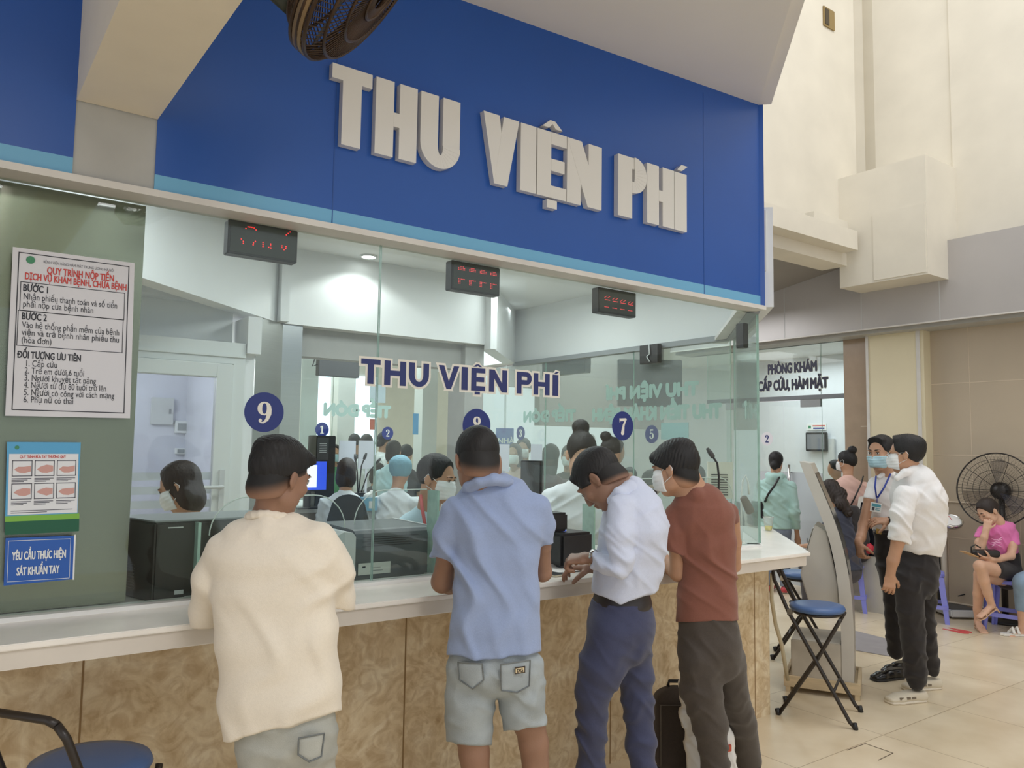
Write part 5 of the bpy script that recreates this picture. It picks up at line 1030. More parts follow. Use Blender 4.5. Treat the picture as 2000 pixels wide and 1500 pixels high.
# ------------------------------------------------------------------ block letters built from strokes
def rect(a, b, c, d): return [(a, b), (c, b), (c, d), (a, d)]
def arcq(cx, cy, ro, r2, ri, i2, a0, a1, n=10):
    P = []
    for i in range(n):
        t0, t1 = math.radians(a0+(a1-a0)*i/n), math.radians(a0+(a1-a0)*(i+1)/n)
        P.append([(cx+ro*math.cos(t0), cy+r2*math.sin(t0)), (cx+ro*math.cos(t1), cy+r2*math.sin(t1)), (cx+ri*math.cos(t1), cy+i2*math.sin(t1)), (cx+ri*math.cos(t0), cy+i2*math.sin(t0))])
    return P
def glyph(ch, w, t, h=None):
    h = h or t*.86
    if ch == 'T': return [rect(0, 1-h, w, 1), rect((w-t)/2, 0, (w+t)/2, 1-h)]
    if ch == 'H': return [rect(0, 0, t, 1), rect(w-t, 0, w, 1), rect(t, .5-h/2, w-t, .5+h/2)]
    if ch == 'U': r = w*.52; return [rect(0, r, t, 1), rect(w-t, r, w, 1)]+arcq(w/2, r, w/2, r, w/2-t, r-h, 180, 360, 14)
    if ch == 'V': return [[(0, 1), (t, 1), (w/2+t*.42, 0), (w/2-t*.42, 0)], [(w-t, 1), (w, 1), (w/2+t*.42, 0), (w/2-t*.42, 0)]]
    if ch in 'II': return [rect(0, 0, t, 1)]
    if ch == 'E': return [rect(0, 0, t, 1), rect(t, 0, w, h), rect(t, 1-h, w, 1), rect(t, .5-h/2, w*.93, .5+h/2)]
    if ch == 'N': return [rect(0, 0, t, 1), rect(w-t, 0, w, 1), [(0, 1), (t*1.05, 1), (w, 0), (w-t*1.05, 0)]]
    if ch == 'P': r = .29; cx = w-min(r, w-t)*.98; rx = w-cx; return [rect(0, 0, t, 1), rect(t, 1-h, cx, 1), rect(t, 1-2*r, cx, 1-2*r+h)]+arcq(cx, 1-r, rx, r, max(rx-t*.95, .01), r-h, -90, 90, 12)
    if ch == '^': return [[(-w*.36, 1.055), (-w*.12, 1.055), (w*.09, 1.17), (-w*.09, 1.17)], [(w*.36, 1.055), (w*.12, 1.055), (-w*.09, 1.17), (w*.09, 1.17)]]
    if ch == '.': return [rect(-t*.38, -.165, t*.38, -.04)]
    if ch == "'": return [[(-t*.2, 1.045), (t*.35, 1.045), (t*1.0, 1.15), (t*.30, 1.15)]]
def grow(poly, o):
    n = len(poly); A = sum(poly[i][0]*poly[(i+1) % n][1]-poly[(i+1) % n][0]*poly[i][1] for i in range(n)); s = 1 if A > 0 else -1; out = []
    for i in range(n):
        p0, p1, p2 = (np.array(poly[j % n], float) for j in (i-1, i, i+1)); d0, d1 = nrm(p1-p0+1e-12), nrm(p2-p1+1e-12)
        n0, n1 = np.array([d0[1], -d0[0]])*s, np.array([d1[1], -d1[0]])*s; k = 1+n0@n1; out.append(tuple(p1+o*(n0+n1)/max(k, .6)))
    return out
def put_polys(mb, polys, o, ex, ez, thick, mi=0):
    o, ex, ez = (np.array(v, float) for v in (o, ex, ez)); nv = nrm(np.cross(ex, ez))*thick
    st = min(abs(thick)*.02, .0004)
    for i, p in enumerate(polys): mb.prism([o+ex*x+ez*(y+st*.6*(i % 40)) for x, y in p], nv+nrm(nv)*st*(i % 40), mi)
    return mb
WORD = [('T', 105, 280), ('H', 297, 477), ('U', 493, 663), ('V', 765, 920), ('I', 928, 995), ('E', 1000, 1127), ('N', 1130, 1280), ('P', 1352, 1475), ('H', 1478, 1595), ('I', 1598, 1650)]
sg = thing('sign_lettering', 'large white raised letters THU VIỆN PHÍ on the blue fascia', 'sign', (2.1, 2.74, 2.86))
M_let = mat('white_acrylic_letter', (222, 220, 216), .25, coat=.3)
zb, hh = 2.708, .306
for ch, a, b in WORD:
    y = 280+(a-105)*.27; X = lambda c: ony(600+c/2.222, y/1+0 if False else 225+(c/2.222-50)*.285, 2.715)[0]
    x0, x1 = X(a), X(b); w = (x1-x0)/hh; t = {'T': .47*w, 'H': .43*w, 'U': .44*w, 'V': .44*w, 'I': w, 'E': .47*w, 'N': .39*w, 'P': .49*w}[ch]
    P = glyph(ch, w, t, .185)
    if ch == 'E': P = P+[[(x+w*.5, y) for x, y in p] for p in glyph('^', w*.95, .2)+glyph('.', w, .25)]
    if (ch, a) == ('I', 1598): P = P+[[(x+w*.35, y) for x, y in p] for p in glyph("'", w, .22)]
    m = MB(); put_polys(m, [[(x*hh, y*hh) for x, y in p] for p in P], (x0, 2.749, zb), (1, 0, 0), (0, 0, 1), .03); m.build('letter', M_let, sg)
# vinyl lettering on the glass
vw = thing('window_lettering', 'navy THU VIỆN PHÍ vinyl lettering with cream outline on the front glass', 'lettering', (1.85, 2.829, 1.87))
m = MB(); m2 = MB(); H2 = .098; y2 = 2.829
for ch, a, b in [('T', 704, 742), ('H', 750, 792), ('U', 798, 837), ('V', 856, 896), ('I', 901, 913), ('E', 920, 947), ('N', 955, 990), ('P', 1009, 1038), ('H', 1042, 1073), ('I', 1079, 1090)]:
    x0, x1 = ony(a, 745, y2)[0], ony(b, 745, y2)[0]; w = (x1-x0)/H2; t = w if ch == 'I' else .27; P = glyph(ch, w, t, .21)
    if ch == 'E': P = P+[[(x+w*.45, y) for x, y in p] for p in glyph('^', w*.9, .22)+glyph('.', w, .36)]
    if (ch, a) == ('I', 1079): P = P+[[(x+w*.4, y) for x, y in p] for p in glyph("'", w, .26)]
    m = MB(); m2 = MB()
    put_polys(m, [[(x*H2, y*H2) for x, y in p] for p in P], (x0, y2-.0016, 1.820), (1, 0, 0), (0, 0, 1), .0008); put_polys(m2, [[(x*H2, y*H2) for x, y in grow(p, .095)] for p in P], (x0, y2, 1.820), (1, 0, 0), (0, 0, 1), .0008); ol = m2.build('letter', M_vinylwhite, vw); m.build('letter_face', M_navy, ol)

# numerals: variable width strokes
def stroke(pts):
    P = []
    for (x0, y0, w0), (x1, y1, w1) in zip(pts[:-1], pts[1:]):
        d = nrm((x1-x0, y1-y0)); n = np.array([-d[1], d[0]]); P.append([(x0-n[0]*w0, y0-n[1]*w0), (x1-n[0]*w1, y1-n[1]*w1), (x1+n[0]*w1, y1+n[1]*w1), (x0+n[0]*w0, y0+n[1]*w0)])
        P.append([(x1+w1*math.cos(a), y1+w1*math.sin(a)) for a in np.linspace(0, 6.283, 11)[:-1]])
    return P
def ringw(cx, cy, rx, ry, thick, thin, a0=0, a1=360, n=28):
    return [(cx+rx*math.cos(t), cy+ry*math.sin(t), thin+(thick-thin)*abs(math.cos(t))**1.6) for t in np.radians(np.linspace(a0, a1, n))]
DIG = {'9': lambda: stroke(ringw(0, .16, .21, .27, .105, .03))+stroke([(.23, .16, .10), (.22, -.08, .10), (.13, -.33, .075), (-.02, -.47, .035), (-.14, -.47, .03), (-.2, -.40, .05)])+stroke([(-.19, -.37, .075), (-.17, -.37, .075)]),
 '8': lambda: stroke(ringw(0, .24, .16, .20, .085, .03))+stroke(ringw(0, -.22, .21, .24, .10, .03))+stroke([(-.15, .18, .07), (.17, -.15, .10)]),
 '7': lambda: stroke([(-.24, .37, .085), (.24, .40, .085)])+stroke([(.24, .40, .05), (.06, .02, .08), (-.02, -.44, .13)])+stroke([(-.27, .46, .02), (-.25, .22, .02)]),
 '1': lambda: [rect(-.10, -.46, .10, .46)]+[rect(-.24, -.5, .24, -.42), [(-.10, .46), (-.26, .34), (-.26, .26), (-.10, .32)]],
 '2': lambda: stroke(ringw(0, .22, .19, .24, .10, .03, 170, -30, 16)+[(.02, -.12, .05), (-.22, -.42, .03)])+stroke([(-.2, -.40, .08), (.2, -.42, .08)])+stroke([(-.17, .24, .09), (-.15, .24, .09)]),
 '3': lambda: stroke(ringw(-.03, .24, .18, .21, .10, .03, 150, -90, 16))+stroke(ringw(-.03, -.21, .21, .25, .11, .03, 90, -150, 18))+stroke([(-.19, .26, .07), (-.18, .26, .07)])+stroke([(-.2, -.30, .08), (-.19, -.3, .08)]),
 '4': lambda: [rect(.02, -.44, .19, .46), rect(-.28, -.2, .28, -.12), rect(-.06, -.5, .27, -.43), [(.04, .46), (.10, .46), (-.22, -.12), (-.28, -.14)]],
 '5': lambda: [rect(-.19, .34, .20, .48), rect(-.19, .0, -.13, .36)]+stroke(ringw(-.02, -.16, .20, .27, .11, .03, 130, -150, 20))+stroke([(-.19, -.30, .08), (-.18, -.30, .08)])}
def disc(digit, label, c, ex, r, nofs, cols=(M_discblue, M_vinylwhite), group='numbered discs on the glass'):
    c = np.array(c, float); ex = np.array(ex, float); ez = np.array([0, 0, 1.]); nv = nrm(nofs); t = thing('number_disc', label, 'sticker', c, group)
    m = MB(); m.lathe([(.0005, 0), (r, 0), (r, .0012), (.0005, .0012)], c, nv, 40, capped=False); dk_ = m.build('disc', cols[0], t)
    m = MB(); put_polys(m, [[(x*r*1.12, y*r*1.12) for x, y in p] for p in DIG[digit]()], c+nv*.0014, ex, ez, .0006)
    if (np.cross(ex, ez)@nv) < 0: pass
    m.build('numeral', cols[1], dk_)
    return t
P3 = lambda px, py: ony(px, py, 2.8285)
disc('9', 'large blue disc with the numeral 9 on the front glass', P3(516, 805), (1, 0, 0), .072, (0, -1, 0)); disc('8', 'large blue disc with the numeral 8 above the man in the blue polo', P3(931, 831), (1, 0, 0), .072, (0, -1, 0)); disc('7', 'large blue disc with the numeral 7 on the front glass near its right end', P3(1216, 832), (1, 0, 0), .072, (0, -1, 0))
PB = lambda px, py: ony(px, py, 7.59)
disc('1', 'small blue disc with the numeral 1 above the grey ticket tower', PB(629, 839), (1, 0, 0), .072, (0, -1, 0)); disc('2', 'small blue disc with the numeral 2 on the reception glass', PB(757, 846), (1, 0, 0), .068, (0, -1, 0))
PS = lambda px, py: onx(px, py, 4.617)
disc('3', 'blue disc with the numeral 3 on the side glass', PS(1017, 846), (0, -1, 0), .068, (-1, 0, 0)); disc('4', 'blue disc with the numeral 4 on the side glass', PS(1131, 848), (0, -1, 0), .070, (-1, 0, 0)); disc('5', 'blue disc with the numeral 5 on the side glass', PS(1273, 848), (0, -1, 0), .072, (-1, 0, 0))
M_paledisc = mat('pale_grey_disc', (222, 220, 226), .5)
disc('2', 'pale disc with a navy numeral 2 on the clinic glass door', onx(1498, 857, 8.285), (0, -1, 0), .085, (-1, 0, 0), (M_paledisc, M_navy)); disc('1', 'pale disc with a navy numeral 1 on the far clinic glass', onx(1155, 860, 8.6), (0, -1, 0), .10, (-1, 0, 0), (M_paledisc, M_navy))
# mirrored lettering on the side and reception glass (the backs of outside stickers)
def backtext(txt, label, o, ex, height, width, m_=M_vinylback, bold=.011, z=(0, 0, 1)):
    t = MB(); put_text(t, txt, o, ex, z, height/.70, bold*height/.1, 1, width=width); ob = t.build('window_lettering', m_); tag(ob, label, 'lettering'); return ob
backtext('THU VIỆN PHÍ', 'upper row of pale reversed lettering on the side glass', (4.612, 3.926, 1.995), (0, 1, 0), .095, 1.00)
backtext('THU TIỀN KHÁM BỆNH', 'lower row of pale reversed lettering on the side glass', (4.612, 3.714, 1.818), (0, 1, 0), .098, 1.376)
backtext('TIẾP ĐÓN', 'pale reversed TIẾP ĐÓN lettering above disc 4 on the side glass', (4.612, 5.326, 1.825), (0, 1, 0), .095, .753)
backtext('TIẾP ĐÓN', 'pale reversed TIẾP ĐÓN lettering on the reception glass above discs 1 and 2', ony(762, 815, 7.59), (-1, 0, 0), .115, ony(762, 815, 7.59)[0]-ony(634, 815, 7.59)[0])
backtext('T', 'pale reversed letter T on the narrow angled glass', onpl(1464, 815, (3.86, 2.84, 0), (1, -1, 0))-np.array([.012, -.012, 0]), (.707, .707, 0), .098, .09)
# clinic lettering
m = MB(); o1 = onx(1499.5, 731, 8.29); o2 = onx(1480.5, 764, 8.29); ob = MB()
cl = thing('clinic_lettering', 'dark room name lettering on the clinic glass above the frosted doors', 'lettering', (8.29, 5.6, 2.4)); mat('dark_navy_vinyl', (36, 38, 62), .5)
for o_, words_ in ((o1, (('PHÒNG', 0, .33), ('KHÁM', .37, .29))), (o2, (('CẤP', 0, .19), ('CỨU,', .225, .215), ('HÀM', .475, .215), ('MẶT', .725, .22)))):
    for tx, of, wd in words_:
        m = MB(); ob = MB(); put_text(ob, tx, o_+np.array([.003, -of, 0]), (0, -1, 0), (0, 0, 1), .168, .0135, 1, width=wd); put_text(m, tx, o_+np.array([0, -of, 0]), (0, -1, 0), (0, 0, 1), .168, .0078, 1, width=wd); wo = ob.build('word', M_vinylwhite, cl); m.build('word_face', MATS['dark_navy_vinyl'], wo)
m = MB(); q0 = onx(1152, 757, 8.4); put_text(m, 'PHÒNG KHÁM', q0, (0, -1, 0), (0, 0, 1), .15, .006, 1, width=.72); put_text(m, 'HÀM MẶT', onx(1158, 783, 8.4), (0, -1, 0), (0, 0, 1), .15, .006, 1, width=.5); tag(m.build('wall_lettering', MATS['dark_navy_vinyl']), 'dark PHÒNG KHÁM HÀM MẶT lettering seen far behind the side glass', 'lettering')

# ------------------------------------------------------------------ notices on the left glass
def sheet(name, label, corners, m_, cat='poster'):
    tl, tr, br, bl = (ony(px, py, 2.8275) for px, py in corners); t = thing(name, label, cat, (tl+br)/2)
    ex = (tr-tl); ey = (bl-tl); w, h_ = np.linalg.norm(ex), np.linalg.norm(ey); q = MB(); q.prism([tl, tr, br, bl], (0, .0015, 0)); q.build('sheet', m_, t)
    ux, uy = ex/w, -ey/h_
    def at(u, v, k=1): return tl+ex*u+ey*v+np.array([0, -.0006*k, 0])
    return t, at, ux, uy, w, h_
t, at, ux, uy, w, h_ = sheet('notice', 'white payment procedure notice with red heading on the steel pier glass', [(25, 482), (263, 514), (254, 817), (10, 812)], mat('notice_paper', (216, 216, 222), .6))
q = MB()
def frame(q, at, u0, v0, u1, v1, th, mi=0, asp=1.0):
    for a, b, c, d in ((u0, v0, u1, v0+th*asp), (u0, v1-th*asp, u1, v1), (u0, v0, u0+th, v1), (u1-th, v0, u1, v1)): q.add([at(a, b), at(c, b), at(c, d), at(a, d)], [(0, 1, 2, 3)], mi)
frame(q, at, .045, .025, .955, .965, .008, 0, .67); frame(q, at, .07, .20, .925, .375, .006, 0, .67); frame(q, at, .06, .372, .92, .585, .006, 0, .67); q.build('border', M_ink, t)
q = MB(); q.lathe([(.0005, 0), (.035*w, .0003)], at(.14, .065, 2), (0, -1, 0), 18, capped=False); q.build('emblem', mat('emblem_green', (70, 140, 104), .6), t)
q = MB(); L = lambda tx, u, v, sz, wd=None, b=.0: put_text(q, tx, at(u, v, 2), ux, uy, sz, b, 1, width=wd*w if wd else None)
L('QUY TRÌNH NỘP TIỀN', .27, .136, .031, .55, .0006); L('DỊCH VỤ KHÁM BỆNH, CHỮA BỆNH', .10, .184, .03, .83, .0006); q.build('red_heading', M_redink, t)
q = MB(); L('BỆNH VIỆN RĂNG HÀM MẶT TRUNG ƯƠNG HÀ NỘI', .24, .074, .012, .58); q.build('hospital_line', mat('grey_ink', (90, 90, 100), .6), t)
q = MB(); L('BƯỚC 1', .09, .255, .030, .19, .0006); L('BƯỚC 2', .09, .425, .030, .19, .0006); L('ĐỐI TƯỢNG ƯU TIÊN', .07, .655, .030, .50, .0006)
for tx, v, wd in (('Nhận phiếu thanh toán và số tiền', .305, .76), ('phải nộp của bệnh nhân', .35, .56)): L(tx, .095, v, .028, wd)
for tx, v, wd in (('Vào hệ thống phần mềm của bệnh', .475, .79), ('viện và trả bệnh nhân phiếu thu', .52, .79), ('(hóa đơn)', .565, .23)): L(tx, .095, v, .028, wd)
for i, (tx, wd) in enumerate((('1. Cấp cứu', .24), ('2. Trẻ em dưới 6 tuổi', .47), ('3. Người khuyết tật nặng', .57), ('4. Người từ đủ 80 tuổi trở lên', .66), ('5. Người có công với cách mạng', .73), ('6. Phụ nữ có thai', .39))): L(tx, .13, .703+i*.043, .028, wd)
q.build('printed_text', M_ink, t)
t, at, ux, uy, w, h_ = sheet('hygiene_poster', 'hand washing poster with six pictures and a green foot on the glass', [(14, 863), (158, 864), (150, 1033), (9, 1045)], mat('poster_blue', (88, 166, 212), .5))
q = MB(); q.add([at(0, .80), at(1, .80), at(1, .86), at(0, .86)], [(0, 1, 2, 3)], 0); q.add([at(0, .86), at(1, .86), at(1, 1), at(0, 1)], [(0, 1, 2, 3)], 1); q.add([at(.03, .13), at(.97, .13), at(.97, .79), at(.03, .79)], [(0, 1, 2, 3)], 2); q.build('colour_bands', [mat('poster_lime', (126, 182, 70), .5), mat('poster_green', (22, 92, 66), .5), mat('poster_white', (228, 230, 234), .6)], t)
q = MB(); q.lathe([(.0005, 0), (.03*w, .0003)], at(.13, .06, 2), (0, -1, 0), 16, capped=False); q.build('emblem', MATS['emblem_green'], t)
for k in range(6):
    u, v = .07+.30*(k % 3), .20+.25*(k//3); q = MB(); frame(q, lambda a, b: at(a, b, 2), u, v, u+.27, v+.175, .012, 0, .75)
    q.build('picture_frame', mat('grey_ink', (90, 90, 100), .6), t)
    rp = random.Random(k); q = MB(); c = [(u+.03, v+.10), (u+.08, v+.07), (u+.16, v+.045+.03*rp.random()), (u+.25, v+.06), (u+.25, v+.12), (u+.17, v+.14), (u+.10, v+.12+.02*rp.random())]
    q.add([at(a, b, 2) for a, b in c], [tuple(range(7))]); q.build('hand_picture', mat('poster_hand', (206, 158, 150), .6), t)
q = MB(); put_text(q, 'QUY TRÌNH RỬA TAY THƯỜNG QUY', at(.17, .175, 2), ux, uy, .011, .0003, 1, width=.62*w); q.build('red_heading', M_redink, t)
for k in range(6):
    q = MB()
    for j in range(3): u, v = .07+.30*(k % 3), .395+.25*(k//3)+.016*j; q.add([at(u, v, 2), at(u+.26-.05*j, v, 2), at(u+.26-.05*j, v+.008, 2), at(u, v+.008, 2)], [(0, 1, 2, 3)])
    q.build('caption', MATS['grey_ink'], t)
q = MB(); q.add([at(.07, .745, 2), at(.9, .745, 2), at(.9, .752, 2), at(.07, .752, 2)], [(0, 1, 2, 3)]); q.add([at(.07, .765, 2), at(.55, .765, 2), at(.55, .772, 2), at(.07, .772, 2)], [(0, 1, 2, 3)]); q.build('footnote', MATS['grey_ink'], t)
t, at, ux, uy, w, h_ = sheet('hand_sign', 'blue hand disinfection sign with white lettering below the hand washing poster', [(11, 1051), (148, 1046), (144, 1131), (7, 1144)], mat('sign_blue', (36, 92, 178), .4), 'sign')
q = MB(); frame(q, at, .04, .06, .93, .93, .006, 0, 1.6); put_text(q, 'YÊU CẦU THỰC HIỆN', at(.10, .47, 2), ux, uy, .034, .0008, 1, width=.76*w); put_text(q, 'SÁT KHUẨN TAY', at(.17, .80, 2), ux, uy, .034, .0008, 1, width=.60*w); q.build('white_lettering', M_white, t)
q = MB(); q.add([at(.975, -.02), at(1.0, -.02), at(1.0, .97), at(.975, .97)], [(0, 1, 2, 3)]); q.build('white_edge', M_white, t)

# ------------------------------------------------------------------ LED queue displays behind the top of the glass
def led(label, x0, x1, z0, z1, dots, m_):
    t = thing('queue_display', label, 'display', ((x0+x1)/2, 2.87, z0), 'red number displays'); q = MB(); q.box((x0, 2.845, z0), (x1, 2.895, z1)); cs = q.build('case', M_black, t, bevel=.003)
    q = MB(); q.box((x0+.008, 2.843, z0+.008), (x1-.008, 2.846, z1-.008)); q.build('face', mat('display_face', (52, 56, 54), .5), cs)
    q = MB()
    for x, z in dots: q.lathe([(.0002, .0016), (.0019, .0010), (.0021, 0)], (x, 2.843, z), (0, -1, 0), 8, capped=False)
    o = q.build('lit_dots', m_, t); o['kind'] = 'stuff'
d1 = [ony(250+a/3.125, 380+b/3.125, 2.843) for a, b in ((720, 207), (733, 197), (745, 198), (757, 200), (770, 204), (782, 216), (966, 247), (977, 238), (989, 229), (692, 271), (704, 285), (704, 297), (778, 286), (766, 295), (764, 307), (824, 292), (824, 305), (824, 317), (871, 302), (871, 312), (859, 322), (872, 326), (940, 313), (940, 324), (952, 337), (963, 329), (964, 318))]
led('red dot display with sparse dots at the left end of the glass', .815, 1.073, 2.258, 2.382, [(p[0], p[2]) for p in d1], M_red)
M_red2 = mat('dim_red_led', (240, 70, 76), .5, emit=.9)
x0 = 1.757; d2 = []
for k in range(4):
    for i, n in ((0, 3), (1, 5), (2, 5), (3, 5), (4, 3)):
        for j in range(3 if i in (0, 4) and False else 2 if i in (0, 4) else 3): d2.append((x0+.035+k*.056+i*.0075, 2.348-j*.0065+(.006 if 0 < i < 4 else 0)))
    for i in range(5): d2.append((x0+.035+k*.056+i*.0075, 2.300))
    for j in range(1, 4): d2 += [(x0+.035+k*.056, 2.300-j*.0065), (x0+.0425+k*.056, 2.300-j*.0065)]
led('red dot display with rows of dots in the middle of the glass', 1.757, 2.012, 2.25, 2.378, d2, M_red2)
x0 = 2.608; d3 = []
for k in range(4):
    for i in range(6): d3.append((x0+.04+k*.054+i*.0066, 2.325+.004*(i % 3)-.003*k)); d3.append((x0+.043+k*.054+i*.006, 2.315-.002*k))
    for i in range(5): d3.append((x0+.04+k*.054+i*.0066, 2.279))
led('red dot display nearest the right end of the front glass', 2.608, 2.868, 2.248, 2.374, d3, M_red2)
for px, py, sx, lab in ((1270, 692, .20, 'black display box hung over the side glass showing a white cable'), (1449, 656, .10, 'black speaker box hung in the corner of the angled glass')):
    c = onx(px, py, 4.55) if px == 1270 else W(px, py, 4.75); t = thing('display_back', lab, 'display', c); q = MB(); q.obox(c-np.array([.02, sx/2 if px == 1270 else .03, .075]), (.045, 0, 0), (0, sx if px == 1270 else .06, 0), (0, 0, .15)); q.build('case', M_black, t, bevel=.004)
    if px == 1270: q = MB(); q.tube([c+np.array([-.025, -.01, .075]), c+np.array([-.03, -.02, .0]), c+np.array([-.03, .01, -.02]), c+np.array([-.03, -.02, -.06])], .005, 6); q.build('cable', M_white, t, smooth=True)
c = ony(660, 719, 7.45); t = thing('display_back', 'grey back of a long display box hung over the reception glass', 'display', c); q = MB(); q.box(c-np.array([.22, .04, .09]), c+np.array([.22, .04, .09])); q.build('case', M_dark, t, bevel=.005); q = MB(); q.tube([c+np.array([.1, .0, .09]), (c[0]+.1, c[1], 2.93)], .012, 6); q.build('ceiling_rod', M_dark, t); q = MB(); q.tube([c+np.array([-.22, 0, .02]), c+np.array([-.27, 0, .0]), c+np.array([-.25, 0, .07])], .006, 6); q.build('cable', M_black, t, smooth=True)
c = onx(1105, 712, 4.9); t = thing('display_back', 'dark grey display box hung outside the side glass right of the letters', 'display', c); q = MB(); q.box(c-np.array([.04, .32, .10]), c+np.array([.04, .32, .10])); q.build('case', M_dark, t, bevel=.005); q = MB(); q.tube([c+np.array([0, .2, .1]), (c[0], c[1]+.2, 3.42)], .012, 6); q.build('ceiling_rod', M_dark, t)
c = W(1270, 748, 7.4); hs_ = c; t = thing('hanging_screen', 'large dark screen hanging in the corridor beyond the side glass', 'screen', c); q = MB(); q.obox(c-HR*.30-np.array([0, 0, .22]), HR*.60, HF*.08, (0, 0, .44)); q.build('screen_case', mat('dark_screen', (74, 78, 80), .4), t, bevel=.006); q = MB(); q.tube([c+HF*.04+np.array([0, 0, .22]), (c[0]+HF[0]*.04, c[1]+HF[1]*.04, 3.5)], .015, 8); q.build('ceiling_rod', M_dark, t)

# ------------------------------------------------------------------ things on and behind the counter
Z = HC+.001
t = thing('tower_printer', 'large black office machine with grey top behind the glass at far left', 'printer', (.80, 3.05, Z)); A = onz(300, 1180, Z); A[1] = max(A[1], 2.885); u = nrm([1, .03, 0]); v = nrm([-.35, .9, 0]); v = nrm([-.30, 1, 0])
q = MB(); q.obox(A, u*.50, v*.30, (0, 0, .265)); q.build('cabinet', mat('machine_black', (56, 54, 52), .5, noise=.1), t, bevel=.006)
q = MB(); q.obox(A+np.array([0, 0, .266])-u*.002, u*.504, v*.304, (0, 0, .006)); q.build('top_panel', M_grey, t, bevel=.002)
q = MB(); 
for i in range(9): q.obox(A-np.array([.0015, 0, 0])+v*.12+np.array([-.001, 0, .03+i*.010]), v*.07, (-.002, 0, 0), (0, 0, .004))
for i in range(5): q.obox(A+u*.16+np.array([0, -.0015, .15+i*.012]), u*.10, (0, -.001, 0), (0, 0, .003))
q.build('vent_slots', M_black, t)
q = MB(); q.obox(A+u*.04+np.array([0, -.002, .245]), u*.05, (0, -.001, 0), (0, 0, .004)); q.obox(A+u*.07+np.array([0, -.002, .02]), u*.03, (0, -.001, 0), (0, 0, .014)); q.build('label_plate', M_lgrey, t)
PP = lambda px, py, y: ony(px, py, y)
x0, x1 = PP(692, 1085, 2.93)[0], PP(838, 1085, 2.93)[0]; zt = PP(760, 1032, 2.93)[2]
t = thing('laser_printer', 'grey laser printer with white side panel behind the glass at window 8', 'printer', ((x0+x1)/2, 3.08, Z))
prof = [(2.92, Z+.004), (2.92, zt-.035), (2.927, zt-.016), (2.943, zt-.004), (2.96, zt), (3.28, zt+.004), (3.29, zt-.01), (3.29, Z+.004)]
q = MB(); q.prism([(x0, y, z) for y, z in prof], (x1-x0, 0, 0)); q.build('body', mat('printer_grey', (92, 96, 99), .4), t)
q = MB(); q.prism([(x1, y+(.0 if z > Z+.01 else 0), z) for y, z in [(2.915, Z)]+[(y-.004, z+.004) for y, z in prof[1:]]+[(3.29, Z)]], (.012, 0, 0)); q.build('white_side', M_lgrey, t)
q = MB(); q.prism([(x0-.075, 2.915, zt-.15), (x0-.002, 2.915, zt-.15), (x0-.002, 2.915, zt-.025), (x0-.014, 2.918, zt-.008), (x0-.05, 2.92, zt-.004), (x0-.075, 2.92, zt-.016)], (0, .28, 0)); q.prism([(x0-.07, 2.92, Z+.002), (x0-.012, 2.92, Z+.002), (x0-.004, 2.92, zt-.152), (x0-.073, 2.92, zt-.152)], (0, .26, 0)); q.build('white_tray_panel', M_lgrey, t)
q = MB()
for i in range(5): q.box((x0+.03+.02*(i % 2), 2.9175, zt-.03-i*.009), (x1-.06-.03*(i % 3), 2.9195, zt-.0285-i*.009))
q.build('vent_lines', M_black, t)
q = MB(); q.box((x0+.012, 2.9165, Z+.022), (x0+.155, 2.9185, Z+.068)); pl_ = q.build('paper_label', mat('label_paper', (206, 208, 202), .7), t)
q = MB(); q.box((x0+.03, 2.9150, Z+.050), (x0+.043, 2.9163, Z+.056)); q.box((x0+.075, 2.9150, Z+.048), (x0+.11, 2.9163, Z+.049)); q.box((x0+.075, 2.9150, Z+.036), (x0+.12, 2.9163, Z+.037)); q.build('label_print', M_ink, pl_)
c = W(1110, 1075, 3.62); t = thing('receipt_printer', 'black receipt printer with paper slip left of the bending man', 'printer', (c[0], c[1], Z)); zt = c[2]+.075
q = MB(); q.obox((c[0]-.09, c[1]-.06, Z), (.19, 0, 0), (0, .20, 0), (0, 0, .155)); q.build('case', M_black, t, bevel=.012)
q = MB(); q.obox((c[0]-.10, c[1]+.0, Z+.157), (.10, 0, 0), (0, .12, 0), (0, 0, .085)); q.build('paper_hood', M_black, t, bevel=.01)
q = MB(); q.obox((c[0]+.0, c[1]-.085, Z+.045), (.06, .0, .004), (0, .03, .006), (0, 0, .002)); q.build('paper_slip', M_paper, t); q = MB(); q.box((c[0]+.0, c[1]+.03, Z+.156), (c[0]+.012, c[1]+.04, Z+.159)); q.build('status_light', mat('blue_led', (90, 120, 255), .4, emit=2), t)
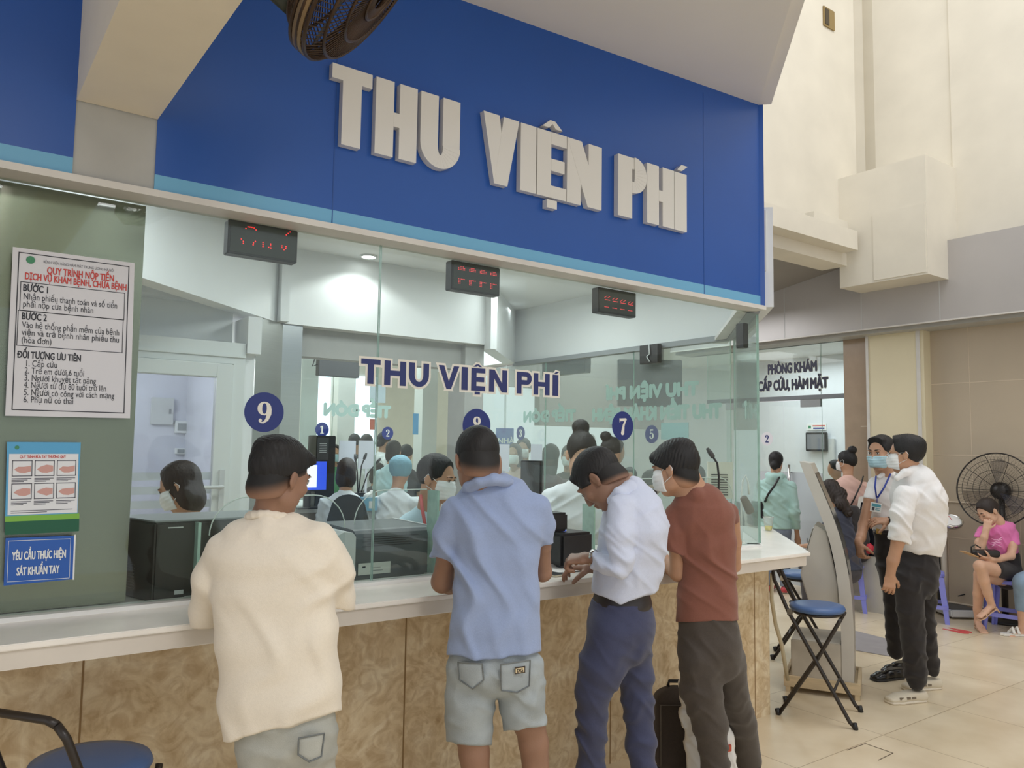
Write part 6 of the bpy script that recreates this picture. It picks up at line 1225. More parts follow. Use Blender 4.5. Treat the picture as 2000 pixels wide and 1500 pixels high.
# green edged glass fins and clear round cornered screens at each window
for k, (px, py0, py1, lab) in enumerate(((379, 1020, 1172, 'green edged glass fin in front of the black machine'), (846, 958, 1126, 'green edged glass fin left of the man in the blue polo'), (1153, 985, 1082, 'green edged glass fin beside the bending man'))):
    b0 = ony(px, py1, 2.875); z1 = ony(px, py0, 2.875)[2]; t = thing('glass_fin', lab, 'glass fin', (b0[0], 2.9, Z), 'glass fins at the windows')
    q = MB(); q.box((b0[0]-.004, 2.848, Z), (b0[0]+.006, 2.93, z1)); q.build('pane', M_glassedge, t); q = MB(); q.box((b0[0]-.03, 2.85, Z), (b0[0]+.03, 2.90, Z+.012)); q.build('foot_clip', M_lgrey, t)
for k, (xa, xb, zt, lab) in enumerate(((PP(392, 1080, 2.96)[0], 1.31, PP(520, 966, 2.96)[2], 'clear rounded acrylic screen behind the man in cream'), (PP(697, 1040, 2.91)[0], PP(842, 1040, 2.91)[0]-.01, PP(800, 957, 2.91)[2], 'clear rounded acrylic screen in front of the male clerk'), (PP(1166, 1050, 2.91)[0], PP(1440, 1000, 2.91)[0], PP(1290, 935, 2.91)[2], 'clear rounded acrylic screen behind the man in rust'))):
    yq = 2.935 if k != 0 else 2.862; r_ = .13; pts = [(xa, Z), (xa, zt-r_)]+[(xa+r_-r_*math.cos(a), zt-r_+r_*math.sin(a)) for a in np.linspace(0.15, 1.57, 8)]+([(xb-r_+r_*math.sin(a), zt-r_+r_*math.cos(a)) for a in np.linspace(0, 1.57, 8)] if k != 1 else [(xb, zt)])+[(xb, Z)]
    t = thing('acrylic_screen', lab, 'screen', ((xa+xb)/2, yq, Z), 'acrylic screens at the windows'); q = MB(); q.prism([(x, yq, z) for x, z in pts], (0, .003, 0)); q.build('pane', M_acrylic, t)
    q = MB(); q.tube([(x, yq+.0015, z) for x, z in pts[1:-1]], .0024, 6); q.build('edge_highlight', mat('acrylic_edge_highlight', (226, 234, 232), .2), t, smooth=True)  # white rim tube: the highlight along the acrylic edge, put in as colour
def paper(name, label, px, py, w, d, rot, z=HC, m_=M_paper, lines=6, curl=.0):
    c = onz(px, py, z+.001); t = thing(name, label, 'paper', c); ux = np.array([math.cos(rot), math.sin(rot), 0]); uy = np.array([-ux[1], ux[0], 0]); q = MB()
    g = [[c+ux*(i/4-.5)*w+uy*(j/4-.5)*d+np.array([0, 0, .0006+curl*((i/4)**2+.3*math.sin(j*1.7))]) for i in range(5)] for j in range(5)]
    q.add([p for r_ in g for p in r_]+[p+np.array([0, 0, .0012]) for r_ in g for p in r_], [(j*5+i+25, j*5+i+26, j*5+i+31, j*5+i+30) for j in range(4) for i in range(4)]+[(j*5+i, j*5+i+5, j*5+i+6, j*5+i+1) for j in range(4) for i in range(4)]); q.build('sheet', m_, t, smooth=True)
    if lines:
        q = MB()
        for j in range(lines): o = c+uy*((.38-.76*j/lines)*d)-ux*.38*w+np.array([0, 0, .003+curl*.9]); q.add([o, o+ux*w*(.7-.1*(j % 3)), o+ux*w*(.7-.1*(j % 3))+uy*d*.02, o+uy*d*.02], [(0, 1, 2, 3)])
        q.build('printed_lines', mat('grey_ink', (90, 90, 100), .6), t)
paper('document', 'creased printed sheet on the counter between the blue polo and the bending man', 1108, 1112, .21, .16, -.25, curl=.010); paper('document', 'white slip under the hands of the bending man', 1128, 1101, .10, .12, .5, curl=.012, lines=0)
paper('document', 'white sheet on the inner desk at far left beside the black machine', 268, 1138, .2, .16, .3, lines=0); 
c = onz(1076, 1123, HC); t = thing('smartphone', 'dark smartphone lying on the counter edge near the blue polo', 'phone', c); ux = nrm([1, .12, 0]); uy = np.array([-ux[1], ux[0], 0]); q = MB(); q.obox(c-ux*.036-uy*.06+np.array([0, 0, .0005]), ux*.072, uy*.125, (0, 0, .008)); q.build('case', mat('pale_gold_phone', (206, 198, 178), .3), t, bevel=.003); q = MB(); q.obox(c-ux*.033-uy*.057+np.array([0, 0, .0087]), ux*.066, uy*.119, (0, 0, .0006)); q.build('screen', M_black, t)
c = onz(1501, 1037, HC)+np.array([0, 0, .001]); t = thing('plastic_cup', 'clear plastic cup with yellow juice on the counter end', 'cup', c); q = MB(); q.lathe([(.022, 0), (.026, .03), (.0335, .088), (.0365, .092), (.0365, .095), (.0325, .09), (.025, .03), (.0205, .002)], c, n=28, capped=False); q.build('cup_wall', glassmat('cup_plastic', (.96, .96, .96), haze=.10, hazecol=(.95, .93, .9)), t, smooth=True); q = MB(); q.lathe([(.0205, .003), (.0252, .033), (.001, .033)], c, n=24); q.build('juice', mat('yellow_juice', (236, 226, 112), .3), t, smooth=True)
# inner desks and equipment
t = thing('reception_desk', 'white reception desk with grey front behind the back bulkhead', 'desk', (3.0, 6.9, 0)); q = MB(); q.box((2.05, 6.55, .99), (4.5, 7.55, 1.03)); q.build('desk_top', M_white, t); q = MB(); q.box((2.1, 7.0, 0), (4.45, 7.05, .985)); q.box((2.1, 6.6, .86), (4.45, 6.64, .985)); q.build('front_panel', mat('desk_grey', (150, 146, 142), .5), t)
for s in (2.75, 3.4, 4.1): q = MB(); q.box((s, 6.62, 0), (s+.04, 7.0, .985)); q.build('support_panel', M_lgrey, t)
c = W(679, 1000, 6.35); t = thing('office_chair', 'black office chair with rounded back behind the nurse with shoulder length hair', 'chair', (c[0], c[1], 0)); q = MB(); zt = W(680, 966, 6.35)[2]; bw = .17
q.prism([c+HR*x+np.array([0, 0, zz-c[2]]) for x, zz in [(-bw, zt-.40), (-bw*.98, zt-.20), (-bw*.75, zt-.06), (-bw*.4, zt-.01), (0, zt), (bw*.4, zt-.01), (bw*.75, zt-.06), (bw*.98, zt-.20), (bw, zt-.40)]], HF*.05); q.build('backrest', M_dark, t, bevel=.012); q = MB(); q.lathe([(.01, .50), (.21, .50), (.23, .53), (.21, .57), (.01, .575)], (c[0]+HF[0]*.25, c[1]+HF[1]*.25, 0)); q.build('seat', M_dark, t, smooth=True); q = MB(); q.tube([(c[0]+HF[0]*.25, c[1]+HF[1]*.25, .04), (c[0]+HF[0]*.25, c[1]+HF[1]*.25, .5)], .025); 
for a in range(5): q.tube([(c[0]+HF[0]*.25, c[1]+HF[1]*.25, .09), (c[0]+HF[0]*.25+.28*math.cos(a*1.257), c[1]+HF[1]*.25+.28*math.sin(a*1.257), .03)], .018)
q.build('base', M_black, t); q = MB(); q.obox(c+HF*.05-HR*.03+np.array([0, 0, .50-c[2]]), HR*.06, HF*.02, (0, 0, zt-.55)); q.build('back_support', M_black, t)
def screen(label, px, py, d, w, h_, yaw, lit=None, name='monitor', zdesk=None):
    c = W(px, py, d); A = head_axes(px, py, yaw, 0); t = thing(name, label, 'monitor', c); q = MB(); q.obox(c-A[0]*w/2-A[2]*h_/2, A[0]*w, A[1]*.035, A[2]*h_); bz = q.build('bezel', M_black, t, bevel=.004)
    q = MB(); q.obox(c-A[0]*w*.46-A[2]*h_*.45-A[1]*.002, A[0]*w*.92, A[1]*.0015, A[2]*h_*.9); q.build('screen', lit or mat('dark_screen', (74, 78, 80), .4), bz)
    if zdesk is not None: q = MB(); q.obox(c-A[0]*.03-A[2]*(h_/2)+A[1]*.02, A[0]*.06, A[1]*.02, (0, 0, zdesk-(c[2]-h_/2))); q.obox(c-A[0]*.1-A[1]*.06+np.array([0, 0, zdesk-c[2]]), A[0]*.2, A[1]*.16, (0, 0, .012)); q.build('stand', M_black, t)
    return t, c, A
tm, c, A = screen('lit blue and white monitor beside the head of the man in cream', 603, 929, 6.75, .34, .27, -18, mat('blue_screen', (52, 84, 214), .4, emit=.75), zdesk=1.03); q = MB(); q.obox(c-A[0]*.15-A[2]*.10-A[1]*.005, A[0]*.22, A[1]*.001, A[2]*.19); q.build('window_area', mat('white_screen', (236, 240, 250), .4, emit=.85), tm)
screen('dark monitor seen behind the shoulder of the man in the blue polo', 1036, 933, 5.3, .15, .23, 25, zdesk=1.06)
t = thing('inner_desk', 'inner desk with monitor behind the white bloused clerk', 'desk', (3.2, 4.3, 0)); dk = W(1050, 975, 5.45); q = MB(); q.box((dk[0]-.35, dk[1]-.22, 1.02), (dk[0]+.30, dk[1]+.22, 1.058)); q.build('desk_top', M_dark, t); q = MB(); q.box((dk[0]-.33, dk[1]+.18, 0), (dk[0]+.28, dk[1]+.20, 1.02)); q.build('back_panel', M_dark, t)
c = W(632, 897, 7.0); t = thing('ticket_tower', 'tall grey ticket machine with vent slots below disc 1', 'ticket machine', (c[0], c[1], 1.031)); q = MB(); q.box((c[0]-.09, c[1]-.05, 1.031), (c[0]+.09, c[1]+.15, c[2]+.21)); q.build('case', M_black, t, bevel=.006); q = MB(); q.box((c[0]-.085, c[1]-.055, c[2]-.14), (c[0]+.02, c[1]-.05, c[2]+.19)); q.build('front_panel', M_dark, t); q = MB()
for i in range(6): q.box((c[0]-.065, c[1]-.058, c[2]+.06+i*.015), (c[0]+.0, c[1]-.055, c[2]+.066+i*.015))
q.build('vent_slots', M_lgrey, t)
for px, lab in ((678, 'left white partition board on the reception glass'), (716, 'right white partition board on the reception glass')): c = W(px, 888, 7.35); q = MB(); q.box((c[0]-.083, c[1]-.005, c[2]-.13), (c[0]+.083, c[1]+.005, c[2]+.13)); q.box((c[0]-.01, c[1]-.004, 1.031), (c[0]+.01, c[1]+.004, c[2]-.13)); tag(q.build('partition_board', mat('white_board', (222, 226, 236), .5)), lab, 'board', 'white boards')
for px, lab in ((985, 'left tall white board behind the blue polo man'), (1049, 'right tall white board behind the dark monitor')): c = W(px, 895, 6.2); q = MB(); q.obox(c-HR*.05-np.array([0, 0, .11]), HR*.09, HF*.01, (0, 0, .22)); q.obox(c-HR*.012+np.array([0, 0, 1.0-c[2]]), HR*.02, HF*.008, (0, 0, c[2]-1.10)); tag(q.build('partition_board', MATS['white_board']), lab, 'board', 'white boards')
c = W(721, 969, 6.65); t = thing('tissue_box', 'blue tissue box on the reception desk beside the seated nurse', 'tissue box', (c[0], c[1], 1.031)); q = MB(); q.box((c[0]-.06, c[1]-.04, 1.031), (c[0]+.06, c[1]+.06, 1.14)); q.build('carton', mat('tissue_blue', (128, 184, 212), .5), t); q = MB(); q.box((c[0]-.02, c[1]-.042, 1.05), (c[0]+.03, c[1]-.0405, 1.11)); q.build('label_panel', M_white, t); S = SDF(); S.ell((c[0], c[1], 1.15), (.05, .03, .03)); S.ell((c[0]+.02, c[1], 1.17), (.02, .02, .03)); V, Fc = S.mesh(.006, folds([((1, 0, .5), .03, .006, (0, 0, 1), .1, None, 1)])); vf_object('tissue', V, Fc, M_paper, t)
def mic(label, pts, d, base):
    P = [W(x, y, d) for x, y in pts]; b0 = P[0]; t = thing('gooseneck_microphone', label, 'microphone', b0, 'gooseneck microphones'); q = MB(); q.tube(P, .006, 8); q.build('gooseneck', M_black, t, smooth=True); dr = nrm(P[-1]-P[-2]); q = MB(); q.tube([P[-1], P[-1]+dr*.03, P[-1]+dr*.06], [.012, .014, .008], 10); q.build('capsule', M_dark, t, smooth=True)
    q = MB(); q.box(b0-np.array([.05, .05, 0 if base is None else b0[2]-base]), b0+np.array([.05, .05, .012])); q.build('desk_base', M_black, t)
mic('gooseneck microphone right of the masked man in rust', [(1403, 985), (1404, 930), (1401, 905), (1393, 893)], 4.3, 1.02)
mic('left short gooseneck microphone above the seated nurse', [(699, 965), (698, 925), (695, 900)], 6.9, 1.031); mic('gooseneck microphone leaning right over the seated nurse', [(700, 968), (706, 910), (711, 897)], 6.95, 1.031); mic('long gooseneck microphone crossing the white boards', [(704, 966), (718, 925), (735, 905)], 7.0, 1.031)
t = thing('desk_extension', 'low side desk behind the angled glass', 'desk', (3.9, 3.9, 0)); q = MB(); q.prism([(4.05, 3.56, .98), (4.56, 3.80, .98), (4.56, 4.9, .98), (4.1, 4.9, .98)], (0, 0, .038)); q.build('desk_top', M_lgrey, t); q = MB(); q.box((4.50, 3.95, 0), (4.54, 4.85, .978)); q.build('panel', M_lgrey, t)
c = W(1407, 938, 4.75); t = thing('louvred_panel', 'white panel with dark louvre slots behind the gooseneck microphone', 'panel', c); q = MB(); q.obox(c-HR*.075-np.array([0, 0, .11]), HR*.15, HF*.02, (0, 0, .22)); q.build('panel', mat('cream_panel', (222, 220, 208), .5), t); q = MB()
for i in range(9): q.obox(c-HR*.055+np.array([0, 0, -.09+i*.015])-HF*.003, HR*.10, HF*.002, (0, 0, .006))
q.build('louvre_slots', M_dark, t)
c = W(1458, 986, 4.55); t = thing('card_reader', 'grey hand-held reader on a loop holder inside the glass corner', 'card reader', c); S = SDF(); S.loft([(c-HR*.015+np.array([0, 0, .035]), .022, .018), (c+HR*.02-np.array([0, 0, .035]), .026, .018)], HR, .01, n=2.6); V, Fc = S.mesh(.004); vf_object('handset', V, Fc, mat('grey_handset', (136, 130, 126), .5), t)
q = MB(); q.tube([c+HR*x+np.array([0, 0, z]) for x, z in ((-.03, -.12), (-.03, .04), (-.02, .14), (-.005, .17), (.01, .13), (.015, .06))], .005, 8); q.tube([c+HR*-.03+np.array([0, 0, 1.042-c[2]]), c+HR*-.03+np.array([0, 0, -.12])], .006, 8); q.build('loop_holder', M_white, t, smooth=True)
c = W(1240, 985, 3.85); t = thing('white_letter_tray', 'white printed form standing behind the bending man and the man in rust', 'form', c); q = MB(); q.obox(c-HR*.09-np.array([0, 0, .05]), HR*.2+np.array([0, 0, .02]), HF*.06+np.array([0, 0, .08]), HF*.002); q.build('sheet', M_paper, t); q = MB(); q.obox(c-HR*.14+HF*.06+np.array([0, 0, -.05]), HR*.26, HF*.12, (0, 0, .12)); q.build('dark_tray', M_dark, t)
# items on the far walls
c = onx(1597, 863, 10.55); t = thing('wall_monitor', 'small wall monitor inside the clinic above the frosted band', 'monitor', c); q = MB(); q.box((10.50, c[1]-.17, c[2]-.14), (10.55, c[1]+.17, c[2]+.14)); q.build('bezel', M_black, t, bevel=.008); q = MB(); q.box((10.496, c[1]-.14, c[2]-.11), (10.50, c[1]+.14, c[2]+.11)); q.build('screen', mat('grey_screen', (128, 130, 136), .3), t)
c = onx(1594, 834, 10.58); t = thing('wall_notice', 'small white notice with red and blue lines above the clinic monitor', 'sign', c); q = MB(); q.box((10.585, c[1]-.16, c[2]-.05), (10.595, c[1]+.16, c[2]+.05)); q.build('board', M_paper, t); q = MB(); q.box((10.582, c[1]-.14, c[2]+.01), (10.585, c[1]+.06, c[2]+.025), 0); q.box((10.582, c[1]-.13, c[2]-.03), (10.585, c[1]+.05, c[2]-.008), 1); q.box((10.582, c[1]+.09, c[2]-.02), (10.585, c[1]+.13, c[2]+.02), 2); q.build('print', [M_redink, mat('blue_ink', (70, 84, 150), .6), MATS['emblem_green']], t)
c = onx(1613, 905, 10.56); q = MB(); q.box((10.55, c[1]-.14, c[2]-.26), (10.6, c[1]+.05, c[2]+.36)); tag(q.build('wall_cabinet', M_lgrey, bevel=.005), 'pale wall cabinet beside the clinic monitor', 'cabinet')
for px, py, w_, h_, mm, lab in ((317, 803, .17, .22, M_lgrey, 'metal electrical panel door on the pale marble wall'), (354, 834, .10, .10, M_white, 'small white breaker box on the pale marble wall'), (352, 881, .08, .05, M_white, 'white wall socket below the breaker box')):
    c = ony(px, py, 6.88); t = thing('wall_box', lab, 'electrical box', c); q = MB(); q.box((c[0]-w_/2, 6.86, c[2]-h_/2), (c[0]+w_/2, 6.90, c[2]+h_/2)); q.build('cover', mm, t, bevel=.004); q = MB(); q.box((c[0]+w_*.28, 6.855, c[2]-.02), (c[0]+w_*.36, 6.86, c[2]+.02)) if w_ > .12 else q.box((c[0]-w_*.33, 6.855, c[2]-h_*.3), (c[0]+w_*.33, 6.86, c[2]+h_*.3)); q.build('latch' if w_ > .12 else 'cover_window', M_grey, t)
q = MB(); 
for z in (1.12, 1.20, 1.28, 1.36): q.box((.32, 4.862, z), (1.355, 4.8645, z+.045))
o = q.build('frosted_strip_film', M_frost, None); tag(o, 'frosted horizontal strips on the white door glass', 'window film')
c = W(986, 852, 8.9); t = thing('direction_sign', 'blue hanging sign with white NHÀ lettering beyond the reception glass', 'sign', c); q = MB(); q.obox(c-HR*.10-np.array([0, 0, .11]), HR*.2, HF*.03, (0, 0, .2)); q.build('board', MATS['sign_blue'], t); q = MB(); q.tube([c+np.array([0, 0, .09])+HF*.015, (c[0]+HF[0]*.015, c[1]+HF[1]*.015, 3.6)], .012, 6); put_text(q, 'NHÀ', c-HR*.08-np.array([0, 0, .08])-HF*.003, HR, (0, 0, 1), .085, .002); q.build('lettering', M_white, t)
c = onx(1318, 842, 4.636); q = MB(); q.box((4.632, c[1]-.14, c[2]-.065), (4.637, c[1]+.14, c[2]+.065)); tag(q.build('notice_sheet', mat('teal_sheet', (176, 208, 212), .5)), 'pale teal notice sheet on the side glass right of disc 5', 'notice')
for px, py, mm, lab in ((728, 829, mat('orange_print', (206, 104, 84), .6), 'small orange poster on the reception glass left of disc 2'), (812, 828, mat('sky_print', (104, 158, 206), .6), 'sky blue narrow poster beside the grey post')): c = ony(px, py, 7.612); q = MB(); w_, h_ = (.032, .055) if px < 760 else (.034, .115); q.box(c-np.array([w_, .0, h_]), c+np.array([w_, .004, h_])); tag(q.build('poster', mm), lab, 'poster')
c = ony(738, 770, 7.614); q = MB(); q.box(c-np.array([.09, 0, .09]), c+np.array([.09, .004, .10])); tag(q.build('hand_written_board', mat('pale_lilac_board', (214, 214, 228), .6)), 'pale lilac notice board high on the reception glass below the letters THU', 'board')

# ------------------------------------------------------------------ kiosk, stools, bags
KP = np.array([4.84, 2.90, 0]); KE = np.array([.485, -.875, 0]); KD = np.array([.875, .485, 0]); KW = .42
def kp(s, z): return KP+KE*s+np.array([0, 0, z])
kiosk = thing('self_service_kiosk', 'silver self-service kiosk with curved screen panel on a wooden tray beside the stools', 'kiosk', KP+KE*-.15+KD*.2)
outer = [(-.206, 1.50), (-.147, 1.35), (-.078, 1.168), (-.025, .995), (.009, .827), (.031, .633), (.039, .407), (.036, .088)]; inner = [(-.035, .088), (-.035, .34), (-.039, .529), (-.048, .691), (-.068, .854), (-.102, 1.017), (-.15, 1.165), (-.217, 1.347), (-.275, 1.512)]
def sm(pts, n=4):
    o = []
    for i in range(len(pts)-1):
        p0, p1, p2, p3 = (np.array(pts[max(0, min(len(pts)-1, j))]) for j in (i-1, i, i+1, i+2))
        for k in range(n): t = k/n; o.append(tuple(.5*(2*p1+(p2-p0)*t+(2*p0-5*p1+4*p2-p3)*t*t+(3*p1-p0-3*p2+p3)*t**3)))
    return o+[pts[-1]]
so, si = sm(outer), sm(inner[1:]); q = MB(); prof = [kp(*p) for p in so]+[kp(*inner[0])]+[kp(*p) for p in si]; n_ = len(prof)
# strip the curved slab into quads so the concave outline stays clean
N_ = 30; ro = [np.array(so[int(round(i*(len(so)-1)/N_))]) for i in range(N_+1)]; ri = [np.array(([inner[0]]+si)[int(round(i*len(si)/N_))]) for i in range(N_+1)][::-1]
for i in range(N_): q.prism([kp(*ro[i]), kp(*ro[i+1]), kp(*ri[i+1]), kp(*ri[i])], KD*KW)
cp_ = q.build('curved_panel', M_silver, kiosk)
q = MB(); 
for i in range(2, N_//2+3): a, b = ro[i], ro[i+1]; q.prism([kp(a[0]+.001, a[1])+KD*.04, kp(b[0]+.001, b[1])+KD*.04, kp(b[0]+.001, b[1])+KD*(KW-.04), kp(a[0]+.001, a[1])+KD*(KW-.04)], KE*.003)
q.build('screen', mat('kiosk_screen', (24, 26, 32), .12), cp_)
q = MB(); q.obox(kp(-.345, .088), KE*.31, KD*KW, (0, 0, .25)); q.build('base_box', mat('stained_silver', (188, 180, 166), .45, noise=.14, nscale=6), kiosk, bevel=.006); bb_ = [o for o in kiosk.children if o.name.startswith('base_box')][0]
q = MB(); hs = [(-.19, 1.092), (-.115, 1.049), (-.05, .70), (-.045, .585), (-.235, .582), (-.285, .76)]; q.prism([kp(*p)+KD*.05 for p in hs], KD*.32); rh_ = q.build('rear_housing', M_silver, kiosk, bevel=.006)
q = MB(); q.prism([kp(-.200, 1.06)+KD*.10-KE*.004, kp(-.272, .80)+KD*.10-KE*.006, kp(-.272, .80)+KD*.32-KE*.006, kp(-.200, 1.06)+KD*.32-KE*.004], -KE*.004); q.build('service_door', M_silver, rh_); q = MB(); q.obox(kp(-.235, .955)+KD*.2-KE*.012, -KE*.004, KD*.012, (0, 0, .03)); q.build('lock', M_dark, rh_)
q = MB(); q.obox(kp(-.349, .14)+KD*.10, -KE*.004, KD*.10, (0, 0, .14)); q.obox(kp(-.349, .22)+KD*.30, -KE*.004, KD*.05, (0, 0, .05)); q.build('cable_cutout', M_black, bb_)
tray = thing('wooden_plinth', 'worn wooden plinth frame under the silver kiosk', 'plinth', kp(-.15, 0)+KD*.2)
for (s0, s1, d0_, d1_) in ((-.39, .075, -.02, .0), (-.39, .075, KW, KW+.02), (-.39, -.37, 0, KW), (.055, .075, 0, KW)): q = MB(); q.obox(kp(s0, .035)+KD*d0_, KE*(s1-s0), KD*(d1_-d0_), (0, 0, .07)); q.build('side_board', M_wood, tray, bevel=.002)
q = MB(); q.obox(kp(-.37, .05), KE*.425, KD*KW, (0, 0, .035)); q.build('deck', M_wood, tray)
for s0, dd in ((-.38, -.015), (.04, -.015), (-.38, KW-.02), (.04, KW-.02)): q = MB(); q.obox(kp(s0, 0)+KD*dd, KE*.03, KD*.03, (0, 0, .06)); q.build('leg', M_wood, tray)
cb = [W(1508, 1120, 4.95), W(1507, 1170, 4.98), W(1515, 1220, 5.0), W(1527, 1260, 5.02), W(1538, 1290, 5.05)]; cb[-1][2] = .12; q = MB(); q.tube(cb, .013, 8); tag(q.build('cable_conduit', mat('cream_conduit', (214, 202, 172), .5), smooth=True), 'cream flexible conduit hanging from the counter end to the kiosk', 'cable')
k2 = copy_tree(kiosk, W(1710, 1150, 7.95)*np.array([1, 1, 0])-np.array(kiosk.location), 'second kiosk with black screen behind the two standing men', math.radians(-112))
k2.location.z = -.07; k2.scale = (.85, .85, .79)
def stool(label, seat_c, ang, group='folding stools'):
    # local frame: u from the rear feet to the front feet, v along the seat width
    c = np.array(seat_c, float); u = np.array([math.cos(ang), math.sin(ang), 0]); v = np.array([-u[1], u[0], 0]); z = np.array([0, 0, 1.]); t = thing('folding_stool', label, 'stool', (c[0], c[1], 0), group)
    P = lambda a, b, h_: np.array([c[0], c[1], 0])+u*a+v*b+z*h_
    q = MB(); cs_ = P(.035, 0, 0); q.lathe([(.001, .612), (.13, .610), (.168, .618), (.176, .632), (.168, .648), (.12, .656), (.001, .658)], cs_, n=36, sx=.92, xdir=u); st_ = q.build('seat', M_seatblue, t, smooth=True)
    q = MB(); q.lathe([(.001, .598), (.155, .598), (.165, .612), (.001, .612)], cs_, n=30, sx=.9, xdir=u); q.build('seat_pan', M_blackmetal, st_, smooth=True)
    for s in (-1, 1): q = MB(); q.tube([P(.25, s*.175, .012), P(.225, s*.175, .035), P(-.11, s*.15, .62), P(-.19, s*.145, .80), P(-.20, s*.12, .835)], .0115, 10); q.build('leg', M_blackmetal, t, smooth=True)
    for s in (-1, 1): q = MB(); q.tube([P(-.17, s*.135, .012), P(.04, s*.13, .34), P(.17, s*.125, .58), P(.18, s*.12, .60)], .0115, 10); q.build('leg', M_blackmetal, t, smooth=True)
    q = MB(); q.tube([P(-.20, -.12, .835), P(-.203, -.09, .845), P(-.203, .09, .845), P(-.20, .12, .835)], .0115, 10); q.build('back_rail', M_blackmetal, t, smooth=True)
    q = MB(); q.tube([P(.14, -.165, .19), P(.14, .165, .19)], .008, 8); q.tube([P(-.06, -.13, .185), P(-.06, .13, .185)], .008, 8); q.build('stretcher', M_blackmetal, t, smooth=True)
    for s in (-1, 1): q = MB(); q.obox(P(-.115, s*.15-.012, .60), u*.03, v*.024, z*.035); q.build('hinge_bracket', M_chrome, t)
    for a, b in ((.255, .175), (.255, -.175), (-.175, .135), (-.175, -.135)): q = MB(); q.tube([P(a, b, .0), P(a-.008, b, .035)], .015, 10); q.build('rubber_foot', M_black, t, smooth=True)
    return t
SA = math.atan2(-.40, .19); sc_ = (4.40, 2.87, 0); st1 = stool('blue folding stool standing in front of the silver kiosk', sc_, SA)
w2 = W(1557, 1116, 6.1); copy_tree(st1, (w2[0]-sc_[0], w2[1]-sc_[1], 0), 'blue folding stool half hidden behind the silver kiosk', .1)
w3 = W(158, 1487, 2.28); t3 = copy_tree(st1, (w3[0]-sc_[0], w3[1]-sc_[1], 0), 'blue folding stool cut off in the lower left corner of the photo', math.radians(100)); t3.location.z = 0
# suitcase and plastic bag behind the man in rust
c = floor_under(W(1325, 1420, 3.83)); t = thing('suitcase', 'black soft suitcase on the floor against the counter base', 'suitcase', c); S = SDF(); zt = W(1325, 1337, 3.83)[2]; S.loft([(c+np.array([0, 0, .10]), .12, .075), (c+np.array([0, 0, zt-.085]), .12, .075)], HR, .02, n=4); V, Fc = S.mesh(.008, None, [((c[0], c[1], .03), (0, 0, -1))]); vf_object('shell', V, Fc, cloth('black_canvas', (58, 48, 40), .12), t)
q = MB(); q.tube([c+HR*-.05+np.array([0, 0, zt-.012]), c+HR*-.045+np.array([0, 0, zt+.012]), c+HR*.045+np.array([0, 0, zt+.012]), c+HR*.05+np.array([0, 0, zt-.012])], .009, 8); q.build('handle', M_black, t, smooth=True)
for s in (-1, 1): q = MB(); q.lathe([(.001, -.012), (.028, -.012), (.028, .012), (.001, .012)], c+HR*s*.10+np.array([0, 0, .028]), HF, 14); q.build('wheel', M_black, t)
q = MB(); q.tube([c-HF*.077+HR*x+np.array([0, 0, z_]) for x, z_ in ((-.10, .08), (-.10, zt-.08), (.10, zt-.08), (.10, .08))], .003, 6); q.build('zip', mat('grey_zip', (110, 104, 98), .5), t, smooth=True)
c = floor_under(W(1390, 1445, 3.66)); t = thing('plastic_bag', 'white plastic carrier bag with red print behind the legs of the man in rust', 'bag', c); S = SDF(); zt = W(1345, 1322, 3.66)[2]; S.loft([(c+np.array([0, 0, .06]), .115, .035), (c-HR*.01+np.array([0, 0, .24]), .11, .035), (c-HR*.055+np.array([0, 0, .38]), .085, .028), (c-HR*.118+np.array([0, 0, zt-.02]), .04, .018)], HR, .02, n=2.6); V, Fc = S.mesh(.008, folds([(nrm(HR+np.array([0, 0, .3])), .06, .008, (0, 0, 1), .2, None, 1)]), [((c[0], c[1], .004), (0, 0, -1))]); vf_object('bag_body', V, Fc, mat('white_film_plastic', (232, 230, 226), .35), t)
e = W(1414, 1467, 3.615); q = MB(); q.obox(e-HR*.03-np.array([0, 0, .012]), HR*.065+np.array([0, 0, .012]), HF*.02, (0, 0, .026)); q.build('red_print', mat('red_print', (206, 84, 60), .5), t)
# hanging fan at the top left
fc = W(703, -52, 2.0); rr_ = nrm(ray(722, -40)); uu_ = nrm(np.cross(HR, rr_)); ax = nrm(.76*HR-.62*uu_-.16*rr_); t = thing('wall_fan', 'brown caged fan hanging below the ceiling at the top of the photo', 'fan', fc); rx = nrm(np.cross(ax, [0, 0, 1.])); ry = np.cross(ax, rx); M_fan = mat('brown_fan_wire', (72, 54, 40), .35, metal=.5, noise=.2, nscale=20); FR = .245
q = MB()
for h_, r_ in ((0, FR), (.02, FR*.995), (-.02, FR*.995), (-.055, FR*.86), (.055, FR*.86), (.07, FR*.6), (-.07, FR*.6), (.078, FR*.3)): q.tube([fc+ax*h_+r_*(math.cos(a)*rx+math.sin(a)*ry) for a in np.linspace(0, 2*math.pi, 49)[:-1]], .0045 if abs(h_) > .03 else .006, 6, closed=True)
q.build('cage_rim', M_fan, t, smooth=True); q = MB()
for a in np.linspace(0, 2*math.pi, 97)[:-1]:
    dv = math.cos(a)*rx+math.sin(a)*ry; q.tube([fc+ax*.08+dv*.04, fc+ax*.07+dv*FR*.6, fc+ax*.055+dv*FR*.86, fc+ax*.02+dv*FR, fc-ax*.02+dv*FR, fc-ax*.055+dv*FR*.86, fc-ax*.07+dv*FR*.6, fc-ax*.075+dv*.05], .0017, 4)
q.build('cage_wires', M_fan, t, smooth=True); q = MB()
q.lathe([(FR-.002, -.012), (FR+.004, -.012), (FR+.004, .012), (FR-.002, .012)], fc, ax, 48, capped=False); q.build('rim_band', mat('tan_fan_band', (140, 118, 88), .4, metal=.4), t, smooth=True)
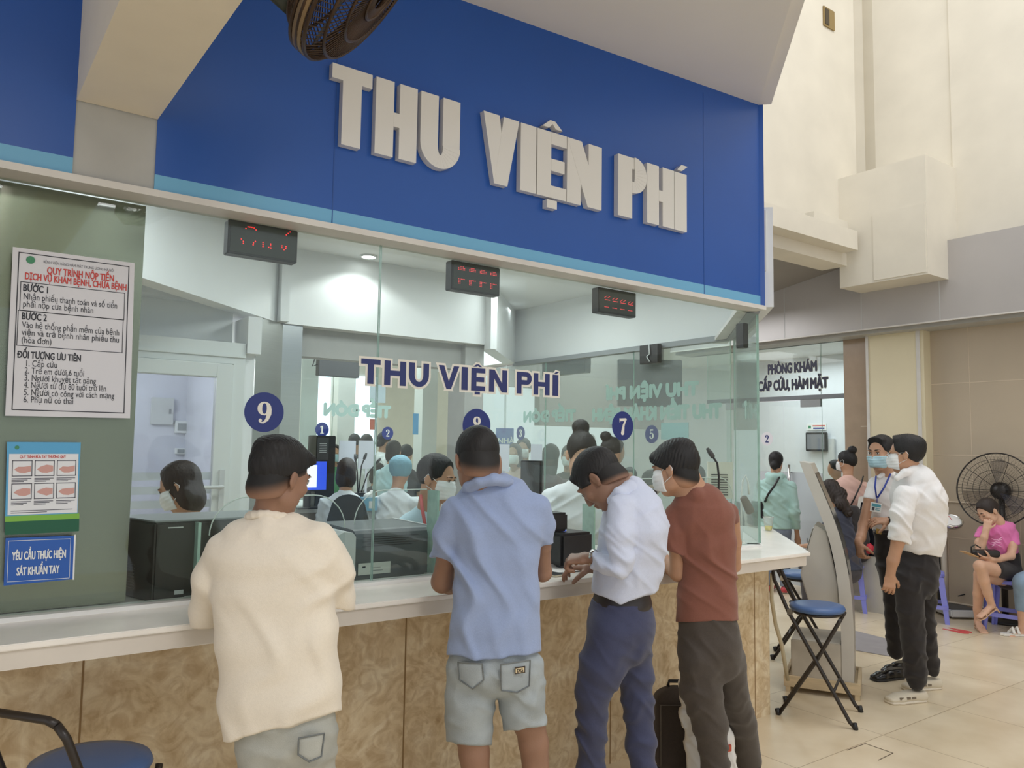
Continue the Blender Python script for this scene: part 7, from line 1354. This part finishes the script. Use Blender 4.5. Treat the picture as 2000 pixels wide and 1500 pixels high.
for k in range(3): a0 = k*2.094; q = MB(); q.prism([fc+.03*(math.cos(a0)*rx+math.sin(a0)*ry), fc+.2*(math.cos(a0-.4)*rx+math.sin(a0-.4)*ry)+ax*.02, fc+.22*(math.cos(a0)*rx+math.sin(a0)*ry), fc+.2*(math.cos(a0+.4)*rx+math.sin(a0+.4)*ry)-ax*.02], ax*.003); q.build('blade', M_dark, t)
q = MB(); q.lathe([(.001, -.02), (.035, -.02), (.035, .03), (.001, .04)], fc, ax, 20); q.build('hub', M_dark, t, smooth=True); q = MB(); q.lathe([(.001, -.24), (.05, -.23), (.065, -.16), (.06, -.08), (.001, -.075)], fc, ax, 22); q.build('motor', M_blackmetal, t, smooth=True)
me_ = fc-ax*.19; tp = W(566, 12, 1.95); q = MB(); q.tube([tp, W(540, -6, 1.96), W(560, -60, 1.98), me_], [.022, .02, .018, .02], 10); q.tube([W(560, -60, 1.98), np.array([W(560, -60, 1.98)[0], W(560, -60, 1.98)[1], 3.42])], .018, 10); q.build('bracket_arm', mat('dark_green_metal', (52, 56, 46), .5), t, smooth=True)
# standing fan by the seated woman
fc = W(1944, 956, 7.44); t = thing('standing_fan', 'large black caged fan on a pole behind the seated woman in pink', 'fan', (fc[0], fc[1]+.0, 0)); ax = nrm(-HF*.60-.80*HR+np.array([0, 0, .14])); rx = nrm(np.cross(ax, [0, 0, 1.])); ry = np.cross(ax, rx); FR = .345; M_fan2 = mat('black_fan_wire', (44, 40, 38), .4); q = MB()
for h_, r_ in ((0, FR), (.05, FR*.8), (-.05, FR*.8), (.065, FR*.5), (-.07, FR*.5)): q.tube([fc+ax*h_+r_*(math.cos(a)*rx+math.sin(a)*ry) for a in np.linspace(0, 2*math.pi, 49)[:-1]], .007 if h_ == 0 else .0022, 6, closed=True)
q.build('cage_rim', M_fan2, t, smooth=True); q = MB()
for a in np.linspace(0, 2*math.pi, 61)[:-1]: dv = math.cos(a)*rx+math.sin(a)*ry; q.tube([fc+ax*.07+dv*.05, fc+ax*.05+dv*FR*.8, fc+dv*FR], .0008, 4); q.tube([fc-ax*.075+dv*.06, fc-ax*.05+dv*FR*.8, fc+dv*FR], .0008 if int(a*9.55+.5) % 6 else .0028, 4)
q.build('cage_wires', M_fan2, t, smooth=True)
for k in range(3): a0 = k*2.094+.4; q = MB(); q.prism([fc+.05*(math.cos(a0)*rx+math.sin(a0)*ry), fc+.28*(math.cos(a0-.3)*rx+math.sin(a0-.3)*ry)+ax*.02, fc+.30*(math.cos(a0)*rx+math.sin(a0)*ry), fc+.26*(math.cos(a0+.35)*rx+math.sin(a0+.35)*ry)-ax*.02], ax*.003); q.build('blade', glassmat('smoked_blade', (.80, .78, .76), haze=.08, hazecol=(.3, .3, .3)), t)
q = MB(); q.lathe([(.001, -.18), (.06, -.17), (.085, -.14), (.08, -.08), (.001, -.075)], fc, ax, 22); q.build('motor', M_fan2, t, smooth=True); pb = fc-ax*.13; q = MB(); q.tube([pb, (pb[0], pb[1], .03)], .028, 12); q.build('pole', M_fan2, t, smooth=True); q = MB(); q.lathe([(.001, .0), (.15, 0), (.15, .02), (.03, .05), (.001, .05)], (pb[0], pb[1], 0), n=30); q.build('base', M_fan2, t, smooth=True)
q = MB(); q.tube([W(1960, 1215, 7.8)*np.array([1, 1, 0])+np.array([0, 0, .012]), W(1925, 1150, 7.95), W(1905, 1155, 7.9), W(1872, 1164, 7.7)], .006, 6); q.build('power_cord', M_black, t, smooth=True)
# personal scale with dial
c = W(1857, 1100, 7.78); c = np.array([c[0], c[1], 0]); t = thing('weighing_scale', 'white column weighing scale with round chrome dial by the tiled wall', 'scale', c); q = MB(); q.obox(c-HR*.13-HF*.22+np.array([0, 0, .02]), HR*.26, HF*.40, (0, 0, .07)); q.build('platform', M_lgrey, t, bevel=.01); q = MB(); q.obox(c-HR*.12-HF*.21+np.array([0, 0, .09]), HR*.24, HF*.30, (0, 0, .006)); q.build('rubber_mat', M_dark, t); q = MB(); q.tube([c+HF*.13+np.array([0, 0, .085]), c+HF*.13+np.array([0, 0, .82])], .032, 14); q.build('column', mat('cream_enamel', (226, 218, 204), .4), t, smooth=True); q = MB(); q.obox(c+HF*.10-HR*.075+np.array([0, 0, .09]), HR*.03, HF*.02, (0, 0, .68)); q.build('height_rod', M_black, t)
dc = W(1859, 1018, 7.70); dv = nrm(-HF*.55+np.array([0, 0, .85])-.1*HR); q = MB(); q.lathe([(.001, -.05), (.07, -.05), (.098, -.02), (.102, .01), (.088, .018), (.086, .008), (.001, .008)], dc, dv, 32); dc_ = q.build('dial_case', M_chrome, t, smooth=True); q = MB(); q.lathe([(.001, .0095), (.084, .0095)], dc, dv, 32, capped=False); q.build('dial_face', M_paper, dc_); q = MB(); q.tube([dc-dv*.03, c+HF*.13+np.array([0, 0, .80])], .03, 12); q.build('dial_neck', MATS['cream_enamel'], t, smooth=True); a_ = nrm(np.cross(dv, HR)); q = MB(); q.obox(dc+dv*.011-HR*.003, HR*.006, a_*.07, dv*.001); q.build('needle', M_redink, dc_)
# lavender plastic stools
def pstool(label, c, ang=0, hgt=.45, w=.155, vox=.009):
    c = np.array([c[0], c[1], 0]); u = np.array([math.cos(ang), math.sin(ang), 0]); v = np.array([-u[1], u[0], 0]); z = np.array([0, 0, 1.]); t = thing('plastic_stool', label, 'stool', c, 'lavender plastic stools')
    q = MB(); q.prism([c+u*a+v*b+z*(hgt-.03) for a, b in ((-w, -w*.8), (-w*.8, -w), (w*.8, -w), (w, -w*.8), (w, w*.8), (w*.8, w), (-w*.8, w), (-w, w*.8))], z*.03); q.build('seat', M_lav, t, bevel=.008)
    for a in (-1, 1):
        for b in (-1, 1): q = MB(); q.prism([c+u*a*w*.95+v*b*w*.95+z*(hgt-.03), c+u*a*w*.60+v*b*w*.95+z*(hgt-.03), c+u*a*w*.95+v*b*w*1.2, c+u*a*w*1.2+v*b*w*1.2], -v*b*.018); q.prism([c+v*b*w*.95+u*a*w*.95+z*(hgt-.03), c+v*b*w*.60+u*a*w*.95+z*(hgt-.03), c+v*b*w*.95+u*a*w*1.2, c+v*b*w*1.2+u*a*w*1.2], -u*a*.018); q.build('leg', M_lav, t)
    q = MB(); h_ = .13; k = 1.10
    for a in (-1, 1): q.obox(c+u*a*w*k-v*w*k+z*h_-u*.008, v*w*2*k, u*.016, z*.035); q.obox(c+v*a*w*k-u*w*k+z*h_-v*.008, u*w*2*k, v*.016, z*.035)
    q.build('stretcher', M_lav, t); return t
ps = pstool('lavender plastic stool under the seated woman in pink', W(1972, 1190, 7.12), .15); w1 = np.array(ps.location)
for (px, py, d_, lab) in ((1810, 1160, 7.55, 'empty lavender plastic stool by the weighing scale'), (1656, 1130, 8.0, 'lavender plastic stool under the woman in navy')): c = W(px, py, d_); copy_tree(ps, (c[0]-w1[0], c[1]-w1[1], 0), lab, .3)
# red footprints, floor mat, hatch
t = thing('foot_marker', 'pair of red footprint stickers on the floor before the seated woman', 'floor sticker', onz(1868, 1233, 0.001)); 
for (a, b) in (((1841, 1228), (1893, 1238)), ((1853, 1226), (1898, 1236))):
    p0, p1 = onz(a[0], a[1], .0012), onz(b[0], b[1], .0012); d_ = nrm(p1-p0); x = np.array([-d_[1], d_[0], 0]); L_ = np.linalg.norm(p1-p0); q = MB(); q.prism([p0+d_*L_*s+x*w_ for s, w_ in ((0, .01), (.3, .022), (.7, .042), (.9, .038), (1, .0), (.9, -.03), (.7, -.035), (.3, -.022), (0, -.01))], (0, 0, .001)); q.build('footprint', mat('red_sticker', (216, 84, 84), .5), t)
q = MB(); q.prism([onz(1612, 1236, .001), onz(1668, 1232, .001), onz(1770, 1258, .001), onz(1748, 1284, .001), onz(1620, 1262, .001)], (0, 0, .004)); tag(q.build('floor_mat', mat('grey_rubber_mat', (150, 146, 148), .8, noise=.06)), 'thin grey mat on the tiles behind the kiosk', 'mat')
q = MB(); h4 = [onz(1654, 1465, .001), onz(1690, 1452, .001), onz(1745, 1471, .001), onz(1716, 1485, .001)]
for i in (0, 1, 2): a, b = h4[i], h4[(i+1) % 4]; n_ = nrm(np.cross(b-a, [0, 0, 1.]))*.003; q.prism([a, b, b+n_, a+n_], (0, 0, .0012))
tag(q.build('floor_hatch_edge', mat('dark_hatch_gap', (96, 82, 66), .8)), 'dark cut lines of a small square hatch in the floor tiles', 'floor hatch')
